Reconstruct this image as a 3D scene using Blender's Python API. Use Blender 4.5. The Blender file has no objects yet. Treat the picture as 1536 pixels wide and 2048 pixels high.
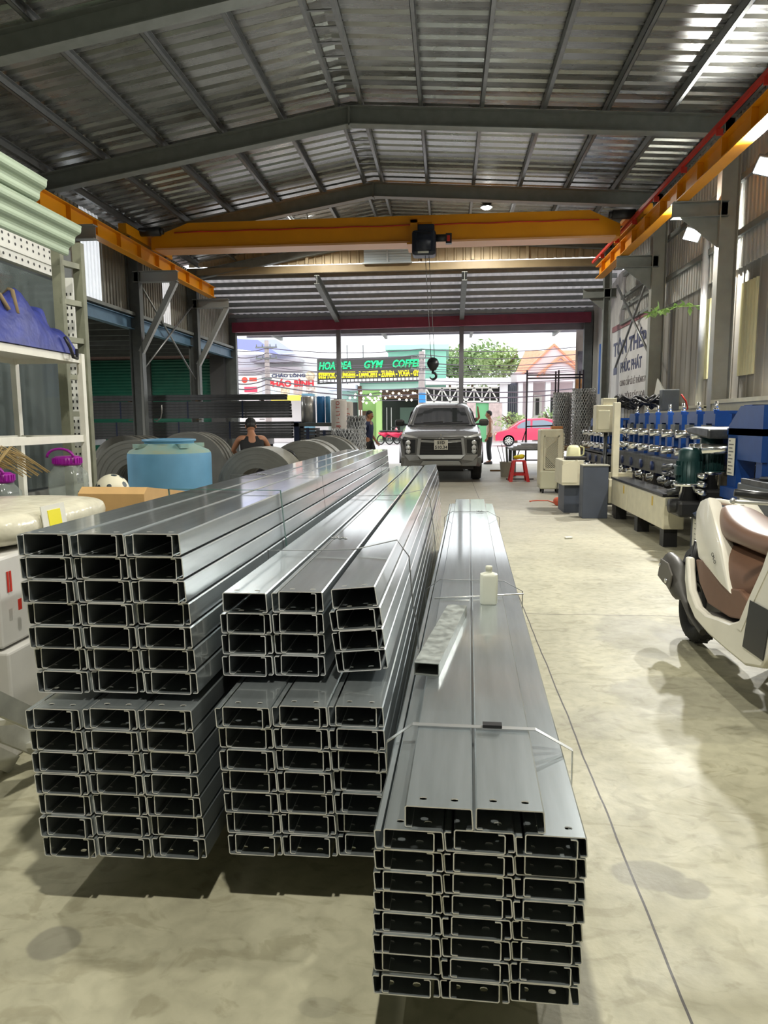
import bpy, bmesh, math, random
from mathutils import Vector, Matrix
random.seed(7)
PI = math.pi
SC = bpy.context.scene
COL = SC.collection

# ---------------------------------------------------------------- camera model
CF, CYAW, CPIT, CROL, CH = 1422.0, math.radians(5.1), math.radians(7.3), math.radians(-0.4), 1.35
_cy, _sy, _cp, _sp = math.cos(CYAW), math.sin(CYAW), math.cos(CPIT), math.sin(CPIT)
FWD = Vector((-_sy*_cp, _cy*_cp, -_sp)); _r = Vector((_cy, _sy, 0)); _u = _r.cross(FWD)
RGT = math.cos(CROL)*_r + math.sin(CROL)*_u
UPV = -math.sin(CROL)*_r + math.cos(CROL)*_u
EYE = Vector((0, 0, CH))
def at(px, py, X=None, Y=None, Z=None):
    d = RGT*((px-768)/CF) - UPV*((py-1024)/CF) + FWD
    t = (Y/d.y) if Y is not None else (X/d.x) if X is not None else ((Z-CH)/d.z)
    return EYE + d*t
cam_data = bpy.data.cameras.new('camera'); cam = bpy.data.objects.new('camera', cam_data); COL.objects.link(cam)
cam_data.sensor_fit = 'HORIZONTAL'; cam_data.sensor_width = 36.0; cam_data.lens = CF/1536*36.0
cam_data.clip_start = 0.05; cam_data.clip_end = 400
M4 = Matrix((RGT, UPV, -FWD)).transposed().to_4x4(); M4.translation = EYE
cam.matrix_world = M4
SC.camera = cam
SC.view_settings.view_transform = 'Standard'; SC.view_settings.look = 'None'
SC.view_settings.gamma = 1.0; SC.view_settings.use_curve_mapping = False
SC.view_settings.exposure = 0.3

# ---------------------------------------------------------------- materials
def srgb(r, g, b):
    f = lambda c: (c/255/12.92) if c/255 <= .04045 else ((c/255+.055)/1.055)**2.4
    return (f(r), f(g), f(b))
def mat(name, col, rough=.5, metal=0., noise=0., nscale=20., stretch=None, bump=0., bscale=None, spec=.5,
        trans=0., alpha=1., coat=0., emit=None, estr=0., col2=None, detail=4., rvar=0.):
    m = bpy.data.materials.new(name); m.use_nodes = True
    nt = m.node_tree; b = nt.nodes['Principled BSDF']
    b.inputs['Base Color'].default_value = (*col, 1); b.inputs['Roughness'].default_value = rough
    b.inputs['Metallic'].default_value = metal; b.inputs['Specular IOR Level'].default_value = spec
    b.inputs['Transmission Weight'].default_value = trans; b.inputs['Alpha'].default_value = alpha
    b.inputs['Coat Weight'].default_value = coat
    if emit: b.inputs['Emission Color'].default_value = (*emit, 1); b.inputs['Emission Strength'].default_value = estr
    if noise or col2 or bump or rvar:
        tc = nt.nodes.new('ShaderNodeTexCoord'); mp = nt.nodes.new('ShaderNodeMapping')
        nt.links.new(tc.outputs['Object'], mp.inputs['Vector'])
        if stretch: mp.inputs['Scale'].default_value = stretch
        nz = nt.nodes.new('ShaderNodeTexNoise'); nz.inputs['Scale'].default_value = nscale; nz.inputs['Detail'].default_value = detail
        nt.links.new(mp.outputs['Vector'], nz.inputs['Vector'])
        if noise or col2:
            cr = nt.nodes.new('ShaderNodeValToRGB')
            a = tuple(max(0, c*(1-noise)) for c in col); c2 = col2 or tuple(min(1, c*(1+noise)) for c in col)
            cr.color_ramp.elements[0].color = (*a, 1); cr.color_ramp.elements[0].position = .3
            cr.color_ramp.elements[1].color = (*c2, 1); cr.color_ramp.elements[1].position = .7
            nt.links.new(nz.outputs['Fac'], cr.inputs['Fac']); nt.links.new(cr.outputs['Color'], b.inputs['Base Color'])
        if rvar:
            mr = nt.nodes.new('ShaderNodeMapRange'); mr.inputs['To Min'].default_value = max(.02, rough-rvar); mr.inputs['To Max'].default_value = min(1, rough+rvar)
            mr.inputs['From Min'].default_value = .3; mr.inputs['From Max'].default_value = .7
            nt.links.new(nz.outputs['Fac'], mr.inputs['Value']); nt.links.new(mr.outputs['Result'], b.inputs['Roughness'])
        if bump:
            bp = nt.nodes.new('ShaderNodeBump'); bp.inputs['Strength'].default_value = bump; bp.inputs['Distance'].default_value = .01
            n2 = nz
            if bscale:
                n2 = nt.nodes.new('ShaderNodeTexNoise'); n2.inputs['Scale'].default_value = bscale; nt.links.new(mp.outputs['Vector'], n2.inputs['Vector'])
            nt.links.new(n2.outputs['Fac'], bp.inputs['Height']); nt.links.new(bp.outputs['Normal'], b.inputs['Normal'])
    return m
def emat(name, col, s):
    m = bpy.data.materials.new(name); m.use_nodes = True; nt = m.node_tree; nt.nodes.clear()
    o = nt.nodes.new('ShaderNodeOutputMaterial'); e = nt.nodes.new('ShaderNodeEmission')
    e.inputs['Color'].default_value = (*col, 1); e.inputs['Strength'].default_value = s
    nt.links.new(e.outputs[0], o.inputs[0]); return m

# ---------------------------------------------------------------- mesh builder
class MB:
    def __init__(s): s.v = []; s.f = []; s.mi = []; s.cur = 0; s.sm = []; s.smooth = False
    def add(s, vs, fs):
        b = len(s.v); s.v += [Vector(v) for v in vs]
        for f in fs: s.f.append(tuple(b+i for i in f)); s.mi.append(s.cur); s.sm.append(s.smooth)
        return s
    def box(s, c, d, rot=None, taper=1.0, bev=0.):
        hx, hy, hz = d[0]/2, d[1]/2, d[2]/2
        if bev > 0: return s.rbox(c, d, bev, rot)
        vs = [Vector((x*hx*(taper if z > 0 else 1), y*hy*(taper if z > 0 else 1), z*hz)) for z in (-1, 1) for x, y in ((-1, -1), (1, -1), (1, 1), (-1, 1))]
        if rot is not None: vs = [rot @ v for v in vs]
        c = Vector(c)
        return s.add([v+c for v in vs], [(3, 2, 1, 0), (4, 5, 6, 7), (0, 1, 5, 4), (1, 2, 6, 5), (2, 3, 7, 6), (3, 0, 4, 7)])
    def rbox(s, c, d, r, rot=None):
        bm = bmesh.new(); bmesh.ops.create_cube(bm, size=1.0)
        for v in bm.verts: v.co = Vector((v.co.x*d[0], v.co.y*d[1], v.co.z*d[2]))
        bmesh.ops.bevel(bm, geom=list(bm.edges), offset=min(r, min(d)*.49), segments=2, profile=.5, affect='EDGES')
        bm.verts.index_update(); c = Vector(c)
        vs = [(rot @ v.co if rot is not None else v.co.copy())+c for v in bm.verts]
        fs = [[v.index for v in f.verts] for f in bm.faces]; bm.free()
        return s.add(vs, fs)
    def b2(s, lo, hi, bev=0.):
        return s.box([(a+b)/2 for a, b in zip(lo, hi)], [abs(b-a) for a, b in zip(lo, hi)], bev=bev)
    def bar(s, p0, p1, w, h, up=(0, 0, 1)):
        p0, p1 = Vector(p0), Vector(p1); d = (p1-p0).normalized(); up = Vector(up)
        if abs(d.dot(up)) > .99: up = Vector((0, 1, 0)) if abs(d.y) < .9 else Vector((1, 0, 0))
        x = d.cross(up).normalized(); z = x.cross(d)
        vs = [p+x*(a*w/2)+z*(b*h/2) for p in (p0, p1) for a, b in ((-1, -1), (1, -1), (1, 1), (-1, 1))]
        return s.add(vs, [(0, 1, 2, 3), (7, 6, 5, 4), (0, 4, 5, 1), (1, 5, 6, 2), (2, 6, 7, 3), (3, 7, 4, 0)])
    def ibeam(s, p0, p1, w, h, tf=.012, tw=.008, up=(0, 0, 1)):
        p0, p1 = Vector(p0), Vector(p1); d = (p1-p0).normalized(); x = d.cross(Vector(up)).normalized(); z = x.cross(d)
        o = z*(h/2-tf/2)
        s.bar(p0+o, p1+o, w, tf, up=z); s.bar(p0-o, p1-o, w, tf, up=z); s.bar(p0, p1, tw, h-2*tf, up=z); return s
    def tube(s, p0, p1, r, n=10, r1=None, caps=True):
        return s.path([p0, p1], [r, r if r1 is None else r1], n, caps)
    def path(s, pts, r, n=8, caps=True, closed=False):
        pts = [Vector(p) for p in pts]; k = len(pts); rs = r if isinstance(r, (list, tuple)) else [r]*k
        ref = None; vs = []; 
        for i, p in enumerate(pts):
            if closed: d = pts[(i+1) % k]-pts[i-1]
            else: d = pts[min(i+1, k-1)]-pts[max(i-1, 0)]
            d.normalize()
            if ref is None: ref = Vector((0, 0, 1)) if abs(d.z) < .9 else Vector((1, 0, 0))
            x = d.cross(ref)
            if x.length < 1e-4: x = d.cross(Vector((.3, 1, .2)))
            x.normalize(); y = x.cross(d).normalized(); ref = y
            vs += [p+(x*math.cos(2*PI*j/n)+y*math.sin(2*PI*j/n))*rs[i] for j in range(n)]
        fs = []
        for i in range(k if closed else k-1):
            a, b = i*n, ((i+1) % k)*n
            fs += [(a+j, a+(j+1) % n, b+(j+1) % n, b+j) for j in range(n)]
        if caps and not closed: fs += [tuple(range(n-1, -1, -1)), tuple((k-1)*n+j for j in range(n))]
        sm = s.smooth; s.smooth = True; s.add(vs, fs); s.smooth = sm
        return s
    def lathe(s, prof, c=(0, 0, 0), n=24, M=None, flat=False, a0=0., a1=2*PI):
        c = Vector(c); vs = []; full = abs(a1-a0-2*PI) < 1e-6; k = n if full else n+1
        for r, z in prof:
            for j in range(k):
                a = a0+(a1-a0)*j/n
                v = Vector((r*math.cos(a), r*math.sin(a), z)); vs.append((M @ v if M is not None else v)+c)
        fs = []
        for i in range(len(prof)-1):
            for j in range(n):
                j2 = (j+1) % k
                fs.append((i*k+j, i*k+j2, (i+1)*k+j2, (i+1)*k+j))
        sm = s.smooth; s.smooth = not flat; s.add(vs, fs); s.smooth = sm; return s
    def disc(s, c, r, nrm=(0, 0, 1), n=20):
        q = Vector(nrm).to_track_quat('Z', 'Y'); c = Vector(c)
        return s.add([c+q @ Vector((r*math.cos(2*PI*j/n), r*math.sin(2*PI*j/n), 0)) for j in range(n)], [tuple(range(n))])
    def prism(s, poly, d, M=None):
        """poly: list of 3D points (planar loop), d: extrusion vector"""
        n = len(poly); d = Vector(d); a = [Vector(p) for p in poly]; vs = a+[p+d for p in a]
        if M is not None: vs = [M @ v for v in vs]
        return s.add(vs, [tuple(range(n-1, -1, -1)), tuple(range(n, 2*n))]+[(i, (i+1) % n, n+(i+1) % n, n+i) for i in range(n)])
    def quad(s, a, b, c, d): return s.add([a, b, c, d], [(0, 1, 2, 3)])
    def loft(s, rings, closed=True, caps=True):
        n = len(rings[0]); vs = [p for r in rings for p in r]; fs = []
        for i in range(len(rings)-1):
            for j in range(n if closed else n-1):
                j2 = (j+1) % n; fs.append((i*n+j, i*n+j2, (i+1)*n+j2, (i+1)*n+j))
        if caps and closed: fs += [tuple(range(n-1, -1, -1)), tuple((len(rings)-1)*n+j for j in range(n))]
        return s.add(vs, fs)
    def ball(s, c, r, n=12, sc=(1, 1, 1), M=None):
        m = max(4, n*2//3)
        prof = [(math.sin(PI*i/m), -math.cos(PI*i/m)) for i in range(m+1)]
        c = Vector(c); b = len(s.v); vs = []
        for a, z in prof:
            for j in range(n):
                v = Vector((a*math.cos(2*PI*j/n)*r*sc[0], a*math.sin(2*PI*j/n)*r*sc[1], z*r*sc[2])); vs.append((M @ v if M is not None else v)+c)
        fs = [(i*n+j, i*n+(j+1) % n, (i+1)*n+(j+1) % n, (i+1)*n+j) for i in range(m) for j in range(n)]
        sm = s.smooth; s.smooth = True; s.add(vs, fs); s.smooth = sm; return s
    def corr(s, o, u, v, nrm, ul, vl, pitch=.2, depth=.03, prof='trap', vseg=1, th=0.):
        """corrugated sheet: ribs run along v, repeat along u, stick out along nrm"""
        o, u, v, nrm = map(Vector, (o, u, v, nrm)); pts = []; x = 0
        P = dict(trap=((0, 0), (.62, 0), (.72, 1), (.9, 1)), wave=tuple((i/6, .5-.5*math.cos(2*PI*i/6)) for i in range(6)),
                 box=((0, 0), (.46, 0), (.5, 1), (.96, 1)), rib=((0, 0), (.78, 0), (.84, 1), (.94, 1)))[prof]
        while x < ul-1e-6:
            for t, h in P:
                if x+t*pitch < ul: pts.append((x+t*pitch, h*depth))
            x += pitch
        pts.append((ul, 0.)); n = len(pts); vs = []
        for k in range(vseg+1):
            for (a, h) in pts: vs.append(o+u*a+nrm*h+v*(vl*k/vseg))
        return s.add(vs, [(k*n+i, k*n+i+1, (k+1)*n+i+1, (k+1)*n+i) for k in range(vseg) for i in range(n-1)])
    def text(s, txt, size, M, extrude=.004, sx=1.0, align='LEFT', bold=0.0, shear=0., width=None):
        cu = bpy.data.curves.new('t', 'FONT'); cu.body = txt; cu.size = size; cu.extrude = extrude; cu.align_x = align; cu.offset = bold; cu.shear = shear; cu.resolution_u = 3
        ob = bpy.data.objects.new('t', cu); COL.objects.link(ob)
        dg = bpy.context.evaluated_depsgraph_get(); me = bpy.data.meshes.new_from_object(ob.evaluated_get(dg))
        if width and len(me.vertices):
            xs = [v.co.x for v in me.vertices]; sx = width/max(1e-6, max(xs)-min(xs))
        vs = [M @ Vector((v.co.x*sx, v.co.y, v.co.z)) for v in me.vertices]; s.add(vs, [tuple(p.vertices) for p in me.polygons])
        bpy.data.objects.remove(ob); bpy.data.curves.remove(cu); bpy.data.meshes.remove(me); return s
    def build(s, name, m, parent=None, world=False, bevel=0., subsurf=0, autosmooth=None):
        me = bpy.data.meshes.new(name); off = Vector(); q = parent
        while world and q is not None: off = off+Vector(q.location); q = q.parent
        me.from_pydata([v-off for v in s.v], [], s.f)
        for mm in (m if isinstance(m, (list, tuple)) else [m]): me.materials.append(mm)
        me.polygons.foreach_set('material_index', s.mi); me.polygons.foreach_set('use_smooth', s.sm)
        me.update()
        o = bpy.data.objects.new(name, me); COL.objects.link(o); o.parent = parent
        if bevel:
            md = o.modifiers.new('b', 'BEVEL'); md.width = bevel; md.segments = 2; md.limit_method = 'ANGLE'; md.angle_limit = .6
        if subsurf:
            md = o.modifiers.new('s', 'SUBSURF'); md.levels = subsurf; md.render_levels = subsurf
            for p in me.polygons: p.use_smooth = True
        if autosmooth:
            bm = bmesh.new(); bm.from_mesh(me); bmesh.ops.recalc_face_normals(bm, faces=bm.faces)
            for f in bm.faces: f.smooth = True
            for e in bm.edges:
                if len(e.link_faces) == 2 and e.calc_face_angle(0) > autosmooth: e.smooth = False
            bm.to_mesh(me); bm.free()
        return o
def tag(o, label=None, cat=None, group=None, kind=None):
    if label: o['label'] = label
    if cat: o['category'] = cat
    if group: o['group'] = group
    if kind: o['kind'] = kind
    return o
def thing(name, label, cat, loc=(0, 0, 0), rz=0., group=None):
    o = bpy.data.objects.new(name, None); COL.objects.link(o); o.location = loc; o.rotation_euler = (0, 0, rz)
    o.empty_display_size = .1
    return tag(o, label, cat, group)
def struct(name, mb, m, **k):
    o = mb.build(name, m, **k); o['kind'] = 'structure'; return o
def copy_tree(o, parent=None):
    c = o.copy(); COL.objects.link(c)
    if parent is not None: c.parent = parent
    for ch in list(o.children): copy_tree(ch, c)
    return c
def rotm(ax, a): return Matrix.Rotation(a, 3, ax)
def TM(o, x, y):
    """4x4 text matrix: origin o, text runs along x, up along y"""
    x, y = Vector(x).normalized(), Vector(y).normalized(); z = x.cross(y)
    m = Matrix((x, y, z)).transposed().to_4x4(); m.translation = Vector(o); return m
# ================================================================ SETTING
GALV = mat('galvanised', (.46, .51, .53), .32, .80, noise=.10, nscale=5, stretch=(6, .5, 6), coat=1.)
GALV.node_tree.nodes['Principled BSDF'].inputs['Coat Roughness'].default_value = .08
GALVRIM = mat('cut_edge', (.92, .93, .92), .5, .1)  # near white: lamp glint on the cut edges painted into the colour
ROOFM = mat('roof_sheet', (.33, .335, .325), .28, .75, noise=.12, nscale=3, stretch=(.6, 5, 1), rvar=.06)
STEEL_G = mat('grey_paint', srgb(122, 126, 123), .5, .1, noise=.1, nscale=8)
STEEL_D = mat('dark_grey_paint', srgb(92, 96, 96), .5, .1, noise=.12, nscale=8)
PURL = mat('purlin_steel', (.26, .27, .27), .42, .8, noise=.1, nscale=9)
WALLC = mat('wall_sheet', srgb(190, 190, 186), .5, .3, noise=.14, nscale=2.5, stretch=(1, 1, .4))
WALLD = mat('wall_sheet_dirty', srgb(140, 136, 128), .65, .1, noise=.25, nscale=1.8, stretch=(1.5, 1.5, .5))
GABLE = mat('gable_sheet', srgb(178, 160, 130), .5, .2, noise=.12, nscale=4)
ORANGE = mat('crane_orange', srgb(220, 146, 10), .38, 0., noise=.05, nscale=3)
RED = mat('red_paint', srgb(190, 45, 30), .45)
MAROON = mat('maroon', srgb(128, 42, 66), .5, noise=.12, nscale=5)
WHITE = mat('white_paint', srgb(225, 224, 214), .5, noise=.05, nscale=12)
CREAM = mat('cream_paint', srgb(212, 206, 180), .45, noise=.07, nscale=9)
BLUE = mat('machine_blue', srgb(20, 64, 130), .38, noise=.12, nscale=9)
BLACK = mat('black', (.012, .012, .013), .5)
BLACKP = mat('black_plastic', (.02, .02, .022), .35)
RUBBER = mat('rubber', (.018, .018, .018), .8, bump=.2, nscale=60)
CHROME = mat('chrome_steel', (.82, .83, .84), .16, 1., noise=.05, nscale=30)
DARKST = mat('dark_steel', (.10, .105, .11), .4, .7, noise=.3, nscale=14)

def concrete():
    m = bpy.data.materials.new('concrete'); m.use_nodes = True; nt = m.node_tree; L = nt.links.new; b = nt.nodes['Principled BSDF']
    tc = nt.nodes.new('ShaderNodeTexCoord'); N = nt.nodes.new
    def noise(sc, det=5, st=None, dist=0.):
        n = N('ShaderNodeTexNoise'); n.inputs['Scale'].default_value = sc; n.inputs['Detail'].default_value = det; n.inputs['Distortion'].default_value = dist
        mp = N('ShaderNodeMapping'); L(tc.outputs['Object'], mp.inputs['Vector'])
        if st: mp.inputs['Scale'].default_value = st
        L(mp.outputs['Vector'], n.inputs['Vector']); return n.outputs['Fac']
    def ramp(f, p0, c0, p1, c1):
        r = N('ShaderNodeValToRGB'); e = r.color_ramp.elements; e[0].position = p0; e[1].position = p1
        e[0].color = (*c0, 1); e[1].color = (*c1, 1); L(f, r.inputs['Fac']); return r.outputs['Color']
    def mixc(fac, a, bb, mode='MIX'):
        x = N('ShaderNodeMix'); x.data_type = 'RGBA'; x.blend_type = mode
        if isinstance(fac, float): x.inputs[0].default_value = fac
        else: L(fac, x.inputs[0])
        for i, c in ((6, a), (7, bb)):
            if isinstance(c, tuple): x.inputs[i].default_value = (*c, 1)
            else: L(c, x.inputs[i])
        return x.outputs[2]
    def mth(op, a, bb=None, cl=False):
        x = N('ShaderNodeMath'); x.operation = op; x.use_clamp = cl
        for i, c in enumerate((a, bb)):
            if c is None: continue
            if isinstance(c, (int, float)): x.inputs[i].default_value = c
            else: L(c, x.inputs[i])
        return x.outputs[0]
    base = ramp(noise(1.1, 6, None, .6), .32, srgb(166, 162, 138), .70, srgb(196, 192, 166))
    fine = ramp(noise(16, 6, (1, 1, 1), .4), .30, (.80, .80, .79), .60, (1, 1, 1))
    col = mixc(1.0, base, fine, 'MULTIPLY')
    vein = ramp(noise(5, 9, (1, 1.6, 1), 2.2), .36, (.66, .64, .58), .46, (1, 1, 1))
    col = mixc(.55, col, mixc(1.0, col, vein, 'MULTIPLY'))
    sep = N('ShaderNodeSeparateXYZ'); L(tc.outputs['Object'], sep.inputs[0]); X, Y = sep.outputs['X'], sep.outputs['Y']
    wob = mth('MULTIPLY', mth('SUBTRACT', noise(2.0, 3), .5), .02)
    j1 = mth('LESS_THAN', mth('ABSOLUTE', mth('ADD', mth('SUBTRACT', X, .555), wob)), .0035)
    j2 = mth('MULTIPLY', mth('LESS_THAN', mth('ABSOLUTE', mth('SUBTRACT', Y, 4.93)), .004), mth('GREATER_THAN', X, .555))
    j3 = mth('LESS_THAN', mth('ABSOLUTE', mth('SUBTRACT', Y, 10.1)), .006)
    jj = mth('MAXIMUM', mth('MAXIMUM', j1, j2), j3)
    # oil and damp stains; those by the scooter also paint in its shadow
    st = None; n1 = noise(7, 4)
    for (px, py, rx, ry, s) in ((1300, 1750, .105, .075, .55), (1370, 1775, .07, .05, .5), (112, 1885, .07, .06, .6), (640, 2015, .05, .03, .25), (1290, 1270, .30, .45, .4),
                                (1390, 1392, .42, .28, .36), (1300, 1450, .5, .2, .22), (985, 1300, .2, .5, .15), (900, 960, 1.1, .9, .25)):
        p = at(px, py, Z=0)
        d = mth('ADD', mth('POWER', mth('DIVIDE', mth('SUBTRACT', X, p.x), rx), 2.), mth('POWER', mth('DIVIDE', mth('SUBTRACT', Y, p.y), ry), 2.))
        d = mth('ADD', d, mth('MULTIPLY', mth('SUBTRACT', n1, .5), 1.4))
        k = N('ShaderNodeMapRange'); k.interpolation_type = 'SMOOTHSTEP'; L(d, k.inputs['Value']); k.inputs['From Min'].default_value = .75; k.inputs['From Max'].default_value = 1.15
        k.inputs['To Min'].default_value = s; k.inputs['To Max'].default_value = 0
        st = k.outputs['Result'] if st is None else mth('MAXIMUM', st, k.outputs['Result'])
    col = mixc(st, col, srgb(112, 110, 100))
    # far floor tinted greyer: the fading warm lamp light painted into the colour
    far = N('ShaderNodeMapRange'); L(mth('ADD', Y, mth('MULTIPLY', noise(1.3, 3), 2.)), far.inputs['Value']); far.inputs['From Min'].default_value = 7.5; far.inputs['From Max'].default_value = 12.
    col = mixc(mth('MULTIPLY', far.outputs['Result'], .6), col, srgb(150, 146, 142))
    col = mixc(jj, col, (.05, .045, .04))
    L(col, b.inputs['Base Color'])
    rr = N('ShaderNodeMapRange'); L(noise(3, 5), rr.inputs['Value']); rr.inputs['To Min'].default_value = .35; rr.inputs['To Max'].default_value = .75; L(rr.outputs['Result'], b.inputs['Roughness'])
    bp = N('ShaderNodeBump'); bp.inputs['Strength'].default_value = .25; bp.inputs['Distance'].default_value = .004; L(noise(40, 6), bp.inputs['Height']); L(bp.outputs['Normal'], b.inputs['Normal'])
    return m
CONC = concrete()
XL, XR, YB, YF = -6.0, 3.85, -6.0, 19.9
struct('floor', MB().b2((-11, YB, -.2), (5.2, YF+2.6, 0)), CONC)
# ---- roof
RX, RZ, SL, SR = -1.35, 5.72, .165, .065     # ridge, underside of the purlins' tops, slopes
def roofz(x): return RZ-(RX-x)*SL if x < RX else RZ-(x-RX)*SR
YG = 16.55
ro = MB()
for x1, sl in ((XL-.25, SL), (XR+.25, SR)):
    ln = abs(x1-RX); v = Vector((x1-RX, 0, -ln*sl))
    ro.corr((RX, YB, RZ+.02), (0, 1, 0), v.normalized(), (0, 0, 1), YG-YB+.1, v.length, .25, .035, 'trap', 8)
struct('ceiling', ro, ROOFM)
for x in (RX-.16, RX+.16):
    pz = roofz(x); struct('roof_purlin', MB().b2((x-.022, YB, pz-.12), (x+.022, YG, pz)), PURL)
for side, xs in ((-1, [RX-.95-.86*i for i in range(5)]), (1, [RX+.95+.82*i for i in range(6)])):
    for x in xs:
        if x < XL-.1 or x > XR+.1: continue
        pz = roofz(x); m = MB(); m.b2((x-.003, YB, pz-.12), (x+.003, YG, pz-.004)); m.b2((x-.003, YB, pz-.12), (x+.05, YG, pz-.115)); m.b2((x-.003, YB, pz-.01), (x+.05, YG, pz-.004)); m.b2((x+.045, YB, pz-.12), (x+.05, YG, pz-.1))
        struct('roof_purlin', m, PURL)
br = MB()
for i in range(70):                                   # little lacing bars between the two ridge purlins
    y = YB+.2+i*.32; br.b2((RX-.15, y, RZ-.1), (RX+.15, y+.03, RZ-.09))
struct('ridge_beam', br, PURL)
FR = [.8, 3.95, 7.1, 10.25, 13.4]
def rafter(y, w=.16, h=.24):
    m = MB(); zb = -.12-h/2
    a = Vector((XL+.12, y, roofz(XL+.12)+zb)); r = Vector((RX, y, RZ+zb)); c = Vector((XR-.12, y, roofz(XR-.12)+zb))
    m.ibeam(a, r, w, h); m.ibeam(r, c, w, h); m.b2((RX-.012, y-w/2, RZ+zb-h/2-.02), (RX+.012, y+w/2, RZ+zb+h/2))
    # haunches at the eaves
    for p, q in ((a, r), (c, r)):
        d = (q-p).normalized(); m.prism([p+d*.1+Vector((0, -.004, -h/2)), p+d*.27+Vector((0, -.004, -h/2)), p+d*.1+Vector((0, -.004, -h/2-.22))], (0, .008, 0))
    struct('rafter_beam', m, STEEL_G)
for y in FR+[-2.35]: rafter(y)
# ---- columns
def column(x, y, h, w=.16, d=.24, m=STEEL_G, b=True):
    mb = MB(); mb.ibeam((x, y, 0), (x, y, h), w, d, up=(1, 0, 0)); mb.b2((x-d/2-.05, y-w/2-.04, 0), (x+d/2+.05, y+w/2+.04, .015))
    return struct('column', mb, m)
RUNL, RUNR = -5.4, 3.1
column(3.5, YG, roofz(XR)-.13, .14, .16, m=STEEL_G)
for y in FR[2:]:
    column(XR-.15, y, roofz(XR)-.13, m=mat('column_paint', srgb(150, 150, 142), .5, noise=.08, nscale=6))
for y in (10.25, 13.4, YG): column(XL+.1, y, roofz(XL)-.13, m=STEEL_D)
# ---- right wall
wr = MB(); wr.corr((XR+.06, YB, 3.35), (0, 1, 0), (0, 0, 1), (-1, 0, 0), YG-YB, roofz(XR)-3.35+.15, .12, .025, 'box')
struct('wall_right', wr, WALLC)
wr = MB(); wr.corr((XR+.10, YB, 0), (0, 1, 0), (0, 0, 1), (-1, 0, 0), YG-YB, 3.45, .25, .012, 'rib')
struct('wall_right', wr, WALLD)
TRL = mat('skylight_sheet', srgb(205, 200, 160), .5, noise=.15, nscale=3, stretch=(1, 1, .5))
for k, (y0, y1, z0, z1) in enumerate(((10.95, 11.72, 1.95, 3.14), (9.70, 10.22, 1.92, 3.14))):
    m = MB(); m.corr((XR+.085, y0, z0), (0, 1, 0), (0, 0, 1), (-1, 0, 0), y1-y0, z1-z0, .09, .025, 'wave'); struct('wall_right_panel', m, TRL)
m = MB(); m.b2((XR-.03, 10.1, 0), (XR+.04, 10.3, 0))
lg = MB(); lg.b2((XR-.28, 10.4, 1.38), (XR+.05, 13.3, 1.52)); lg.b2((XR-.28, 5.5, 1.36), (XR+.05, 10.1, 1.58)); lg.b2((XR-.30, 5.5, 1.55), (XR+.05, 10.1, 1.60)); lg.b2((XR-.30, 10.4, 1.50), (XR+.05, 13.3, 1.54))
struct('trim_1', lg, mat('ledge_cream', srgb(186, 180, 152), .55, noise=.1, nscale=6))
kb = MB(); kb.b2((XR-.06, 4, 0), (XR+.06, 16.4, 1.2))
struct('wall_right_lower', kb, mat('block_wall', srgb(138, 130, 120), .8, noise=.15, nscale=4))
# girts on the right wall
for z in (3.75, 4.45):
    struct('wall_beam', MB().b2((XR-.02, YB, z), (XR+.03, YG, z+.08)), STEEL_G)
# canopy bay side wall (right), behind the sign
wr2 = MB(); wr2.corr((XR+.1, YG, 0), (0, 1, 0), (0, 0, 1), (-1, 0, 0), YF-YG, 4.7, .3, .01, 'rib'); struct('wall_right', wr2, mat('front_bay_sheet', srgb(190, 188, 184), .55, noise=.12, nscale=2))
# ---- left wall (upper sheet above the open bay), open bay below
wl = MB()
wl.corr((XL-.06, YB, 3.35), (0, 1, 0), (0, 0, 1), (1, 0, 0), 11.75-YB, 1.55, .12, .022, 'box')
wl.corr((XL-.06, 12.4, 3.35), (0, 1, 0), (0, 0, 1), (1, 0, 0), 15.15-12.4, 1.55, .12, .022, 'box')
wl.corr((XL-.06, 15.55, 3.35), (0, 1, 0), (0, 0, 1), (1, 0, 0), YF-15.55, 1.55, .12, .022, 'box')
struct('wall_left', wl, mat('wall_left_sheet', srgb(150, 148, 140), .5, .25, noise=.18, nscale=2, stretch=(1, 1, .5)))
def translucent(name, col):
    m = bpy.data.materials.new(name); m.use_nodes = True; nt = m.node_tree; nt.nodes.clear()
    o = nt.nodes.new('ShaderNodeOutputMaterial'); a = nt.nodes.new('ShaderNodeBsdfTranslucent'); d = nt.nodes.new('ShaderNodeBsdfDiffuse'); x = nt.nodes.new('ShaderNodeMixShader')
    a.inputs[0].default_value = (*col, 1); d.inputs[0].default_value = (*col, 1); x.inputs[0].default_value = .25
    nt.links.new(a.outputs[0], x.inputs[1]); nt.links.new(d.outputs[0], x.inputs[2]); nt.links.new(x.outputs[0], o.inputs[0]); return m
m = MB(); m.corr((XL-.06, 11.75, 3.35), (0, 1, 0), (0, 0, 1), (1, 0, 0), .65, 1.55, .12, .022, 'box'); struct('window_1', m, translucent('clear_sheet', (.95, .96, .97)))
m = MB(); m.corr((XL-.06, 15.15, 3.35), (0, 1, 0), (0, 0, 1), (1, 0, 0), .4, 1.3, .12, .022, 'box'); struct('window_2', m, translucent('clear_sheet_b', (.85, .82, .80)))
LB = mat('blue_beam_paint', srgb(92, 124, 150), .5, noise=.12, nscale=6)
bb = MB(); bb.ibeam((XL, YB, 3.22), (XL, YF, 3.22), .14, .22); struct('wall_left_beam', bb, LB)
bb = MB(); bb.b2((XL-.05, YB, 3.36), (XL+.1, YF, 3.42)); struct('wall_left_beam', bb, STEEL_G)
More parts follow.
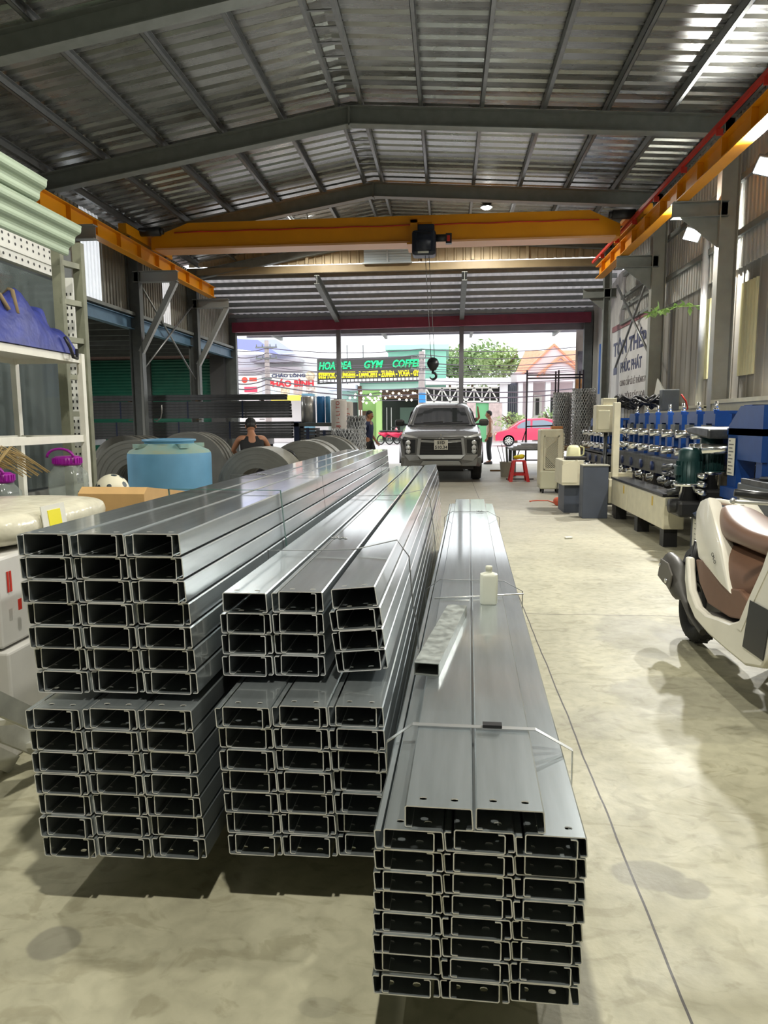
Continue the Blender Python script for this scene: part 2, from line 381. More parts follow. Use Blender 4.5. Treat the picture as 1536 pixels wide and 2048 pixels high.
# annex under the left mezzanine
an = MB(); an.b2((-11, YB, 3.3), (XL-.1, YF, 3.42)); struct('ceiling_annex', an, mat('annex_ceiling', srgb(70, 68, 66), .7))
fw = MB(); fw.b2((-11.1, YF-.05, 0), (XL-.1, YF, 3.1)); struct('wall_front', fw, STEEL_D)
struct('wall_annex', MB().b2((-11.1, YB, 0), (-11, YF, 3.4)), mat('annex_wall', srgb(90, 88, 84), .8, noise=.1))
struct('wall_left', MB().b2((XL-.12, YB, 0), (XL-.02, 5.2, 3.4)), WALLD)
struct('wall_back', MB().b2((-11, YB-.1, 0), (5, YB, 6.0)), WALLD)
gm = mat('green_shutter', srgb(30, 98, 80), .5, noise=.1, nscale=5)
fw = MB(); fw.b2((-11, YF-.15, 3.05), (XL+.1, YF, 4.6)); struct('wall_front', fw, mat('front_red_fascia', srgb(176, 150, 146), .6, noise=.1))
for k, (x0, x1) in enumerate(((-10.6, -8.5), (-8.3, -6.45))):
    m = MB(); m.corr((x0, YF-.2, 0), (0, 0, 1), (1, 0, 0), (0, -1, 0), 3.1, x1-x0, .085, .02, 'wave'); struct('door_%d' % (k+1), m, gm)
fp = MB()
for x in (-10.7, -8.4): fp.b2((x-.1, YF-.3, 0), (x+.1, YF-.1, 3.3))
struct('wall_front_pillar', fp, STEEL_D)
fm = MB()
for y in [8+.9*i for i in range(13)]: fm.b2((-11, y, 3.12), (XL-.1, y+.06, 3.3))
struct('ceiling_annex_beam', fm, STEEL_D)
# ---- gable above the canopy
ZC0, ZC1 = 4.66, 4.18                                    # canopy underside at the gable and at the posts
gb = MB(); gx0, gx1 = XL, XR
def cz(y): return ZC0+(ZC1-ZC0)*(y-YG)/(19.75-YG)
gpr = []
u = Vector((1, 0, 0)); x = gx0; P = ((0, 0), (.62, 0), (.72, 1), (.9, 1)); pts = []
while x < gx1:
    for t, h in P: pts.append((min(gx1, x+t*.2), h*.025))
    x += .2
vs = []; n = len(pts)
for (px_, h) in pts: vs.append((px_, YG+.1-h, ZC0+.25))
for (px_, h) in pts: vs.append((px_, YG+.1-h, max(ZC0+.26, roofz(px_)+.05)))
gb.add(vs, [(i, i+1, n+i+1, n+i) for i in range(n-1)])
struct('wall_gable', gb, GABLE)
gbm = MB(); gbm.b2((XL, YG-.05, ZC0+.04), (XR, YG+.08, ZC0+.20)); struct('gable_beam', gbm, mat('gable_beam_paint', srgb(140, 122, 92), .5, noise=.1, nscale=5))
gbm = MB(); gbm.ibeam((XL+.1, YG, roofz(XL)-.25), (RX, YG, RZ-.25), .14, .2); gbm.ibeam((RX, YG, RZ-.25), (XR-.1, YG, roofz(XR)-.25), .14, .2); struct('rafter_beam', gbm, STEEL_G)
for x in (-4.4, -3.2, -.55, .55, 1.75, 2.9): struct('gable_column', MB().b2((x-.03, YG+.0, ZC0+.25), (x+.03, YG+.06, roofz(x)-.15)), GABLE)
lou = MB(); a = at(728, 500, Y=YG-.08); b = at(822, 524, Y=YG-.08)
lou.b2((a.x, YG-.1, b.z), (b.x, YG-.06, a.z)); struct('window_3', lou, mat('louvre_back', srgb(90, 98, 110), .5))
lou = MB()
for i in range(5):
    z = b.z+(a.z-b.z)*(i+.5)/5; lou.box(((a.x+b.x)/2, YG-.12, z), (b.x-a.x, .012, .055), rotm('X', .5))
lou.b2(((a.x+b.x)/2-.02, YG-.16, b.z), ((a.x+b.x)/2+.02, YG-.1, a.z))
lou.b2((a.x-.03, YG-.16, b.z-.03), (b.x+.03, YG-.1, b.z)); lou.b2((a.x-.03, YG-.16, a.z), (b.x+.03, YG-.1, a.z+.03))
struct('window_3_slat', lou, mat('louvre', srgb(196, 206, 214), .35, .3))
# ---- canopy bay (Y 16.55 - 19.75): wavy sheets on purlins that run across
CAN = mat('canopy_sheet', (.74, .72, .73), .45, .3, noise=.22, nscale=2.2, stretch=(3, .6, 1))
cs = MB(); v = Vector((0, 19.75-YG+.15, cz(19.9)-cz(YG)))
cs.corr((XL-.1, YG, ZC0+.14), (1, 0, 0), v.normalized(), (0, 0, 1), XR-XL+.2, v.length, .19, .035, 'wave', 3)
_nt = CAN.node_tree; _b = _nt.nodes['Principled BSDF']; _o = _nt.nodes['Material Output']; _t = _nt.nodes.new('ShaderNodeBsdfTranslucent'); _t.inputs[0].default_value = (.9, .84, .86, 1)  # translucency added to the metal sheet to brighten the canopy underside
_x = _nt.nodes.new('ShaderNodeMixShader'); _x.inputs[0].default_value = .12; _nt.links.new(_b.outputs[0], _x.inputs[1]); _nt.links.new(_t.outputs[0], _x.inputs[2]); _nt.links.new(_x.outputs[0], _o.inputs[0])
struct('ceiling_canopy', cs, CAN)
for i in range(7):
    y = YG+.15+i*.5; z = cz(y)+.1
    m = MB(); m.b2((XL, y-.003, z-.1), (XR, y+.003, z)); m.b2((XL, y-.003, z-.1), (XR, y+.05, z-.094)); m.b2((XL, y-.003, z-.006), (XR, y+.05, z)); struct('roof_purlin', m, PURL)
for x in (-2.98, .37):
    m = MB(); m.ibeam((x, YG, cz(YG)-.10), (x, 19.75, cz(19.75)-.10), .12, .2); struct('rafter_beam', m, STEEL_G)
POSTM = mat('post_paint', srgb(122, 122, 128), .5, .2, noise=.08, nscale=6)
for x in (-2.98, .37):
    m = MB(); m.b2((x-.06, 19.69, 0), (x+.06, 19.81, cz(19.75))); m.b2((x-.12, 19.63, 0), (x+.12, 19.87, .015)); struct('pillar', m, POSTM)
# roller shutter box and the outer canopy
m = MB(); m.prism([(XL+.1, 19.55, 3.79), (XR-.1, 19.55, 3.89), (XR-.1, 19.55, 4.15), (XL+.1, 19.55, 4.05)], (0, .13, 0)); struct('roller_shutter_beam', m, MAROON)
m = MB(); m.b2((XL-.3, 19.88, 3.74), (XR+.2, 20.0, 4.34)); struct('front_beam', m, mat('front_beam_paint', srgb(150, 148, 158), .5, noise=.06, nscale=4))
oc = MB(); oc.corr((XL-.3, 20.1, 4.12), (1, 0, 0), Vector((0, 1, -.03)).normalized(), (0, 0, 1), XR-XL+.5, 2.4, .19, .03, 'wave'); struct('ceiling_porch', oc, CAN)
for y in (20.8, 21.6, 22.4): struct('porch_beam', MB().b2((XL-.3, y, 3.97), (XR+.2, y+.05, 4.08)), bpy.data.materials['front_beam_paint'])
for x in (-5.2, -1.9, .7, 3.2): struct('porch_rafter_beam', MB().b2((x-.04, 20.1, 3.87), (x+.04, 22.5, 3.97)), STEEL_G)
for x, w in ((XL+.0, .3), (XR-.12, .24)):
    struct('front_column', MB().b2((x-w/2, 19.69, 0), (x+w/2, 19.85, 4.2)), STEEL_D)
struct('wall_right', MB().b2((XR-.02, 19.69, 0), (XR+.4, 19.9, 4.4)), WALLC)
struct('wall_left', MB().b2((XL-.55, 19.5, 0), (XL-.15, 20.0, 4.3)), mat('jamb_dark', srgb(72, 72, 74), .6))
# ================================================================ PURLIN STACKS
def purlin_mesh(name, L, W, H, lip=.014, flare=.003, t=.0022, hole=True):
    """C section, web up at z=H, open side down; runs along +Y from 0 to L, two slots near each end of the web"""
    a = .065; bm = bmesh.new()
    c_ = .0028
    ys = [0, a/2, a, L-a, L-a/2, L]
    grid = {}
    def V(k, x, y, z):
        key = (k, round(y, 5))
        if key not in grid: grid[key] = bm.verts.new((x, y, z))
        return grid[key]
    wx = [c_, W/4, W/2, 3*W/4, W-c_]
    sec = [('l0', lip, 0.), ('l1', c_, 0.), ('l2', 0., c_), ('l3', 0., H-c_), ('w0', c_, H)]; secr = [('w4', W-c_, H), ('r3', W, H-c_), ('r2', W+flare, c_), ('r1', W+flare-c_, 0.), ('r0', W+flare-lip, 0.)]
    def strip(A, B):
        for y0, y1 in zip(ys[:-1], ys[1:]):
            bm.faces.new((V(A[0], A[1], y0, A[2]), V(B[0], B[1], y0, B[2]), V(B[0], B[1], y1, B[2]), V(A[0], A[1], y1, A[2])))
    for s_ in (sec, secr):
        for i in range(4): strip(s_[i], s_[i+1])
    W_ = [('w%d' % i, x, H) for i, x in enumerate(wx)]
    for i in range(4):
        A, B = W_[i], W_[i+1]
        bm.faces.new((V(A[0], A[1], a, A[2]), V(B[0], B[1], a, B[2]), V(B[0], B[1], L-a, B[2]), V(A[0], A[1], L-a, A[2])))
    for (y0, y1) in ((0, a), (L-a, L)):
        ym = (y0+y1)/2
        for h in (0, 2):
            ring = [(h, y0), (h+1, y0), (h+2, y0), (h+2, ym), (h+2, y1), (h+1, y1), (h, y1), (h, ym)]
            O = [V('w%d' % i, wx[i], y, H) for i, y in ring]
            cx = W*(.26 if h == 0 else .74); cyy = ym
            hr = []
            for k in range(8):
                an = -3*PI/4+k*PI/4; ca, sa = math.cos(an), math.sin(an)
                ex = lambda c: math.copysign(abs(c)**.7, c)
                hr.append(bm.verts.new((cx+ex(ca)*.0085, cyy+ex(sa)*.0065, H)))
            for k in range(8):
                k2 = (k+1) % 8; bm.faces.new((O[k], O[k2], hr[k2], hr[k]))
    bmesh.ops.recalc_face_normals(bm, faces=bm.faces)
    me = bpy.data.meshes.new(name); bm.to_mesh(me); bm.free()
    me.materials.append(GALV); me.materials.append(GALVRIM); return me
def add_purlin(me, M, label, group):
    o = bpy.data.objects.new('steel_purlin', me); COL.objects.link(o); o.matrix_world = M
    md = o.modifiers.new('s', 'SOLIDIFY'); md.thickness = .0026; md.offset = 0; md.use_even_offset = True; md.material_offset_rim = 1
    return tag(o, label, 'steel purlin', group)
ORD = ['first', 'second', 'third', 'fourth', 'fifth', 'sixth', 'seventh', 'eighth']
COLN = ['left', 'middle', 'right']
def pack(org, rz, rows, W, H, pz, px, lean, L, where, group, singles=(), tilt=None, stag=.012, shift=.018, skip=()):
    me = purlin_mesh('steel_purlin', L, W, H-.004)
    B = Matrix.Translation(org) @ Matrix.Rotation(rz, 4, 'Z')
    for r in range(rows):                 # r = 0 is the bottom row
        for c in range(3):
            jx, jy, jz = random.uniform(-.0004, .0004), random.uniform(-.006, .006)+c*stag, 0
            base = Matrix.Translation((c*px-lean*r+jx, jy, r*pz))
            ct = Matrix()
            if tilt and c == 2: ct = Matrix.Translation((c*px+.030, 0, .008)) @ Matrix.Rotation(-tilt, 4, 'Y') @ Matrix.Translation((-c*px, 0, 0))
            rowt = 'topmost row' if r == rows-1 else 'bottom row' if r == 0 else ORD[rows-1-r]+' row down'
            nm = f'{COLN[c]} column, {rowt}, {where}'
            if (r, c) in singles:
                add_purlin(me, B @ ct @ base @ Matrix.Translation((.01, 0, .002)), 'single web-up galvanised purlin, '+nm, group)
                continue
            add_purlin(me, B @ ct @ base @ Matrix.Translation((shift, 0, .004)), 'web-up galvanised purlin, '+nm, group)
            lo = Matrix.Translation((W, 0, H-.004)) @ Matrix.Rotation(PI, 4, 'Y')
            add_purlin(me, B @ ct @ base @ lo @ Matrix.Translation((0, random.uniform(-.004, .004), 0)), 'web-down galvanised purlin, '+nm, group)
    return B
RZ1, RZ2 = -.0155, -.030
# left stack: two packs
oLl = at(92, 1710, Z=.14); BL = pack(oLl, RZ1, 7, .130, .0588, .0622, .1545, .004, 6.0, 'lower pack of left stack', 'lower pack of the left stack')
oLu = at(77, 1384, Z=.595); BLu = pack(oLu, RZ1, 7, .130, .0620, .0652, .1545, .0055, 5.75, 'upper pack of left stack', 'upper pack of the left stack')
oMl = at(461, 1705, Z=.14); BM = pack(oMl, RZ1, 7, .130, .0588, .0622, .1545, .004, 6.0, 'lower pack of middle stack', 'lower pack of the middle stack')
oMu = at(449, 1349, Z=.595); BMu = pack(oMu, RZ1, 4, .130, .0613, .0645, .1560, .0015, 5.9, 'upper pack of middle stack', 'upper pack of the middle stack', singles=((3, 0), (3, 2)), tilt=.09)
oRr = at(748, 1985, Z=.10); BR = pack(oRr, RZ2, 8, .124, .0460, .0490, .1490, -.001, 6.0, 'right stack', 'right stack', stag=.004)
meX = purlin_mesh('steel_purlin', 5.95, .140, .047)
for k, dx, lab in ((0, .070, 'left'), (1, .2195, 'right')):
    add_purlin(meX, BR @ Matrix.Translation((dx, .004+.006*k, 8*.0490+.001)), f'loose web-up purlin lying on top of the right stack, {lab} one of two', 'loose purlins on the right stack')
# timber blocks that carry the stacks
WOOD = mat('timber', srgb(120, 96, 68), .8, noise=.25, nscale=6, stretch=(1, 8, 8))
for B, zt, w, nm in ((BL, .14, .44, 'left'), (BM, .14, .40, 'middle'), (BR, .10, .42, 'right')):
    for k, yy in enumerate((.7, 3.0, 5.3)):
        o = MB().box((0, 0, (zt-.002)/2), (w, .10, zt-.002)).build('timber_block', WOOD)
        p = B @ Vector((.23, yy, 0)); o.location = (p.x, p.y, 0); o.rotation_euler = (0, 0, RZ1)
        tag(o, f'{("front", "middle", "far")[k]} timber block on the floor under the {nm} purlin stack', 'timber block', 'timber blocks under the stacks')
for B, nm in ((BLu, 'left'), (BMu, 'middle')):
    for k, yy in enumerate((.5, 3.0, 5.0)):
        o = MB().box((0, 0, 0), (.47, .06, .0145)).build('spacer_batten', WOOD)
        p = B @ Vector((.23, yy, -.0085)); o.location = p; o.rotation_euler = (0, 0, RZ1)
        tag(o, f'{("front", "middle", "far")[k]} thin batten between the two packs of the {nm} stack', 'batten', 'battens between packs')
# straps and wire ties
STRAP = mat('steel_strap', (.62, .64, .64), .35, .9); STRAPG = mat('green_strap', srgb(52, 92, 84), .45); WIRE = mat('tie_wire', (.30, .31, .32), .4, .8)
def strap(B, y, pts, w, m, name, lab, th=.0012, clip=None, skew=0.):
    """closed band round a stack; pts = outline in the stack's XZ plane"""
    mb = MB(); k = len(pts); V3 = [B @ Vector((x, y+skew*x, z)) for x, z in pts]; ax = (B.to_3x3() @ Vector((0, 1, 0)))*(w/2)
    c = sum(V3, Vector())/k; vo = [p+(p-c).normalized()*th*1.5 for p in V3]
    for i in range(k):
        j = (i+1) % k; a, b, a2, b2 = V3[i], V3[j], vo[i], vo[j]
        mb.add([a-ax, a+ax, b+ax, b-ax, a2-ax, a2+ax, b2+ax, b2-ax], [(0, 1, 2, 3), (7, 6, 5, 4), (0, 3, 7, 4), (1, 5, 6, 2)])
    t = thing(name, lab, 'strap' if 'strap' in name else 'wire tie', V3[0], group='straps and wire ties round the stacks')
    mb.build('band', m, t, world=True)
    if clip:
        x, cw, cm = clip; z = max(p[1] for p in pts); q = MB(); cc = B @ Vector((x, y+skew*x, z+.007)); q.box(cc, (cw, w*1.25, .008), B.to_3x3()); q.build('clip', cm, t, world=True)
    return t
def wire(B, y, pts, lab, r=.0022, twist=None, tail=None, skew=0.):
    V3 = [B @ Vector((x, y+skew*x, z)) for x, z in pts]
    t = thing('wire_tie', lab, 'wire tie', V3[0], group='straps and wire ties round the stacks')
    mb = MB(); mb.path(V3, r, 6, closed=True); mb.build('loop', WIRE, t, world=True)
    if twist is not None:
        z = max(p[1] for p in pts); q = MB()
        P = [B @ Vector((twist-.03+.006*i, y+skew*twist+.004*math.sin(i*1.7), z+.004+.003*math.cos(i*1.7))) for i in range(11)]; q.path(P, r*1.5, 6); q.build('twist', WIRE, t, world=True)
    return t
e = .004
uL = [(-.04, -.004), (-.075, .46), (.44, .462), (.475, -.004)]
strap(BLu, 1.15, [(-.04, -.02), (-.078, .466), (.432, .466), (.475, -.02)], .016, STRAPG, 'steel_strap', 'green steel strap round the upper left pack near its front', skew=-.1)
wire(BLu, 2.0, [(-.03, -.02), (-.075, .464), (.44, .464), (.478, -.02)], 'thin wire tie across the upper left pack behind the green strap', .002, .1)
wire(BLu, 4.9, [(-.03, -.02), (-.075, .464), (.44, .464), (.478, -.02)], 'thin wire tie at the far end of the upper left pack', .002)
wire(BMu, .62, [(-.002, -.47), (-.022, .0), (-.026, .266), (.15, .268), (.31, .274), (.470, .312), (.515, .25), (.530, .06), (.548, -.02), (.556, -.47)], 'twisted wire tie round both packs of the middle stack near its front', .0026, .25)
wire(BMu, 2.6, [(-.002, -.47), (-.022, .0), (-.026, .266), (.31, .274), (.470, .312), (.515, .25), (.548, -.02), (.556, -.47)], 'wire tie round the middle stack half way along', .0026)
tz = 8*.0490
rp = [(-.012, -.004), (-.014, tz+.002), (.056, tz+.0545), (.376, tz+.0545), (.472, tz+.002), (.472, -.004)]
strap(BR, .40, rp, .018, STRAP, 'steel_strap', 'pale steel strap with dark clip round the right stack near its front', clip=(.265, .05, BLACKP))
wire(BR, 2.15, rp, 'wire tie round the middle of the right stack behind the bottle', .0026, .30)
wire(BR, 4.9, rp, 'wire tie round the far end of the right stack', .0026, .30)
# offcut of rectangular tube, rod and bottle on the right stack
ztop = .10+tz+.0475+.002
def tube_section(L, w, h, t):
    mb = MB()
    for lo, hi in (((-w/2, 0, 0), (w/2, L, t)), ((-w/2, 0, h-t), (w/2, L, h)), ((-w/2, 0, t), (-w/2+t, L, h-t)), ((w/2-t, 0, t), (w/2, L, h-t))): mb.b2(lo, hi)
    return mb
TUBEM = mat('worn_galvanised', (.40, .43, .41), .5, .7, noise=.2, nscale=25, rvar=.12)
p0, p1 = at(853, 1352, Z=ztop), at(905, 1248, Z=ztop)
o = tube_section(.74, .080, .042, .0025).build('rectangular_tube_offcut', TUBEM); o.location = (p0.x, p0.y, ztop+.0008); o.rotation_euler = (0, 0, -math.atan2(p1.x-p0.x, p1.y-p0.y))
tag(o, 'short rectangular steel tube offcut lying on the right stack beside the bottle', 'steel tube')
a, b = at(868, 1205, Z=ztop), at(1050, 1196, Z=ztop+.008)
o = MB().tube((0, 0, 0), b-a+Vector((0, 0, 0)), .0035, 8).build('steel_rod', mat('bright_rod', (.75, .75, .74), .35, .8)); o.location = a+Vector((0, .06, .004)); tag(o, 'thin bright rod lying across the right stack behind the bottle', 'rod')
bot = at(977, 1207, Z=ztop)
PLAS = mat('milky_plastic', srgb(238, 240, 226), .35, trans=.15, noise=.03, nscale=10)
t = thing('plastic_bottle', 'milky plastic bottle standing on the right purlin stack', 'bottle', bot+Vector((0, 0, .001)))
def rrect(w, d, z, r, n=4):
    out = []
    for cx, cy_, a0 in ((w/2-r, d/2-r, 0), (-w/2+r, d/2-r, PI/2), (-w/2+r, -d/2+r, PI), (w/2-r, -d/2+r, 1.5*PI)):
        for k in range(n+1):
            an = a0+k*PI/2/n; out.append(Vector((cx+r*math.cos(an), cy_+r*math.sin(an), z)))
    return out
mb = MB(); mb.smooth = True
mb.loft([rrect(.070, .05, 0, .012), rrect(.076, .055, .006, .014), rrect(.078, .056, .122, .012), rrect(.074, .053, .133, .014), rrect(.046, .04, .139, .016), rrect(.027, .027, .141, .013), rrect(.027, .027, .15, .013)]); mb.build('body', PLAS, t, autosmooth=.8)
mb = MB(); mb.lathe([(.0, .150), (.015, .150), (.015, .168), (.012, .170), (0, .170)], n=16); mb.build('cap', mat('cap_plastic', srgb(222, 222, 205), .4), t)
# ================================================================ CRANE
def runway(x, y0, y1, zt, lab, side):
    t = thing('crane_runway_beam', lab, 'crane beam', (x, (y0+y1)/2, zt-.26), group='crane runway beams')
    m = MB(); m.ibeam((x, y0, zt-.13), (x, y1, zt-.13), .16, .24, .014, .01); m.build('beam', ORANGE, t, world=True)
    m = MB(); y = y0+.3
    while y < y1-.05:
        m.b2((x-.075, y, zt-.235), (x+.075, y+.012, zt-.025)); y += .78
    m.build('stiffener', ORANGE, t, world=True)
    m = MB(); m.b2((x-.025, y0, zt-.01), (x+.025, y1, zt+.03)); m.build('rail', DARKST, t, world=True)
    if side > 0:
        m = MB(); m.b2((x-.16, y0, zt+.05), (x-.12, y1, zt+.10)); yy = y0
        while yy < y1: m.b2((x-.16, yy, zt-.02), (x-.085, yy+.02, zt+.05)); yy += 1.2
        m.build('conductor_bar', RED, t, world=True)
ZRL, ZRR = 4.43, 4.47
runway(RUNL, 2.0, 16.45, ZRL, 'yellow crane runway beam along the left columns', -1)
runway(RUNR, -1.0, 15.45, ZRR, 'yellow crane runway beam with red conductor bar by the right wall', 1)
for y in FR[1:]+[YG]:
    c_ = MB(); c_.ibeam((XR-.15, y, ZRR-.36), (RUNR-.12, y, ZRR-.36), .14, .2)
    c_.prism([(XR-.26, y-.008, ZRR-.46), (XR-.75, y-.008, ZRR-.46), (XR-.26, y-.008, ZRR-.85)], (0, .016, 0)); struct('column_bracket_beam', c_, STEEL_G)
for y in (10.25, 13.4, YG):
    c_ = MB(); c_.ibeam((XL+.1, y, ZRL-.36), (RUNL+.35, y, ZRL-.36), .14, .2)
    if y > 11:
        c_.bar((XL+.18, y, ZRL-1.75), (RUNL+.3, y, ZRL-.46), .1, .1); c_.bar((XL+.18, y, ZRL-1.75), (XL+.16, y, .0), .06, .06)
    struct('column_bracket_beam', c_, mat('bracket_paint', srgb(150, 152, 150), .45, .2))
def brace(a, b, r=.02): struct('brace_beam', MB().tube(a, b, r, 8), PURL)
brace((XL+.12, 13.5, 4.05), (XL+.12, 16.45, 2.35)); brace((XL+.14, 16.45, 4.05), (XL+.14, 13.5, 2.35))
brace((XR-.14, 13.5, 4.3), (XR-.14, 16.45, 2.5), .025); brace((XR-.16, 16.45, 4.25), (XR-.16, 13.5, 2.4), .025)
for z in (3.4, 3.95): struct('brace_beam', MB().b2((XR-.08, 13.5, z), (XR-.02, 16.45, z+.06)), STEEL_G)
YC = 12.9
t = thing('overhead_crane', 'yellow single girder overhead crane spanning the hall', 'crane', (-1.15, YC, 4.55))
g = MB(); xa, xb = RUNL-.12, RUNR+.12; zb, zt = 4.40, 4.84; w = .16
side = [(xa+.26, zb), (xb-.34, zb), (xb-.34, zb+.20), (xb-.85, zt), (xa+.95, zt), (xa+.26, zb+.20)]
g.prism([(x, YC-w, z) for x, z in side], (0, 2*w, 0)); g.build('girder', ORANGE, t, world=True)
g = MB(); g.b2((xa+.35, YC-w-.05, zb-.02), (xb-.42, YC+w+.05, zb+.012)); g.build('lower_flange', mat('flange_edge', srgb(226, 170, 120), .4, .1), t, world=True)
g = MB(); n = 16; pts = []
for i in range(n+1):
    x = xa+.7+(xb-xa-1.4)*i/n; pts.append((x, YC-w-.03, zb+.27+(.012 if i % 2 else 0)))
g.path(pts, .012, 6); g.build('festoon_cable', RED, t, world=True)
for x, zr, nm in ((RUNL, ZRL, 'l'), (RUNR, ZRR, 'r')):
    e_ = MB(); e_.b2((x-.07, YC-1.0, zr+.05), (x+.07, YC+1.0, zr+.21)); e_.box((x, YC, zr+.22), (.3, .4, .06)); et = e_.build('end_truck', ORANGE, t, world=True)
    for yy in (-.8, .8):
        q = MB(); q.tube((x-.04, YC+yy, zr+.107), (x+.04, YC+yy, zr+.107), .075, 16); q.build('wheel', DARKST, et, world=True)
    q = MB(); sx = 1 if x < 0 else -1; q.tube((x+sx*.05, YC-.42, zr+.21), (x+sx*.42, YC-.42, zr+.21), .075, 14); q.tube((x+sx*.42, YC-.42, zr+.21), (x+sx*.47, YC-.42, zr+.21), .055, 12); q.build('drive_motor', BLACKP, t, world=True)
hx = -.40
t = thing('chain_hoist', 'dark electric hoist trolley hanging from the yellow crane with its hook', 'hoist', (hx, YC, 4.2))
m = MB(); m.rbox((hx, YC-.50, 4.28), (.40, .34, .40), .05); m.rbox((hx+.03, YC-.46, 4.52), (.28, .16, .16), .02); m.tube((hx-.12, YC-.66, 4.28), (hx+.12, YC-.66, 4.28), .15, 20); m.build('drum_housing', mat('hoist_navy', srgb(26, 34, 52), .4), t, world=True)
m = MB(); m.b2((hx-.24, YC-.33, zb-.07), (hx-.12, YC-.26, zb+.33)); m.b2((hx-.24, YC-.33, zb+.28), (hx+.12, YC-.24, zb+.33)); m.b2((hx-.3, YC-.33, zb-.07), (hx-.1, YC+.3, zb-.04)); m.build('trolley_frame', ORANGE, t, world=True)
m = MB(); m.tube((hx+.18, YC-.48, 4.38), (hx+.42, YC-.48, 4.38), .06, 12); m.b2((hx+.36, YC-.54, 4.28), (hx+.46, YC-.44, 4.44)); m.build('motor', BLACKP, t, world=True)
m = MB(); m.b2((hx+.38, YC-.56, 4.31), (hx+.43, YC-.542, 4.40)); m.build('warning_label', RED, t, world=True)
m = MB(); m.b2((hx-.1, YC-.69, 4.10), (hx+.08, YC-.67, 4.13)); m.build('name_strip', WHITE, t, world=True)
hk = at(866, 745, Y=YC-.5)
m = MB()
for dx in (-.03, .03): m.tube((hx+dx+.05, YC-.5, 4.1), (hk.x+dx, YC-.5, hk.z+.15), .006, 6)
m.build('wire_rope', WIRE, t, world=True)
m = MB(); m.rbox((hk.x, YC-.5, hk.z+.12), (.13, .1, .17), .03); m.tube((hk.x, YC-.56, hk.z+.15), (hk.x, YC-.44, hk.z+.15), .10, 18); b = m.build('hook_block', BLACKP, t, world=True)
m = MB(); pts = [(hk.x, YC-.5, hk.z+.04)]+[(hk.x+.055*math.sin(a), YC-.5, hk.z-.06+.055*math.cos(a)) for a in [i*.42-.1 for i in range(12)]]
m.path(pts, [.02]+[.022]*8+[.018, .014, .010, .006], 8); m.build('hook', BLACKP, b, world=True)
# ================================================================ LEFT SIDE
ALU = mat('aged_angle', srgb(120, 122, 104), .55, .2, noise=.15, nscale=10)
SLOT = mat('slotted_white', srgb(214, 214, 208), .5, .1, noise=.06, nscale=9)
def glassmat(name, col, rough=.05, mix=.55):
    m = bpy.data.materials.new(name); m.use_nodes = True; nt = m.node_tree; b = nt.nodes['Principled BSDF']; o = nt.nodes['Material Output']
    b.inputs['Base Color'].default_value = (*col, 1); b.inputs['Roughness'].default_value = rough
    tr = nt.nodes.new('ShaderNodeBsdfTransparent'); tr.inputs[0].default_value = (.86, .9, .88, 1); x = nt.nodes.new('ShaderNodeMixShader'); x.inputs[0].default_value = mix
    nt.links.new(tr.outputs[0], x.inputs[1]); nt.links.new(b.outputs[0], x.inputs[2]); nt.links.new(x.outputs[0], o.inputs['Surface']); return m
GLASS = glassmat('cabin_glass', (.20, .23, .23), .04, .30)
# glazed cabin behind the rack, with a green sheet roof
CX = -3.35
t = thing('glazed_cabin', 'glazed cabin with slotted head rail and pale green sheet roof at the left edge', 'cabin', (CX, 4.2, 0))
m = MB(); m.b2((CX-.02, 2.2, 0), (CX+.02, 6.2, .8)); m.build('lower_panel', mat('cabin_panel', srgb(120, 122, 118), .6), t, world=True)
m = MB()
for y in (2.2, 4.3, 6.15): m.b2((CX-.05, y-.06, 0), (CX+.05, y+.06, 2.85))
m.b2((CX-.05, 2.2, 1.98), (CX+.05, 6.2, 2.03)); m.build('frame', STEEL_D, t, world=True)
for y0, y1 in ((2.27, 4.23), (4.37, 6.08)):
    for z0, z1 in ((.82, 1.97), (2.04, 2.55)):
        m = MB(); m.b2((CX-.004, y0, z0), (CX+.004, y1, z1)); m.build('pane', GLASS, t, world=True)
m = MB(); m.b2((CX-.03, 2.2, 2.58), (CX+.03, 6.2, 2.80)); m.b2((CX+.03, 2.2, 2.66), (CX+.045, 6.2, 2.68)); hr = m.build('head_rail', SLOT, t, world=True)
m = MB()
for i in range(48):
    for z in (2.62, 2.72, 2.77): m.disc((CX+.0465 if z < 2.7 and z > 2.65 else CX+.0315, 2.3+i*.08, z), .012, (1, 0, 0), 8)
m.build('slot_holes', BLACK, t, world=True)
GSH = mat('pale_green_sheet', srgb(168, 186, 162), .5, noise=.12, nscale=3, stretch=(3, .4, 1))
d1 = Vector((-.16, 0, -.22)); m = MB(); m.corr((-2.58, 1.6, 2.91), d1.normalized(), (0, 1, 0), (.8, 0, -.5), d1.length, 3.02, .09, .02, 'wave', 2); m.build('awning_sheet', GSH, t, world=True)
d2 = Vector((-.14, 0, -.20)); m = MB(); m.corr((-2.64, 1.6, 2.76), d2.normalized(), (0, 1, 0), (.8, 0, -.5), d2.length, 3.55, .09, .02, 'wave', 2); m.build('awning_sheet', GSH, t, world=True)
m = MB(); m.corr((-2.75, 1.6, 2.90), (0, 1, 0), Vector((-1, 0, -.04)).normalized(), (0, 0, 1), 2.9, 3.2, .2, .03, 'trap', 2); m.build('roof_sheet', GSH, t, world=True)
m = MB(); m.b2((-2.9, 1.6, 2.82), (-2.82, 4.5, 2.885)); m.build('roof_rail', ALU, t, world=True)
m = MB(); m.b2((-6, 6.2, 0), (CX-.1, 6.25, 2.8)); m.build('end_wall', mat('cabin_end', srgb(86, 92, 96), .6), t, world=True)
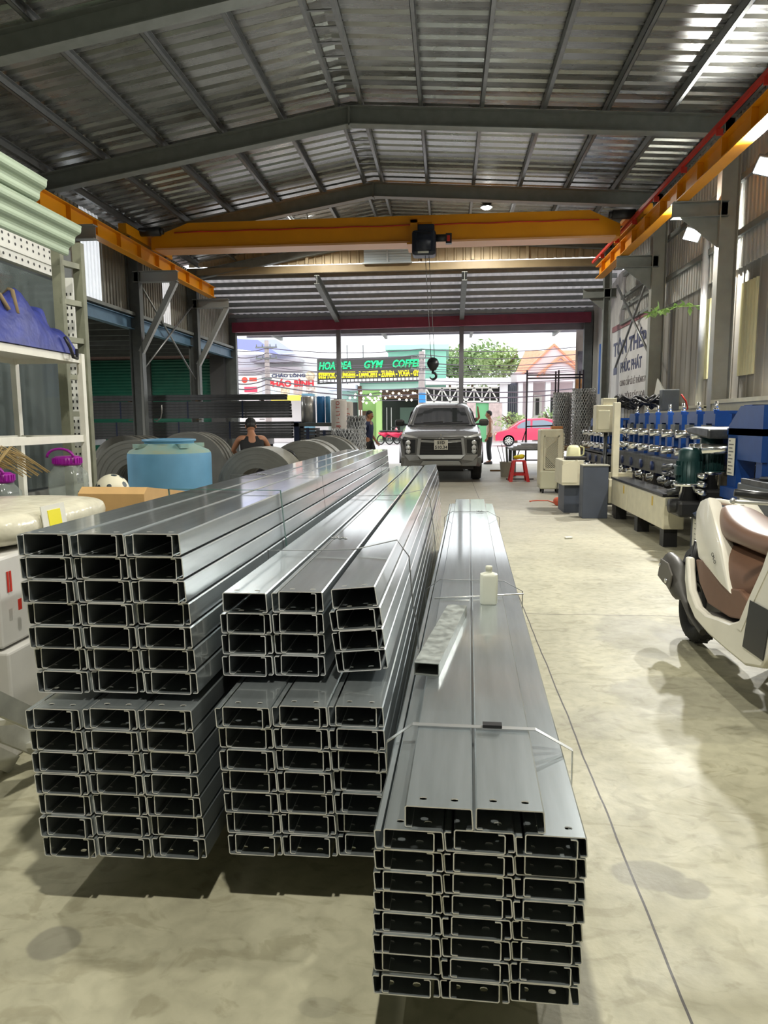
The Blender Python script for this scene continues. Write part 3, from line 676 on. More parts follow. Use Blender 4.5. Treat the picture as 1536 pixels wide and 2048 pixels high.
m = MB(); m.corr((CX-.32, 3.5, .8), (0, 1, 0), (0, 0, 1), (1, 0, 0), 1.9, 1.15, .13, .03, 'wave'); o = m.build('corrugated_board', mat('board_grey', srgb(188, 192, 190), .5, noise=.1, nscale=4)); tag(o, 'pale corrugated sheets leaning inside the glazed cabin behind the glass', 'sheet'); o.location.z = -.0
# tall ladder post of slotted angle
t = thing('ladder_post', 'tall ladder of grey angle bars standing by the glazed cabin', 'ladder', (-2.75, 4.95, 0))
pa, pb = at(119, 640, X=-2.90), at(161, 640, X=-2.84); pa.z = pb.z = 0
for p in (pa, pb):
    m = MB(); m.b2((p.x-.035, p.y-.004, 0), (p.x+.035, p.y+.004, 2.72)); m.b2((p.x+.027, p.y, 0), (p.x+.035, p.y+.05, 2.72)); m.build('rail', ALU, t, world=True)
z = .3
while z < 2.6:
    m = MB(); m.bar(pa+Vector((0, 0, z)), pb+Vector((0, 0, z)), .05, .04); m.build('rung', ALU, t, world=True); z += .28
t = thing('slotted_upright', 'white slotted shelving upright full of holes beside the ladder', 'upright', (-2.92, 5.45, 0))
su = at(141, 640, X=-3.02); m = MB(); m.b2((su.x-.035, su.y, 0), (su.x+.035, su.y+.03, 2.5)); m.build('post', SLOT, t, world=True)
m = MB()
for i in range(42):
    for x in (su.x-.02, su.x+.015): m.box((x, su.y-.002, .2+i*.053), (.011, .004, .02))
sl_ = m.build('slots', BLACK, t, world=True); sl_['kind'] = 'stuff'
# white angle rack
RXA, RXB, RY0, RY1 = -2.62, -3.12, 3.0, 4.98
t = thing('angle_rack', 'white steel angle rack holding a blue tarpaulin bundle', 'rack', ((RXA+RXB)/2, 4, 0))
for x in (RXA, RXB):
    for y in (RY0, RY1):
        m = MB(); m.b2((x-.02, y-.022, 0), (x+.02, y+.022, 1.84)); m.build('upright', WHITE, t, world=True)
for z in (1.82, 1.26, .72):
    m = MB(); m.b2((RXB, RY0, z-.008), (RXA, RY1, z)); m.b2((RXA-.005, RY0, z-.045), (RXA+.005, RY1, z+.005)); m.b2((RXB-.005, RY0, z-.045), (RXB+.005, RY1, z+.005)); m.b2((RXB, RY1-.005, z-.045), (RXA, RY1+.005, z+.005))
    if z == 1.26: m = MB(); m.b2((RXA-.005, RY0, z-.045), (RXA+.005, RY1, z+.005)); m.b2((RXB-.005, RY0, z-.045), (RXB+.005, RY1, z+.005)); m.b2((RXB, RY1-.005, z-.045), (RXA, RY1+.005, z+.005)); m.b2((RXB, 3.0, z-.01), (RXA, 4.25, z+.008))
    m.build('shelf', WHITE, t, world=True)
# tarp bundle
TARP = mat('blue_tarp', srgb(52, 62, 138), .55, noise=.25, nscale=9, bump=.9, bscale=14)
t = thing('tarpaulin_bundle', 'crumpled blue tarpaulin bundle strapped on top of the white rack', 'tarpaulin', (-2.85, 4.2, 1.823))
from mathutils import noise as MN
NU, NV = 46, 30; ya, yb, xa_, xb_ = 3.15, 4.93, -3.10, -2.60; vs = []; zb0 = 1.829
def tarp_h(f, g):
    env = max(0, 1-abs(2*g-1)**3)**.5*max(0, 1-abs(2*f-1)**5)**.5*(1-.25*f)
    p_ = Vector((f*5.2, g*3.4, 2.1)); n1 = MN.noise(p_); n2 = abs(MN.noise(p_*2.1+Vector((7, 1, 3)))); n3 = abs(MN.noise(p_*4.3))
    return env*(.30+.13*n1+.16*n2+.06*n3)
for i in range(NU+1):
    for j in range(NV+1):
        f, g = i/NU, j/NV; h = tarp_h(f, g); sw = .05*MN.noise(Vector((f*6, g*5, 9)))*(1 if 0 < j < NV else 0)
        vs.append(Vector((xa_+(xb_-xa_)*g+sw*.8, ya+(yb-ya)*f+sw, zb0+h)))
k0 = len(vs)
for i in range(NU+1):
    for j in range(NV+1): f, g = i/NU, j/NV; vs.append(Vector((xa_+(xb_-xa_)*g, ya+(yb-ya)*f, zb0-.001)))
I = lambda i, j: i*(NV+1)+j
fs = [(I(i, j), I(i+1, j), I(i+1, j+1), I(i, j+1)) for i in range(NU) for j in range(NV)]
fs += [tuple(k0+q for q in f[::-1]) for f in fs]
m = MB(); m.smooth = True; m.add(vs, fs); m.build('tarp', TARP, t, world=True)
TAN = mat('tan_strap', srgb(140, 122, 92), .8)
for y_, s_ in ((4.05, .30), (4.40, -.30)):
    m = MB(); P = []
    for k in range(13):
        g = .06+.88*k/12; f = (y_+s_*(g-.5)-ya)/(yb-ya); P.append((xa_+(xb_-xa_)*g, ya+(yb-ya)*f, zb0+tarp_h(f, g)+.014))
    m.path(P, .014, 6); m.build('strap', TAN, t, world=True)
m = MB(); m.path([(-2.585, 4.72, 1.93), (-2.57, 4.76, 1.86), (-2.565, 4.78, 1.80), (-2.57, 4.84, 1.795), (-2.58, 4.86, 1.86)], .012, 6); m.build('hanging_cord', BLACKP, t, world=True)
# cartons, jugs, ball, brush
CARD = mat('white_carton', srgb(206, 204, 200), .6, noise=.06, nscale=5); KRAFT = mat('kraft_card', srgb(196, 158, 104), .75, noise=.08, nscale=8); WRAP = mat('stretch_wrap', srgb(214, 210, 190), .22, noise=.1, nscale=7, bump=.5, bscale=18)
t = thing('carton_stack_base', 'white carton with red print at the bottom of the pile by the left stack', 'carton', (-2.05, 3.0, 0), group='cartons beside the left stack')
m = MB(); m.rbox((-2.1, 3.1, .22), (.72, 1.0, .44), .01); m.build('box', CARD, t, world=True)
p = at(40, 1208, X=-1.736); m = MB(); m.box(p, (.003, .022, .045)); m.build('red_print', RED, t, world=True)
t = thing('carton', 'white shrink wrapped carton with red printed panel, upper one of the pile', 'carton', (-2.05, 3.0, .445), group='cartons beside the left stack')
m = MB(); m.rbox((-2.12, 3.1, .635), (.70, .98, .37), .012); m.build('box', CARD, t, world=True)
p = at(19, 1163, X=-1.7675); m = MB()
for dy in (-.010, .008): m.box(p+Vector((0, dy, 0)), (.003, .010, .085))
m.build('red_print', RED, t, world=True)
t = thing('wrapped_parcel', 'plastic wrapped parcel with yellow label on top of the cartons', 'parcel', (-2.1, 3.25, .825))
rg = []
for i in range(9):
    y = 2.62+i*.132; r = []
    for k in range(16):
        a = 2*PI*k/16; ex = lambda c, p: math.copysign(abs(c)**p, c)
        w = .36*(1 if 0 < i < 8 else .8); h = .075*(1 if 0 < i < 8 else .6)+random.uniform(-.006, .012)
        r.append(Vector((-2.12+ex(math.cos(a), .5)*w, y, .905+ex(math.sin(a), .5)*h)))
    rg.append(r)
m = MB(); m.loft(rg); m.build('wrap', WRAP, t, world=True, subsurf=1)
m = MB(); m.box((-1.752, 3.02, .925), (.004, .10, .085), rotm('Y', -.12)); m.build('yellow_label', mat('yellow_label', srgb(238, 226, 30), .5), t, world=True)
m = MB(); m.box((-1.755, 3.02, .925), (.004, .19, .13), rotm('Y', -.12)); m.build('white_label', WHITE, t, world=True)
t = thing('cardboard_box', 'open brown cardboard flap of a carton behind the upper left pack', 'cardboard', (-1.98, 4.0, .0))
m = MB(); m.prism([(-1.70, 3.85, .80), (-1.66, 4.5, .80), (-1.66, 4.5, .90), (-1.70, 3.9, .985), (-1.70, 3.85, .95)], (-.40, .02, 0)); m.build('flap', KRAFT, t, world=True)
m = MB(); m.rbox((-1.88, 4.18, .4), (.44, .66, .79), .01); m.build('box', CARD, t, world=True)
CLEAR = glassmat('clear_plastic', (.55, .60, .58), .1, .28); PURP = mat('purple_plastic', srgb(150, 22, 150), .35)
for k, (x, y, lab) in enumerate(((-2.50, 4.50, 'clear ribbed plastic jar with purple lid on the rack behind the parcel'), (-2.66, 4.0, 'clear plastic jar with purple lid at the very left edge'))):
    t = thing('plastic_jar', lab, 'jar', (x, y, .726 if k else .80), group='jars with purple lids')
    z0 = .10 if k == 0 else .1
    m = MB(); m.smooth = True
    rgs = []
    for zz, w in ((0, .19), (.02, .205), (.06, .205), (.07, .198), (.08, .205), (.12, .205), (.13, .198), (.14, .205), (.20, .2), (.24, .15), (.26, .14)):
        rgs.append([v for v in rrect(w, w, zz+.02, .04, 3)])
    m.loft(rgs); m.build('body', CLEAR, t, autosmooth=.9)
    m = MB(); m.lathe([(0, .275), (.085, .275), (.088, .29), (.085, .325), (.07, .335), (0, .335)], n=20)
    for k2 in range(24): m.box((.088*math.cos(k2*PI/12), .088*math.sin(k2*PI/12), .305), (.008, .008, .035))
    ld = m.build('lid', PURP, t)
    m = MB(); m.path([(-.09*math.cos(a), -.085-.05*math.sin(a)*0, .33+.055*math.sin(a)) for a in [PI*i/10 for i in range(11)]], .009, 6); m.build('handle', PURP, ld)
BALLM = bpy.data.materials.new('ball_leather'); BALLM.use_nodes = True
def patches(m, c1, c2, sc):
    nt = m.node_tree; b = nt.nodes['Principled BSDF']; tc = nt.nodes.new('ShaderNodeTexCoord'); v = nt.nodes.new('ShaderNodeTexVoronoi'); v.inputs['Scale'].default_value = sc
    nt.links.new(tc.outputs['Object'], v.inputs['Vector']); r = nt.nodes.new('ShaderNodeValToRGB'); r.color_ramp.interpolation = 'CONSTANT'
    r.color_ramp.elements[0].color = (*c1, 1); r.color_ramp.elements[1].position = .22; r.color_ramp.elements[1].color = (*c2, 1)
    nt.links.new(v.outputs['Distance'], r.inputs[0]); nt.links.new(r.outputs[0], b.inputs['Base Color'])
patches(BALLM, (.03, .05, .06), srgb(226, 222, 200), 11)
o = MB().ball((0, 0, 0), .11, 28).build('football', BALLM); o.location = (-2.25, 4.60, .898); tag(o, 'pale football with dark patches behind the wrapped parcel', 'ball')
o = MB().b2((-2.42, 4.33, .0), (-2.13, 4.75, .787)).build('carton', CARD); tag(o, 'plain white carton under the football', 'carton', 'cartons beside the left stack')
o2 = MB().b2((-2.60, 4.36, .727), (-2.44, 4.64, .797)).build('shelf_board', KRAFT); tag(o2, 'small brown board under the clear jar on the rack', 'board')
t = thing('straw_broom', 'dry straw broom head lying at the left edge on the parcel', 'broom', (-2.25, 3.3, .99))
m = MB(); random.seed(5)
for i in range(60):
    a = random.uniform(-.5, .5); L = random.uniform(.22, .36); m.path([(-2.3+random.uniform(-.04, .04), 3.28, 1.03), (-2.3+math.sin(a)*L*.6, 3.3+L*.4, 1.04+L*.55), (-2.28+math.sin(a)*L, 3.34+L*.8, 1.0+L*(.55-abs(a)*.6))], .0028, 4)
m.build('straw', mat('straw', srgb(150, 128, 84), .8), t, world=True)
m = MB(); m.rbox((-2.3, 3.26, 1.03), (.14, .06, .05), .015); m.build('binding', mat('pink_binding', srgb(170, 120, 120), .7), t, world=True)
t = thing('standing_pipe', 'red painted pipe standing behind the glass beside the ladder', 'pipe', (-3.2, 5.6, 0)); m = MB(); m.tube((-3.14, 5.72, 0), (-3.14, 5.72, 1.25), .03, 10); m.build('pipe', mat('red_pipe', srgb(170, 60, 56), .5), t, world=True)
# leaning aluminium ladders
ALUM = mat('aluminium', (.66, .66, .62), .45, .6, noise=.15, nscale=12)
for k, (f, tp, lab) in enumerate((((-1.60, 2.62, 0), (-1.74, 1.75, .72), 'aluminium ladder leaning at the left edge, nearest the stacks'), ((-1.86, 2.46, 0), (-2.2, 1.7, .8), 'aluminium ladder leaning at the left edge beside the cartons'))):
    f, tp = Vector(f), Vector(tp); t = thing('leaning_ladder', lab, 'ladder', f, group='ladders leaning at the left'); s_ = Vector((.0, 0, 0))
    ax = Vector((.16, .05, 0))
    for d in (0, 1):
        m = MB(); m.bar(f+ax*d+Vector((0, 0, .02)), tp+ax*d, .03, .07); m.build('rail', ALUM, t, world=True)
    for i in range(4):
        p = f.lerp(tp, .15+.25*i); m = MB(); m.bar(p+Vector((0, 0, .01)), p+ax+Vector((0, 0, .01)), .05, .02); m.build('rung', ALUM, t, world=True)
# ---- water tank
TK = mat('tank_blue', srgb(96, 148, 182), .5, noise=.08, nscale=4, rvar=.1); TKT = mat('tank_dusty', srgb(150, 164, 142), .7, col2=srgb(120, 160, 160), noise=.1, nscale=5)
t = thing('water_tank', 'dusty blue plastic water tank behind the upper left pack', 'tank', (-3.34, 8.35, 0))
m = MB(); m.lathe([(0, 0), (.46, 0), (.485, .03), (.49, .95), (.485, .99)], n=40); m.build('body', TK, t)
m = MB(); m.lathe([(.485, .99), (.46, 1.02), (.30, 1.09), (.29, 1.10)], n=40)
for k in range(4):
    a = PI/4+k*PI/2; q = rotm('Z', a); m.box(q @ Vector((.36, 0, 1.075)), (.14, .10, .05), q)
m.build('shoulder', TKT, t)
m = MB(); m.lathe([(.29, 1.09), (.29, 1.12), (.315, 1.13), (.315, 1.15), (.27, 1.155), (.26, 1.13), (0, 1.13)], n=36); m.build('lid', TK, t)
# ---- steel coils (axis along Y)
COILM = mat('coil_side', srgb(108, 108, 104), .5, .35, noise=.1, nscale=4); COILT = mat('coil_strip', srgb(140, 138, 128), .38, .55, noise=.2, nscale=3)
for m_ in (COILM,):
    nt = m_.node_tree; b_ = nt.nodes['Principled BSDF']
def coil(x, y, r, parts, lab, rz=0.):
    t = thing('steel_coil', lab, 'steel coil', (x, y, 0), rz, 'slit steel coils on the floor'); yy = 0
    for k, (w, dr) in enumerate(parts):
        R_ = r+dr; m = MB(); n = 44; ri = .25
        Q = Matrix.Rotation(-PI/2, 3, 'X')
        sm = [(ri, 0), (R_, 0)]
        m.cur = 0
        nr = 9
        for i in range(nr):
            a, b = ri+(R_-ri)*i/nr, ri+(R_-ri)*(i+1)/nr
            m.lathe([(a, yy+.003*(i % 2)), (b, yy+.003*(i % 2))], (0, 0, r), n, Q, flat=True)
        m.lathe([(R_, yy+w), (ri, yy+w)], (0, 0, r), n, Q, flat=True)
        m.cur = 1; m.lathe([(R_, yy), (R_, yy+w)], (0, 0, r), n, Q); m.lathe([(ri, yy+w), (ri, yy)], (0, 0, r), n, Q)
        m.build('slit_strip', [COILM, COILT], t); yy += w+.012
    return t
P1 = [(.9, 0.)]
SL_ = [(.10, 0), (.13, -.02), (.09, .0), (.14, -.03), (.10, -.01), (.16, -.025), (.1, -.01)]
coil(-2.42, 8.88, .515, [(.28, 0), (.24, -.006), (.16, -.01)], 'big grey steel coil nearest the tank, right of it')
coil(-2.0, 9.80, .545, [(.22, 0), (.2, -.012), (.3, 0)], 'steel coil with yellow tool leaning on it, behind the nearest coil')
coil(-4.2, 9.2, .56, SL_, 'row of slit coils directly behind the left side of the tank', .12)
coil(-4.05, 10.85, .60, SL_, 'row of dusty slit coils behind the tank lid', .1)
coil(-1.93, 11.2, .56, [(.18, 0), (.15, -.02), (.2, 0), (.15, -.01)], 'slit coils farthest right in front of the black tube packs')
coil(-5.5, 9.0, .55, SL_, 'row of slit coils farthest left beside the ladder post')
coil(-5.3, 11.3, .57, SL_, 'row of slit coils at the back below the black tube packs')
t = thing('strapping_tool', 'yellow strapping tool leaning on a steel coil', 'tool', at(577, 919, Y=9.70))
YEL = mat('yellow_plastic', srgb(226, 214, 20), .4)
m = MB(); m.rbox((0, 0, 0), (.14, .06, .12), .02, rotm('Y', .5)); m.rbox((.02, -.01, -.09), (.1, .06, .08), .02, rotm('Y', .3)); m.build('body', YEL, t)
m = MB(); m.path([(-.03, 0, .06), (0, 0, .13), (.06, 0, .10), (.12, 0, .0)], .018, 8); m.build('handle', BLACKP, t)
m = MB(); m.box((.0, -.035, -.02), (.03, .006, .03)); m.build('label', BLACK, t)
# ---- black tube packs on trestles
BT = mat('black_tube', srgb(92, 94, 98), .5, .45, noise=.15, nscale=5, stretch=(.3, 3, 3)); BSTR = mat('blue_strap', srgb(36, 48, 82), .5)
def box_tube(L, w, h):
    me = tube_section(L, w, h, .004).build('square_tube', BT); return me
def tubepack(x0, x1, y, z, ncol, nrow, w, h, nm, grp):
    ob = box_tube(x1-x0, w, h); first = True
    for r in range(nrow):
        for c in range(ncol):
            o = ob if first else ob.copy()
            if not first: COL.objects.link(o)
            first = False
            o.location = (x0+random.uniform(-.01, .01), y+c*(w+.001)+w/2, z+r*(h+.0042)); o.rotation_euler = (0, 0, -PI/2)
            cc = ('front', 'second', 'third')[c]
            tag(o, f'black square steel tube, {cc} column, {"top row" if r == nrow-1 else "bottom row" if r == 0 else ORD[nrow-1-r]+" row down"}, {nm}', 'steel tube', grp)
TY = 14.0
tubepack(-7.4, -3.12, TY, 1.43, 3, 6, .075, .052, 'middle black pack', 'tubes of the middle black pack')
tubepack(-7.6, -3.08, TY, 1.02, 3, 6, .075, .052, 'lower black pack', 'tubes of the lower black pack')
tubepack(-7.2, -3.2, TY+.02, 1.785, 3, 2, .075, .052, 'top black pack', 'tubes of the top black pack')
for x, zl in ((-3.6, 1.0), (-5.6, 1.0), (-7.2, 1.0)):
    t = thing('trestle', {-3.6: 'steel trestle under the right end of the black tube packs', -5.6: 'steel trestle under the middle of the black tube packs', -7.2: 'steel trestle under the left end of the black tube packs'}[x], 'trestle', (x, TY+.1, 0), group='trestles under black tubes')
    m = MB(); m.b2((x-.05, TY-.15, .9), (x+.05, TY+.45, 1.015)); m.build('top_beam', PURL, t, world=True)
    for yy in (TY-.1, TY+.35):
        m = MB(); m.b2((x-.04, yy, 0), (x+.04, yy+.06, .9)); m.build('leg', STEEL_D, t, world=True)
for x, z0, z1, k in ((-4.08, 1.43, 1.77, 'middle'), (-5.2, 1.43, 1.77, 'middle'), (-6.6, 1.43, 1.77, 'middle'), (-4.35, 1.02, 1.36, 'lower'), (-5.4, 1.02, 1.36, 'lower'), (-6.7, 1.02, 1.36, 'lower')):
    m = MB(); zq = z0+6*.0562+.001; zc = 0; m.b2((x, TY-.004, z0-.004), (x+.03, TY-.002, zq)); m.b2((x, TY+.230, z0-.004), (x+.03, TY+.232, zq)); m.b2((x, TY-.004, zq), (x+.03, TY+.232, zq+.002)); m.b2((x, TY-.004, z0-.005), (x+.03, TY+.232, z0-.003)); o = m.build('tube_strap', BSTR); tag(o, f'dark blue strap on the {k} black pack, {"right" if x > -4.5 else "left" if x < -6 else "central"} one of three', 'strap', 'straps on the black tubes')
for z in (1.40, 1.775):
    for x in (-3.7, -5.0, -6.4):
        o = MB().box((x, TY+.115, z), (.05, .22, .013)).build('spacer_batten', WOOD); tag(o, f'batten between the black tube packs, {"upper" if z > 1.6 else "lower"} gap, {"right" if x > -4 else "left" if x < -6 else "middle"}', 'batten', 'battens between black packs')
t = thing('loose_band', 'bent pale band hanging over the black tube packs', 'band', at(322, 830, Y=TY-.05)); m = MB(); p = t.location
m.path([p+Vector((.02, 0, .2)), p+Vector((.02, 0, .05)), p+Vector((.0, -.02, -.06)), p+Vector((-.08, -.03, -.12)), p+Vector((-.13, -.03, -.10))], .014, 6); m.build('band', mat('pale_band', srgb(190, 190, 188), .4, .3), t, world=True)
# ---- wrapped rolls, end packs, mesh rolls right of the black tubes
RY_ = 14.6
rollspec = [(617, 'silver foil wrapped roll standing left of the blue rolls', mat('foil_roll', (.62, .62, .62), .3, .7, noise=.2, nscale=9, stretch=(4, 4, .5)), .15),
            (642, 'bright blue wrapped roll standing right of the silver one', mat('blue_roll_a', srgb(48, 116, 178), .4, noise=.1, nscale=8), .085),
            (656, 'pale blue wrapped roll standing next to the blue post', mat('blue_roll_b', srgb(88, 152, 200), .4, noise=.1, nscale=8), .05)]
t = thing('roll_rack', 'blue post rack with dark packs that carries the wrapped rolls', 'rack', (-2.65, RY_, 0))
m = MB(); 
for x in (-3.05, -2.22): m.b2((x-.05, RY_-.3, 0), (x+.05, RY_-.2, 1.80 if x > -2.5 else 1.35)); m.b2((x-.05, RY_+.2, 0), (x+.05, RY_+.3, 1.35))
m.build('post', BSTR, t, world=True)
m = MB(); m.b2((-3.1, RY_-.3, 1.25), (-2.2, RY_+.3, 1.32)); m.b2((-3.1, RY_-.3, .55), (-2.2, RY_+.3, .62)); m.build('shelf', STEEL_D, t, world=True)
for px, lab, mm, r in rollspec:
    p = at(px, 830, Y=RY_-.05); t = thing('wrapped_roll', lab, 'roll', (p.x, RY_-.05, 1.322), group='wrapped rolls on the rack')
    m = MB(); m.lathe([(0, 0), (r, 0), (r, .52), (r-.02, .535), (.04, .535), (.04, .53)], n=24); m.build('wrap', mm, t)
for k, (x, z, w, h) in enumerate(((-2.82, .625, .3, .6), (-2.48, .625, .33, .55))):
    t = thing('tube_pack_end', ('dark ribbed pack on the roll rack, left of the blue strap', 'dark ribbed pack on the roll rack, right of the blue strap')[k], 'pack', (x, RY_, z), group='dark packs on the roll rack')
    m = MB()
    for i in range(9): m.b2((x-w/2, RY_-.28, z+.003+i*h/9), (x+w/2, RY_+.28, z+(i+.86)*h/9))
    m.build('bars', BT, t, world=True)
    m = MB(); m.b2((x-.03, RY_-.287, z+.002), (x+.03, RY_-.281, z+h)); m.build('strap', BSTR, t, world=True)
WR = mat('white_roll', srgb(206, 200, 194), .5, noise=.06, nscale=6)
for k, (px, txt) in enumerate(((678, 'FUJI-LITO'), (695, 'FUJI'))):
    p = at(px, 830, Y=13.6+.35*k); t = thing('printed_roll', ('tall white roll with red vertical lettering behind the mesh roll', 'second white roll with red letters, right of the tall one')[k], 'roll', (p.x, 13.6+.35*k, 0), group='white printed rolls')
    r = .15 if k == 0 else .11; m = MB(); m.lathe([(0, 0), (r, 0), (r, 1.74-.03*k), (r-.03, 1.76-.03*k), (0, 1.76-.03*k)], n=26); m.build('wrap', WR, t)
    m = MB()
    for i, ch in enumerate(txt):
        z = 1.12+i*.066 if k == 0 else 1.3+i*.09
        for da in (0.,):
            m.text(ch, .10 if k == 0 else .12, TM((.035, -r-.004, z), (0, 0, 1), (-1, 0, 0)), .002)
    m.build('lettering', RED, t)
def mesh_roll(name, lab, x, y, r, h, z0=0., turns=26, wm=None):
    t = thing(name, lab, 'wire mesh roll', (x, y, z0), group='rolls of wire mesh')
    m = MB(); n = 30
    for layer, rr in enumerate((r, r*.8)):
        for sgn in (-1, 1):
            for k in range(turns):
                a0 = 2*PI*k/turns; P = []
                for i in range(n+1):
                    f = i/n; a = a0+sgn*f*2.6*(h/1.2); zig = .010*math.cos(f*n*PI)
                    P.append(((rr+zig)*math.cos(a), (rr+zig)*math.sin(a), f*h))
                m.path(P, .0065, 3, caps=False)
    m.build('wire', wm or mat('mesh_wire', (.55, .56, .57), .4, .6), t)
    m = MB(); m.lathe([(r*.72, 0), (r*.72, h*.98)], n=20); m.build('inner_layers', mat('mesh_inner', srgb(96, 98, 100), .7, .2, noise=.4, nscale=40), t)
    return t
pm = at(695, 880, Y=12.3); mesh_roll('wire_mesh_roll', 'galvanised wire mesh roll standing beside the man in blue', pm.x, 12.3, .27, 1.22)
pm = at(713, 850, Y=13.1); mesh_roll('wire_mesh_roll', 'taller wire mesh roll half hidden behind the front mesh roll', pm.x, 13.1, .17, 1.45, turns=18)
t = thing('trim_bundle', 'bundle of pale bent sheet trims lying between coils and mesh roll', 'trims', (-1.75, 10.9, 0))
m = MB(); random.seed(11)
for i in range(9):
    y = 10.2+i*.14; m.bar((-2.1+.1*random.random(), y, .80+.02*i % .08), (-1.35+.05*random.random(), y-.12, .86+random.uniform(-.02, .03)), .10, .012)
m.build('trims', mat('pale_trim', srgb(206, 214, 212), .35, .3), t, world=True)
m = MB(); m.b2((-2.05, 10.1, 0), (-1.4, 11.5, .78)); m.build('crate', STEEL_D, t, world=True)
# ================================================================ RIGHT SIDE: ROLL FORMER AND SMALL THINGS
DGREY = mat('cabinet_grey', srgb(70, 76, 88), .5, noise=.08, nscale=6)
GREENM = mat('motor_green', srgb(30, 62, 62), .4, .2, noise=.1, nscale=12)
PAPER = mat('paper', srgb(222, 220, 208), .6)
def paper(parent, o, x, y, w, h, lines, name='notice', sz=.018):
    """sheet of paper with rows of print: o lower-left corner, x,y directions"""
    M = TM(o, x, y); m = MB(); z = M.to_3x3() @ Vector((0, 0, 1))
    a = Vector(o); X, Y = Vector(x).normalized(), Vector(y).normalized()
    m.prism([a, a+X*w, a+X*w+Y*h, a+Y*h], z*.002); p = m.build(name, PAPER, parent, world=True)
    m = MB()
    for i, L in enumerate(lines):
        yy = h*(1-(i+.9)/(len(lines)+.4)); m.prism([a+z*.0025+X*w*.1+Y*yy, a+z*.0025+X*w*(.1+.8*L)+Y*yy, a+z*.0025+X*w*(.1+.8*L)+Y*(yy+h*.03), a+z*.0025+X*w*.1+Y*(yy+h*.03)], z*.0005)
    q = m.build('print_rows', mat('print_grey', srgb(110, 110, 108), .6), p); q.location = -Vector(parent.location); return p
def roll_former(name, lab, ys, xf, xb, zs, spec):
    t = thing(name, lab, 'machine', ((xf+xb)/2, (ys[0]+ys[-1])/2, 0)); y0, y1 = ys[0]-.35, ys[-1]+.35
    m = MB(); m.b2((xf-.12, y0, zs-.30), (xf+.0, y1, zs-.12)); m.b2((xb-.1, y0, zs-.30), (xb, y1, zs-.12)); m.b2((xf-.12, y0, zs-.14), (xb, y1, zs-.10)); m.build('bed', DARKST, t, world=True)
    for y in (y0+.2, (y0+y1)/2, y1-.2):
        for x in (xf-.06, xb-.05):
            m = MB(); m.b2((x-.06, y-.08, 0), (x+.06, y+.08, zs-.30)); m.build('leg', BLACK, t, world=True)
    for i, y in enumerate(ys):
        H = .52; z0 = zs-.10; st = None
        m = MB()
        for x in (xf, xb-.14):                     # housing with a window cut in it
            m.b2((x, y-.17, z0), (x+.14, y-.085, z0+H)); m.b2((x, y+.085, z0), (x+.14, y+.17, z0+H)); m.b2((x, y-.085, z0+H-.10), (x+.14, y+.085, z0+H)); m.b2((x, y-.085, z0), (x+.14, y+.085, z0+.06))
        m.b2((xf, y-.13, z0+H), (xb, y+.13, z0+H+.03)); st = m.build('roll_stand', BLUE, t, world=True); off = -Vector(t.location)
        m = MB(); m.box((xf-.002, y, z0+.345), (.10, .15, .12)); m.box((xf-.005, y, z0+.36), (.03, .12, .06)); b = m.build('bearing_block', STEEL_D, st); b.location = off
        m = MB(); m.tube((xf+.07, y, z0+H+.03), (xf+.07, y, z0+H+.13), .018, 10); m.tube((xf+.07, y, z0+H+.03), (xf+.07, y, z0+H+.06), .03, 6); b = m.build('adjusting_screw', CHROME, st); b.location = off
        for zz, r in ((z0+.30, .055), (z0+.10, .055)):
            m = MB(); Q = rotm('Y', PI/2)
            m.lathe([(0, -.17), (.045, -.17), (.045, 0.), (.035, .02), (.03, .2), (r, .2), (r+.03, .24), (r+.03, .32), (r, .36), (r, .44), (.03, .44), (.03, .62)], (xf, y, zz), 18, Q); b = m.build('roll_shaft', CHROME, st); b.location = off
        m = MB(); m.b2((xf-.10, y-.12, zs-.34), (xf-.02, y+.12, zs-.12)); m.tube((xf-.14, y, zs-.22), (xf-.08, y, zs-.22), .06, 14); b = m.build('gear_box', mat('gear_blue', srgb(20, 40, 84), .5) if i == 0 else bpy.data.materials['gear_blue'], st); b.location = off
        m = MB(); m.tube((xf-.19, y, zs-.36), (xf+.1, y, zs-.36), .042, 14); m.tube((xf-.14, y, zs-.36), (xf-.10, y, zs-.36), .06, 14); b = m.build('idle_roller', CHROME, st); b.location = off
    return t
t = roll_former('roll_forming_machine', 'long blue roll forming machine with chrome rollers along the right wall', [7.75+.52*i for i in range(7)], 2.72, 3.35, .98, 0)
off = -Vector(t.location)
# entry end frame, big and blue
m = MB()
xa, xb2 = 2.62, 3.5
m.prism([(xa, 6.95, .98), (xa, 6.95, 1.28), (xa+.0, 6.7, 1.46), (xa, 6.22, 1.46), (xa, 6.22, .98)], (.05, 0, 0)); m.prism([(xb2, 6.95, .98), (xb2, 6.95, 1.28), (xb2, 6.7, 1.46), (xb2, 6.22, 1.46), (xb2, 6.22, .98)], (.05, 0, 0))
m.b2((xa, 6.22, 1.20), (xb2, 6.98, 1.26)); m.b2((xa-.05, 6.3, .62), (xa+.12, 6.95, .72)); m.b2((xa, 6.72, .70), (xa+.16, 6.92, 1.22)); m.b2((xa+.02, 6.24, .70), (xa+.12, 6.36, 1.22)); m.b2((xa, 6.22, .55), (xb2, 7.0, .66))
m.prism([(xa+.05, 7.05, 1.22), (xa+.05, 6.75, 1.47), (xa+.06, 6.6, 1.47), (xa+.06, 6.95, 1.20)], (.85, 0, 0)); ef = m.build('entry_frame', BLUE, t, world=True)
for yy in (6.3, 6.8):
    m = MB(); m.b2((xa, yy-.06, 0), (xa+.12, yy+.06, .56)); m.build('leg', BLACK, t, world=True)
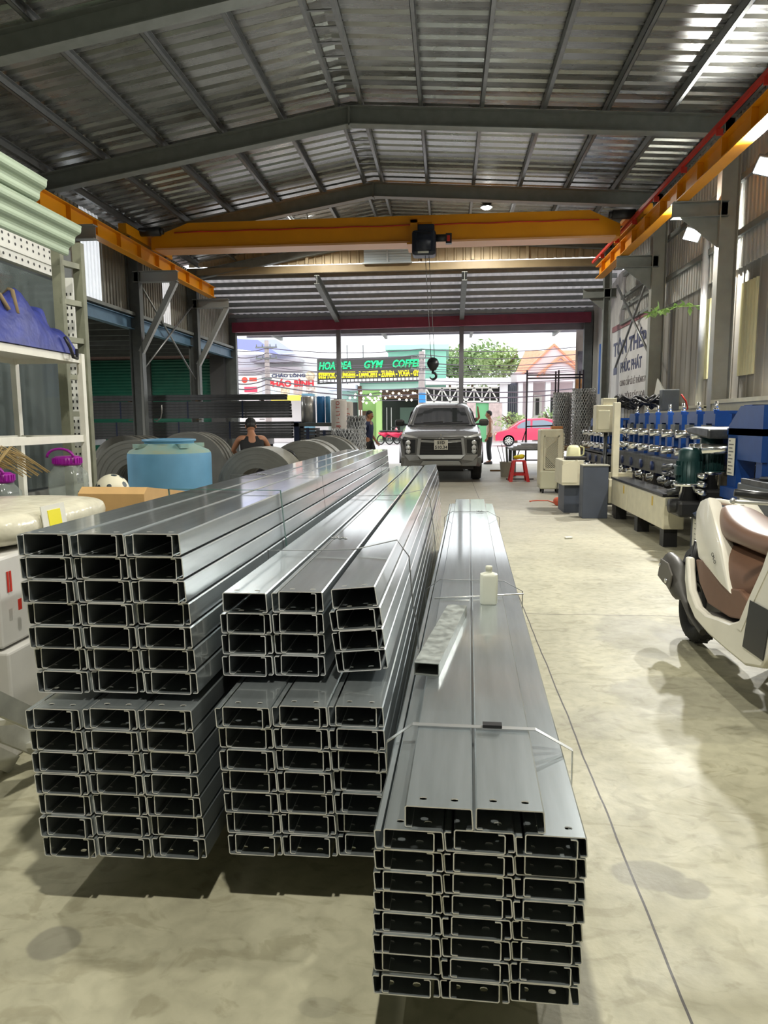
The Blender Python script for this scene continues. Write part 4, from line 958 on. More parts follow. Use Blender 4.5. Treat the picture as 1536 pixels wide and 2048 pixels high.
p = at(1490, 930, X=xa-.012); paper(t, (xa-.012, 6.90, .83), (0, -1, 0), (0, 0, 1), .155, .34, (.3, .9, .7, .9, .5, .8, .6, .9, .6, .8), 'instruction_plate')
m = MB(); P = [(xa-.1, 7.05+.6*i/8, 1.20+.045*math.sin(PI*i/8)) for i in range(9)]; m.prism([(xa-.16, 7.02, 1.16), (xa-.16, 7.6, 1.20), (xa-.16, 7.72, 1.25), (xa-.16, 7.5, 1.27), (xa-.16, 7.02, 1.255)], (.7, 0, 0)); m.build('guide_table', DARKST, t, world=True, bevel=.02)
for i, (yy, r) in enumerate(((7.22, .05), (7.42, .045), (7.55, .04))):
    m = MB(); m.lathe([(0, 0), (r, 0), (r, .6), (0, .6)], (xa-.18, yy-.1, 1.06), 18, rotm('Y', PI/2)); m.build('entry_roller', CHROME, t, world=True)
for i, z in enumerate((.80, .72, .64)):
    m = MB(); m.tube((xa-.16, 7.05, z), (xa-.16, 7.5, z), .03, 10); m.build('guide_rod', CHROME, t, world=True)
def motor(x, y, z, s=1.0):
    m = MB(); m.lathe([(0, .36), (.07, .36), (.105, .33), (.11, .24), (.11, .02), (.14, .02), (.14, 0), (0, 0)], (x, y, z), 22)
    for k in range(18):
        a = 2*PI*k/18; q = rotm('Z', a); m.box(q @ Vector((.115, 0, .13))+Vector((x, y, z)), (.02, .006, .2), q)
    m.rbox((x-.11, y-.03, z+.14), (.07, .09, .1), .01); b = m.build('drive_motor', GREENM, t, world=True)
    m = MB(); m.lathe([(.14, -.015), (.145, 0), (.145, .012), (.11, .014)], (x, y, z-.0), 22); m.lathe([(0, -.16), (.085, -.16), (.085, -.02), (.14, -.015)], (x, y, z), 22); q = m.build('gear_reducer', CHROME, b); q.location = off
    m = MB(); m.rbox((x, y, z-.24), (.26, .3, .16), .03); m.tube((x-.18, y, z-.22), (x+.02, y, z-.22), .07, 14); q = m.build('gear_case', BLACK, b); q.location = off
pm_ = at(1377, 968, X=2.40); motor(2.40, pm_.y, pm_.z)
pm_ = at(1420, 945, X=2.62); motor(2.62, pm_.y, pm_.z)
m = MB(); random.seed(21)
for i in range(26):
    y = 7.3+random.uniform(0, .7); x = 2.35+random.uniform(-.05, .35); z = .63+random.uniform(0, .24); a = random.uniform(0, 6)
    m.tube((x, y, z), (x+.12*math.cos(a), y+.12*math.sin(a), z+random.uniform(-.04, .06)), random.uniform(.012, .035), 8)
m.build('hydraulic_fittings', DARKST, t, world=True); t.children[-1]['kind'] = 'stuff'
# cream trunking boxes along the floor edge
t = thing('trunking_box', 'long cream steel cable tray box standing in front of the blue machine', 'cable box', (2.35, 8.8, 0))
m = MB(); m.rbox((2.36, 8.35, .37), (.22, 1.5, .34), .012); m.build('front_section', CREAM, t, world=True)
m = MB(); m.rbox((2.36, 9.54, .37), (.22, .86, .34), .012); m.build('rear_section', CREAM, t, world=True)
m = MB(); m.box((2.248, 9.28, .46), (.003, .05, .10)); m.box((2.248, 8.0, .46), (.003, .05, .10)); m.build('yellow_marks', mat('yellow_mark', srgb(206, 176, 70), .5), t, world=True)
m = MB(); m.b2((2.27, 7.595, .45), (2.40, 7.599, .53)); m.build('end_plate', mat('end_plate_grey', srgb(150, 150, 136), .5), t, world=True)
m = MB()
for i in range(3):
    for j in range(2): m.tube((2.30+.035*i, 7.588, .47+.035*j), (2.30+.035*i, 7.594, .47+.035*j), .008, 8)
m.build('glands', BLACK, t, world=True)
for k, y in enumerate((7.75, 8.8, 9.9)):
    m = MB(); m.b2((2.29, y-.07, 0), (2.43, y+.07, .198)); m.build('foot', BLACK, t, world=True)
m = MB(); m.b2((2.24, 7.6, .545), (2.48, 9.98, .57)); m.build('black_top', mat('black_top', (.02, .02, .022), .25), t, world=True)
# grey box with printed sheet
t = thing('floor_cabinet', 'low dark box with a printed sheet behind the scooter tail', 'cabinet', (2.6, 6.9, 0)); m = MB(); m.rbox((2.66, 6.95, .22), (.4, .85, .40), .01); m.build('body', DGREY, t, world=True)
m = MB(); m.prism([(2.40, 6.5, .43), (2.40, 7.4, .43), (2.62, 7.4, .55), (2.62, 6.5, .55)], (.02, 0, -.03)); m.build('sloped_lid', mat('lid_bluegrey', srgb(92, 104, 128), .4), t, world=True)
paper(t, (2.457, 7.3, .08), (0, -1, 0), (0, 0, 1), .52, .28, (.7, .9, .8, .5, .9), 'printed_sheet')
t = thing('control_cabinet', 'tall dark grey cabinet with white notice at the right edge', 'cabinet', (2.65, 5.7, 0)); m = MB(); m.rbox((2.72, 5.6, .41), (.62, 1.1, .82), .012); m.build('body', mat('cab_dark', srgb(84, 88, 92), .5, noise=.06, nscale=7), t, world=True)
p = at(1477, 1035, X=2.405); paper(t, (2.407, p.y, p.z), (0, -1, 0), (0, 0, 1), .20, .165, (.8, .6, .9, .7, .5), 'notice')
m = MB(); m.b2((2.42, 5.2, .82), (2.8, 6.1, .86)); m.tube((2.5, 5.9, .87), (2.5, 5.5, .90), .02, 8); m.build('top_tools', DARKST, t, world=True)
# far part of the line: second, smaller blue machine
roll_former('roll_forming_machine', 'second blue roll forming machine farther along behind the cream post', [11.75+.5*i for i in range(4)], 2.62, 3.3, .92, 0)
# cream upright post with arm
t = thing('cream_post', 'tall cream steel post standing between the two machines', 'post', (2.33, 10.15, 0))
m = MB(); m.rbox((2.33, 10.16, .9), (.09, .09, 1.36), .01); m.build('post', CREAM, t, world=True)
m = MB(); m.rbox((2.36, 10.2, .36), (.26, .30, .34), .015); m.rbox((2.42, 10.2, .56), (.3, .12, .10), .01); m.build('base_box', CREAM, t, world=True)
m = MB(); m.b2((2.34, 10.2, .0), (2.42, 10.3, .19)); m.build('foot', BLACK, t, world=True)
t = thing('control_box', 'cream control box on a bracket behind the cream post', 'control box', (2.3, 10.9, 0))
m = MB(); m.rbox((2.33, 10.9, 1.36), (.30, .24, .40), .015); m.rbox((2.38, 10.9, 1.60), (.2, .16, .12), .01); m.build('box', CREAM, t, world=True)
m = MB(); m.rbox((2.29, 10.775, 1.34), (.17, .02, .28), .005); m.build('door', mat('cream_light', srgb(226, 222, 196), .4), t, world=True)
m = MB(); m.tube((2.36, 10.95, 0), (2.36, 10.95, 1.18), .03, 10); m.build('stand', DARKST, t, world=True)
t = thing('cable_loom', 'dark bundle of cables and hoses behind the cream post above the machine', 'cables', (2.95, 11.2, 1.45)); m = MB(); random.seed(9)
for i in range(14):
    P = [Vector((2.5+.09*k, 11.0+.1*random.uniform(-1, 1), 1.60+.06*math.sin(k*1.3+i)+random.uniform(-.05, .05))) for k in range(9)]; m.path(P, .018, 6)
m.build('hoses', BLACK, t, world=True); t.children[-1]['kind'] = 'stuff'
m = MB(); m.rbox((3.2, 10.75, 1.62), (.24, .16, .3), .01); m.build('junction_box', STEEL_D, t, world=True)
m = MB(); m.path([(3.35, 10.7, 1.7), (3.42, 10.7, 1.6), (3.45, 10.7, 1.5), (3.38, 10.7, 1.42)], .012, 6); m.build('red_cable', RED, t, world=True)
# dark stand and cream drawer cabinet
t = thing('machine_stand', 'plain dark grey steel stand in front of the cream post', 'stand', (2.1, 10.1, 0))
m = MB(); m.rbox((2.02, 10.02, .36), (.34, .26, .72), .008); m.build('body', DGREY, t, world=True)
m = MB(); m.b2((1.85, 9.88, .721), (2.2, 10.16, .735)); m.build('top_plate', mat('top_plate', srgb(178, 176, 160), .4, .2), t, world=True)
t = thing('press_brake', 'cream drawer unit on a dark stand between air cooler and grey stand', 'cabinet', (1.78, 10.9, 0))
m = MB(); m.rbox((1.80, 10.75, .59), (.30, .7, .36), .01); m.build('cream_body', CREAM, t, world=True)
m = MB(); m.b2((1.70, 10.5, 0), (1.94, 11.05, .405)); m.build('dark_base', DGREY, t, world=True)
m = MB(); m.prism([(1.645, 10.39, .45), (1.645, 10.39, .70), (1.86, 10.39, .78), (1.86, 10.39, .45)], (0, .006, 0)); m.build('front_plate', mat('cream_bright', srgb(220, 214, 188), .4), t, world=True)
t = thing('plastic_jug', 'pale yellow plastic jug standing on the cream drawer unit', 'jug', (1.86, 10.75, .772))
m = MB(); m.smooth = True; m.loft([rrect(.2, .16, 0, .03), rrect(.2, .16, .02, .04), rrect(.18, .15, .16, .04), rrect(.12, .10, .20, .04), rrect(.07, .07, .205, .03)]); m.build('body', mat('pale_yellow', srgb(232, 230, 182), .4), t, autosmooth=.9)
m = MB(); m.path([(.09, 0, .19), (.15, 0, .17), (.15, 0, .07), (.10, 0, .04)], .012, 8); m.build('handle', bpy.data.materials['pale_yellow'], t)
o = MB().rbox((0, 0, 0), (.3, .18, .05), .012).build('black_tray', BLACKP); o.location = (1.85, 10.53, .797); tag(o, 'black tray of tools lying in front of the pale yellow jug', 'tray')
# air cooler
t = thing('air_cooler', 'cream evaporative air cooler on wheels with lattice side panel', 'air cooler', (1.95, 13.5, 0))
cw, cd, ch = .62, .42, 1.20; cx, cy2 = 1.97, 13.5
m = MB(); m.rbox((cx-.06, cy2, .66), (.42, cd, 1.04), .03); m.build('body', CREAM, t, world=True)
m = MB(); m.rbox((cx-.06, cy2-.01, .25), (.40, cd+.01, .34), .025); m.build('water_tank', mat('tank_cream', srgb(196, 194, 168), .3), t, world=True)
m = MB(); m.b2((cx-.18, cy2-cd/2-.012, .46), (cx+.05, cy2-cd/2-.002, 1.04)); m.build('filter_back', mat('filter_dark', srgb(60, 60, 54), .8), t, world=True)
m = MB(); x0, x1, z0, z1 = cx-.18, cx+.05, .46, 1.04; yf = cy2-cd/2-.016
for i in range(-8, 20):
    for s_ in (1, -1):
        a0 = x0+(i*.04); p0, p1 = Vector((a0, yf, z0)), Vector((a0+s_*.58, yf, z1))
        # clip the slanted bar to the panel
        def cl(p, q):
            d = q-p; t0, t1 = 0., 1.
            for lo, hi, pv, dv in ((x0, x1, p.x, d.x),):
                if abs(dv) > 1e-9:
                    ta, tb = (lo-pv)/dv, (hi-pv)/dv
                    if ta > tb: ta, tb = tb, ta
                    t0, t1 = max(t0, ta), min(t1, tb)
            return (p+d*t0, p+d*t1) if t1 > t0+.02 else None
        r = cl(p0, p1) or None
        if r: m.bar(r[0], r[1], .006, .010)
        p0, p1 = Vector((a0+.58, yf, z0)), Vector((a0+.58+s_*.58, yf, z1)); r = cl(p0, p1)
        if r: m.bar(r[0], r[1], .006, .010)
m.build('lattice', CREAM, t, world=True)
m = MB(); m.b2((cx-.20, yf-.004, 1.04), (cx+.07, yf+.01, 1.06)); m.b2((cx-.20, yf-.004, .44), (cx+.07, yf+.01, .46)); m.b2((cx-.20, yf-.004, .44), (cx-.18, yf+.01, 1.06)); m.b2((cx+.05, yf-.004, .44), (cx+.07, yf+.01, 1.06)); m.build('panel_frame', CREAM, t, world=True)
m = MB()
for i in range(14): m.box((cx+.155, cy2-.1, .46+i*.05), (.02, .24, .022), rotm('X', .3))
m.build('louvres', bpy.data.materials['cream_bright'], t, world=True)
for dx in (-.2, .08):
    for dy in (-.15, .15):
        m = MB(); m.tube((cx+dx-.015, cy2+dy, .045), (cx+dx+.015, cy2+dy, .045), .045, 14); m.b2((cx+dx-.02, cy2+dy-.02, .05), (cx+dx+.02, cy2+dy+.02, .10)); m.build('caster', BLACKP, t, world=True)
m = MB(); m.path([(cx+.1, cy2-.23, .5), (cx+.06, cy2-.24, .25), (cx+.03, cy2-.3, .03), (cx+.1, cy2-.5, .012), (cx+.25, cy2-.6, .012), (cx+.16, cy2-.85, .012)], .009, 6); m.build('power_cord', BLACKP, t, world=True)
o = MB().rbox((0, 0, 0), (.2, .2, .05), .01).build('brick', mat('orange_brick', srgb(196, 130, 80), .8)); o.location = (cx+.05, cy2, 1.207); tag(o, 'orange brick lying on top of the air cooler', 'brick')
ORG = mat('orange_plastic', srgb(206, 90, 60), .45)
for k, (px, py, s_, lab) in enumerate(((1115, 1003, .06, 'round orange cable reel on the floor in front of the air cooler'), (1152, 1002, .065, 'orange cable reel tucked under the cream drawer unit'))):
    p = at(px, py+8, Z=0); t = thing('cable_reel', lab, 'cable reel', p, group='orange cable reels')
    m = MB(); m.lathe([(0, -.05), (s_, -.05), (s_*1.1, -.03), (s_*.7, -.02), (s_*.7, .02), (s_*1.1, .03), (s_, .05), (0, .05)], (0, 0, s_*1.1), 18, rotm('X', PI/2)); m.build('spool', ORG, t)
p0 = at(1062, 1003, Z=.01); p1 = at(1110, 1006, Z=.01)
o = MB().path([Vector((0, 0, 0)), Vector((-.02, .06, 0)), Vector((.12, .16, 0)), Vector((.3, .14, 0)), p1-p0+Vector((0, 0, 0))], .008, 6).build('cord', ORG); o.location = p0; tag(o, 'thin orange cord lying in a loop left of the cable reel', 'cord')
# red stool with yellow bundle
ST = mat('red_plastic', srgb(206, 34, 36), .4); px = at(1038, 950, Z=0); sx, sy = 2.0, 17.0; pp = at(1038, 905, Y=16.0); sx, sy = pp.x, 16.0
t = thing('plastic_stool', 'red plastic stool with a yellow bundle on it', 'stool', (sx, sy, 0))
m = MB(); m.smooth = True; m.loft([rrect(.30, .30, .44, .05), rrect(.27, .27, .47, .05), rrect(.25, .25, .47, .05)]); m.build('seat', ST, t, autosmooth=.7)
for a, b in ((-1, -1), (1, -1), (1, 1), (-1, 1)):
    m = MB(); m.loft([[Vector((a*.19+c*.035, b*.19+d*.035, 0)) for c, d in ((-1, -1), (1, -1), (1, 1), (-1, 1))], [Vector((a*.115+c*.03, b*.115+d*.03, .45)) for c, d in ((-1, -1), (1, -1), (1, 1), (-1, 1))]]); m.build('leg', ST, t)
m = MB()
for a, b, c, d in ((-.175, -.175, .175, -.175), (.175, -.175, .175, .175), (.175, .175, -.175, .175), (-.175, .175, -.175, -.175)): m.bar((a, b, .16), (c, d, .16), .02, .05)
m.build('stretcher', ST, t)
m = MB(); random.seed(4)
for i in range(7): m.ball((random.uniform(-.07, .07), random.uniform(-.06, .06), .515+random.uniform(0, .05)), .07, 10, (1.1, 1, .6))
o = m.build('yellow_cloth', mat('yellow_cloth', srgb(226, 206, 40), .8)); o.location = (sx, sy, 0); tag(o, 'crumpled yellow cloth on the red stool', 'cloth')
# bucket of offcuts, sheet table, rods on the floor
pb = at(1013, 946, Z=0); bx, by = 1.62, 17.2; pp = at(1015, 930, Y=by); bx = pp.x
t = thing('bucket', 'white plastic bucket full of steel offcuts beside the red stool', 'bucket', (bx, by, 0)); m = MB(); m.lathe([(0, 0), (.155, 0), (.185, .36), (.195, .36), (.18, .355), (.15, .01)], n=26); m.build('pail', mat('pail_white', srgb(206, 202, 190), .5, noise=.08, nscale=9), t)
for k, (dx, dz) in enumerate(((-.1, .3), (-.03, .34), (.05, .28))):
    o = MB().bar((dx*.4, .07*k-.06, .02), (dx*1.5-.10, .07*k-.06, .44+dz), .05, .012).build('steel_offcut', STEEL_D if k % 2 == 0 else PURL); o.location = (bx, by, 0); tag(o, f'{("left", "middle", "right")[k]} flat steel offcut leaning in the white bucket', 'offcut', 'offcuts in the bucket')
t = thing('sheet_table', 'low steel table stacked with grey sheet metal beside the air cooler', 'table', (2.2, 18.2, 0))
m = MB(); m.b2((1.55, 17.4, .62), (3.2, 18.7, .66)); m.build('top', PURL, t, world=True)
for x in (1.62, 3.12):
    for y in (17.5, 18.6):
        m = MB(); m.b2((x-.04, y-.04, 0), (x+.04, y+.04, .62)); m.build('leg', STEEL_D, t, world=True)
SHM = mat('sheet_metal', (.55, .56, .58), .35, .8, noise=.15, nscale=6)
for k in range(4):
    o = MB().prism([(1.5+.1*k, 17.5+.06*k, .662+.03*k), (2.9, 17.55+.05*k, .662+.03*k), (3.1, 18.6, .662+.03*k), (1.65+.08*k, 18.7, .662+.03*k)], (0, 0, .026)).build('metal_sheet', SHM); tag(o, f'{ORD[k]} from the bottom of the grey metal sheets on the low table', 'metal sheet', 'metal sheets on the low table')
for k, (a, b, r, lab) in enumerate((((1012, 958), (1073, 962), .018, 'dark rod on the floor in front of the red stool'), ((980, 941), (1008, 941), .03, 'pale board on the floor left of the bucket'))):
    p, q = at(*a, Z=.02), at(*b, Z=.02); q.y = p.y
    o = MB().bar(Vector((0, 0, 0)), q-p, r*2, r*1.4).build('floor_rod' if k == 0 else 'floor_board', BLACK if k == 0 else WOOD); o.location = p; tag(o, lab, 'rod' if k == 0 else 'board')
# scaffold frames and mesh rolls by the right jamb
SCAF = mat('scaffold_pipe', srgb(60, 52, 56), .5, .4)
t = thing('scaffold_frame', 'dark pipe scaffold frame standing near the street opening', 'scaffold', (2.5, 18.6, 0)); m = MB()
pA, pB = at(1056, 750, Y=18.8), at(1168, 752, Y=18.8); y = 19.2
xs = (pA.x, (pA.x+pB.x)/2+.1, pB.x+.02)
for i, x in enumerate(xs):
    m.tube((x, 19.0, 0), (x, 19.0, 2.62), .022, 8)
    if i: m.tube((x, 19.5, 0), (x, 19.5, 2.62), .022, 8)
for z in (2.42, 2.5): m.tube((xs[0], 19.0, z), (xs[2], 19.0, z), .018, 8)
m.tube((xs[1], 19.5, 2.46), (xs[2], 19.5, 2.46), .018, 8); m.tube((xs[0], 19.0, 1.18), (xs[1]+.3, 19.0, 1.21), .018, 8); m.tube((xs[0]-.35, 18.9, 0), (xs[0], 19.0, 1.1), .014, 8); m.tube((xs[0], 19.0, .3), (xs[2], 19.0, .3), .018, 8)
m.build('pipes', SCAF, t, world=True)
for k, (px, y, r, z0, z1, lab) in enumerate(((1125, 16.3, .20, .79, 1.95, 'wire mesh roll standing behind the air cooler, left of the pair'), (1168, 15.6, .24, .79, 2.0, 'thicker wire mesh roll right of the pair behind the air cooler'))):
    p = at(px, 800, Y=y); mesh_roll('wire_mesh_roll', lab, p.x, y, r, z1-z0, z0)
o = MB().b2((2.3, 15.2, .70), (3.3, 16.6, .778)).build('bench_top', WOOD); 
t = thing('work_bench', 'steel bench carrying the two mesh rolls near the opening', 'bench', (2.8, 15.9, 0)); o.parent = t; o.location = -Vector(t.location)
for x in (2.36, 3.22):
    for y in (15.3, 16.5):
        m = MB(); m.b2((x-.03, y-.03, 0), (x+.03, y+.03, .70)); m.build('leg', STEEL_D, t, world=True)
# sign board
SGN = mat('sign_white', srgb(206, 204, 202), .55, noise=.1, nscale=2.5); NAVY = mat('sign_navy', srgb(58, 62, 98), .55); SGR = mat('sign_grey', srgb(120, 112, 112), .6)
SX = XR-.02
t = thing('sign_board', 'worn white sign board with navy lettering on the right wall', 'sign', (SX, 15.3, 2.5))
y0s, y1s = 14.05, 17.35
m = MB(); m.b2((SX, y0s, 1.62), (SX+.03, y1s, 3.34)); m.build('panel', SGN, t, world=True)
m = MB(); m.b2((SX-.02, y0s+.1, 3.34), (SX+.04, y1s, 3.46)); m.build('red_header', mat('faded_red', srgb(142, 92, 96), .6, noise=.15, nscale=4), t, world=True)
m = MB(); fx = lambda y, z: TM((SX-.004, y, z), (0, -1, 0), (0, 0, 1))
m.text('TÔN THÉP', .42, fx(17.2, 2.78), .003, width=2.75, bold=.012); m.text('PHÚC PHÁT', .30, fx(16.5, 2.38), .003, width=1.75, bold=.008); b_ = m.build('lettering', NAVY, t, world=True)
m = MB(); m.text('CUNG CẤP SỈ LẺ THÔNG KÊ', .17, fx(16.5, 2.08), .003, width=2.2); q_ = m.build('lettering', SGR, t, world=True); m = MB(); m.text('L.A.V - TÔLE CÁC LOẠI', .19, fx(16.7, 1.78), .003, width=2.3); m.build('lettering', SGR, t, world=True)
m = MB(); m.prism([(SX-.004, 17.15, 2.36), (SX-.004, 16.8, 2.36), (SX-.004, 16.8, 2.5), (SX-.004, 16.95, 2.62), (SX-.004, 17.15, 2.5)], (.003, 0, 0)); m.build('emblem', NAVY, t, world=True)
# blue sheet and grey sheet near the jamb, poster on the jamb
o = MB().corr((0, 0, 0), (0, 1, 0), (0, 0, 1), (-1, 0, 0), .95, 1.25, .2, .02, 'rib').build('blue_sheet', mat('blue_sheet', srgb(60, 110, 190), .5, noise=.08, nscale=4)); p = at(1200, 740, X=SX+.04); o.location = (SX+.04, 18.1, 2.0); tag(o, 'bright blue corrugated sheet on the right wall beside the opening', 'sheet')
t = thing('poster_board', 'tall worn orange and white poster board at the right jamb outside', 'poster', (3.62, 20.15, 0)); m = MB()
pa, pb = at(1153, 655, Y=20.2), at(1173, 800, Y=20.2)
m.b2((pa.x, 20.2, .6), (pb.x+.12, 20.24, pa.z)); m.build('board', mat('poster_white', srgb(190, 178, 170), .6, noise=.2, nscale=4), t, world=True)
m = MB(); m.b2((pa.x+.02, 20.19, 1.4), (pb.x+.1, 20.198, 2.45)); m.build('orange_print', mat('poster_orange', srgb(180, 128, 82), .6, noise=.35, nscale=7), t, world=True)
m = MB(); m.b2((pa.x+.05, 20.19, 2.6), (pb.x+.06, 20.198, 3.2)); m.build('grey_print', mat('poster_grey', srgb(130, 126, 140), .6, noise=.4, nscale=6), t, world=True)
m = MB(); m.b2((pa.x+.03, 20.3, 0), (pa.x+.09, 20.36, pa.z)); m.build('post', STEEL_D, t, world=True)
# green sprig that pokes through the wall
LEAF = mat('leaf_green', srgb(168, 206, 126), .5, noise=.2, nscale=20)
pr, pl = at(1374, 612, X=3.6), at(1308, 622, X=3.2); pr.x = 3.8; pl.y = pr.y+.6
t = thing('green_sprig', 'bright green leafy sprig poking out of the right wall', 'plant', pr); m = MB(); m.path([Vector((0, 0, 0)), (pl-pr)*.5+Vector((0, 0, .05)), pl-pr], .008, 5); m.build('stem', LEAF, t)
m = MB(); random.seed(8)
for i in range(60):
    f = random.uniform(.05, 1.05); c = (pl-pr)*f+Vector((0, 0, .05*math.sin(f*PI))); d = Vector((random.uniform(-1, 1), random.uniform(-1, 1), random.uniform(-.9, .5))).normalized(); n_ = d.cross(Vector((.2, .3, 1))).normalized(); L = random.uniform(.09, .17)
    m.add([c, c+d*L*.5+n_*L*.22, c+d*L, c+d*L*.5-n_*L*.22], [(0, 1, 2), (0, 2, 3)])
m.build('leaves', LEAF, t)
# white pipe on the wall, tarpaulin sheets
t = thing('rain_pipe', 'grey plastic rain pipe running down the right wall', 'pipe', (XR-.02, 11.35, 0)); m = MB(); m.tube((XR-.03, 11.35, 1.52), (XR-.03, 11.35, 4.0), .05, 12); m.build('pipe', mat('pipe_grey', srgb(150, 152, 156), .35), t, world=True)
o = MB().box((0, 0, 0), (.02, .5, .5), rotm('X', .5)).build('leaning_board', WHITE); o.location = (XR-.16, 13.0, 1.72); tag(o, 'small white panel leaning on the ledge of the right wall', 'panel')
p = at(1137, 1075, Z=.012); o = MB().rbox((0, 0, 0), (.09, .05, .02), .008, rotm('Z', .3)).build('paper_scrap', WHITE); o.location = p; tag(o, 'small white scrap lying on the bare floor', 'scrap')
# ---------------------------------------------------------------- SCOOTER (built nose to +X, then turned toward the camera)
SW = mat('scooter_white', srgb(226, 222, 208), .28, coat=.4, noise=.04, nscale=8); SB = mat('scooter_brown', srgb(110, 80, 62), .5, noise=.06, nscale=10); SBS = mat('seat_brown', srgb(118, 92, 78), .42, noise=.08, nscale=5); SGY = mat('scooter_grey', srgb(74, 72, 68), .5, noise=.1, nscale=12)
t = thing('motor_scooter', 'white and brown motor scooter parked at the right edge, tail toward the machines', 'scooter', (1.505, 4.34, .006), -PI/2+.03); t.rotation_euler = (-.10, 0, -PI/2+.03)
def ring_tire(R_, r): return [(R_+r*math.cos(a), r*1.15*math.sin(a)) for a in [2*PI*k/12 for k in range(13)]]
def wheel(x, R_, r, nm):
    Q = rotm('X', PI/2); m = MB(); m.lathe([(R_-r+r*math.cos(a), r*1.1*math.sin(a)) for a in [2*PI*k/12 for k in range(13)]], (x, 0, R_), 36, Q)
    for k in range(40):
        a = 2*PI*k/40; q = rotm('Y', -a); m.box(Vector((x, 0, R_))+q @ Vector((R_-.004, .012 if k % 2 else -.012, 0)), (.008, .04, .012), q)
    w = m.build(nm, RUBBER, t)
    m = MB(); m.lathe([(R_-2*r-.01, -.035), (R_-2*r+.012, -.035), (R_-2*r+.012, .035), (R_-2*r-.01, .035), (R_-2*r-.01, -.035)], (x, 0, R_), 30, Q); m.lathe([(0, -.05), (.04, -.05), (.04, .05), (0, .05)], (x, 0, R_), 16, Q)
    for k in range(5): q = rotm('Y', 2*PI*k/5); m.box(Vector((x, 0, R_))+q @ Vector((R_*.38, 0, 0)), (R_*.7, .025, .03), q)
    m.build('rim', SGY, w); return w
wheel(0, .235, .055, 'rear_wheel'); wheel(1.22, .235, .05, 'front_wheel')
def halfring(x, z0, z1, w, n=12, p=.6, wz=.5):
    """closed super-ellipse ring across the scooter at x"""
    out = []
    for k in range(n):
        a = 2*PI*k/n; ex = lambda c: math.copysign(abs(c)**p, c)
        out.append(Vector((x, ex(math.cos(a))*w, (z0+z1)/2+ex(math.sin(a))*(z1-z0)/2)))
    return out
m = MB(); m.loft([halfring(x, a, b, w) for x, a, b, w in ((.20, .74, .84, .05), (.26, .70, .88, .09), (.34, .68, .875, .12), (.45, .68, .845, .145), (.58, .69, .82, .15), (.72, .685, .80, .14), (.86, .68, .80, .12), (.96, .68, .79, .09), (1.0, .70, .77, .05))]); m.build('seat', SBS, t, subsurf=2)
m = MB(); m.loft([halfring(x, a, b, w, p=.8) for x, a, b, w in ((.30, .60, .72, .08), (.40, .50, .70, .13), (.52, .40, .70, .15), (.62, .33, .69, .155), (.74, .30, .69, .145), (.86, .32, .68, .11), (.9, .36, .66, .06))]); m.build('under_seat_body', SB, t, subsurf=2)
for s_ in (-1, 1):
    y = s_*.155
    m = MB(); P = [(.04, .80), (.08, .865), (.20, .895), (.30, .84), (.42, .76), (.54, .66), (.72, .455), (.60, .475), (.40, .52), (.20, .545), (.08, .66)]
    rg = []
    for off_, sc_, b_ in ((-.06, .9, -1), (-.03, .99, 0), (0., 1., 0), (.012, .96, 0), (.018, .85, 1)):
        cx_, cz_ = sum(p[0] for p in P)/len(P), sum(p[1] for p in P)/len(P); rg.append([Vector((cx_+(px-cx_)*sc_, s_*(.115+off_+.03*min(1, max(0, (px-.1)/.35))), cz_+(pz-cz_)*sc_)) for px, pz in P])
    m.loft(rg if s_ > 0 else [r[::-1] for r in rg]); pn = m.build('side_panel', SW, t, autosmooth=.6)
    if s_ < 0:
        m = MB(); m.text('GRANDE', .032, Matrix.Translation((.60, -.175, .505)) @ TM((0, 0, 0), (-.8, 0, .55), (.55, 0, .8)), .001) if False else m.text('CPI-O', .030, TM((.44, -.1665, .612), (.80, 0, -.62), (.62, 0, .80)), .001, shear=.2); m.build('side_lettering', SGY, pn)
    # lower fairing: sweeps from tail to floor board and up into the leg shield
    P = [(.16, .56), (.20, .565), (.235, .50), (.30, .40), (.42, .335), (.56, .325), (.70, .345), (.84, .36), (.93, .40), (1.0, .52), (1.08, .66), (1.20, .78), (1.30, .80), (1.34, .60), (1.30, .40), (1.20, .26), (1.05, .22), (.85, .225), (.62, .235), (.42, .265), (.28, .33), (.20, .43)]
    P = [(x, z-.02) for x, z in P]
    m = MB(); m.prism([(px, s_*.150, pz) for px, pz in P], (0, s_*.045, 0)); m.build('lower_fairing', SW, t, bevel=.012, autosmooth=.5)
m = MB(); m.loft([[Vector((x, y, z)) for y in (-.16, .16)]+[Vector((x, y, z-.03)) for y in (.16, -.16)] for x, z in ((.50, .31), (.75, .325), (.9, .35))]); m.build('floor_mat', SGY, t)
m = MB(); m.loft([[Vector((x, -.20, z)), Vector((x, .20, z)), Vector((x+.05, .20, z-.0)), Vector((x+.05, -.20, z))] for x, z in ((.93, .34), (1.0, .5), (1.08, .66), (1.14, .86))]); m.build('leg_shield', SW, t)
m = MB(); m.b2((1.02, -.198, .28), (1.22, -.202, .50)); m.build('side_vent', BLACKP, t)
m = MB(); m.rbox((1.12, 0, .97), (.16, .34, .12), .04); m.build('handle_cover', SW, t)
for s_ in (-1, 1):
    m = MB(); m.tube((1.10, s_*.16, .985), (1.05, s_*.36, .985), .017, 12); g_ = m.build('grip', BLACKP, t)
    m = MB(); m.path([(1.12, s_*.15, .96), (1.13, s_*.25, .955), (1.10, s_*.36, .95), (1.09, s_*.375, .95)], .009, 6); m.ball((1.09, s_*.378, .95), .014, 8); m.build('brake_lever', mat('lever', (.7, .7, .68), .35, .8) if s_ < 0 else bpy.data.materials['lever'], t)
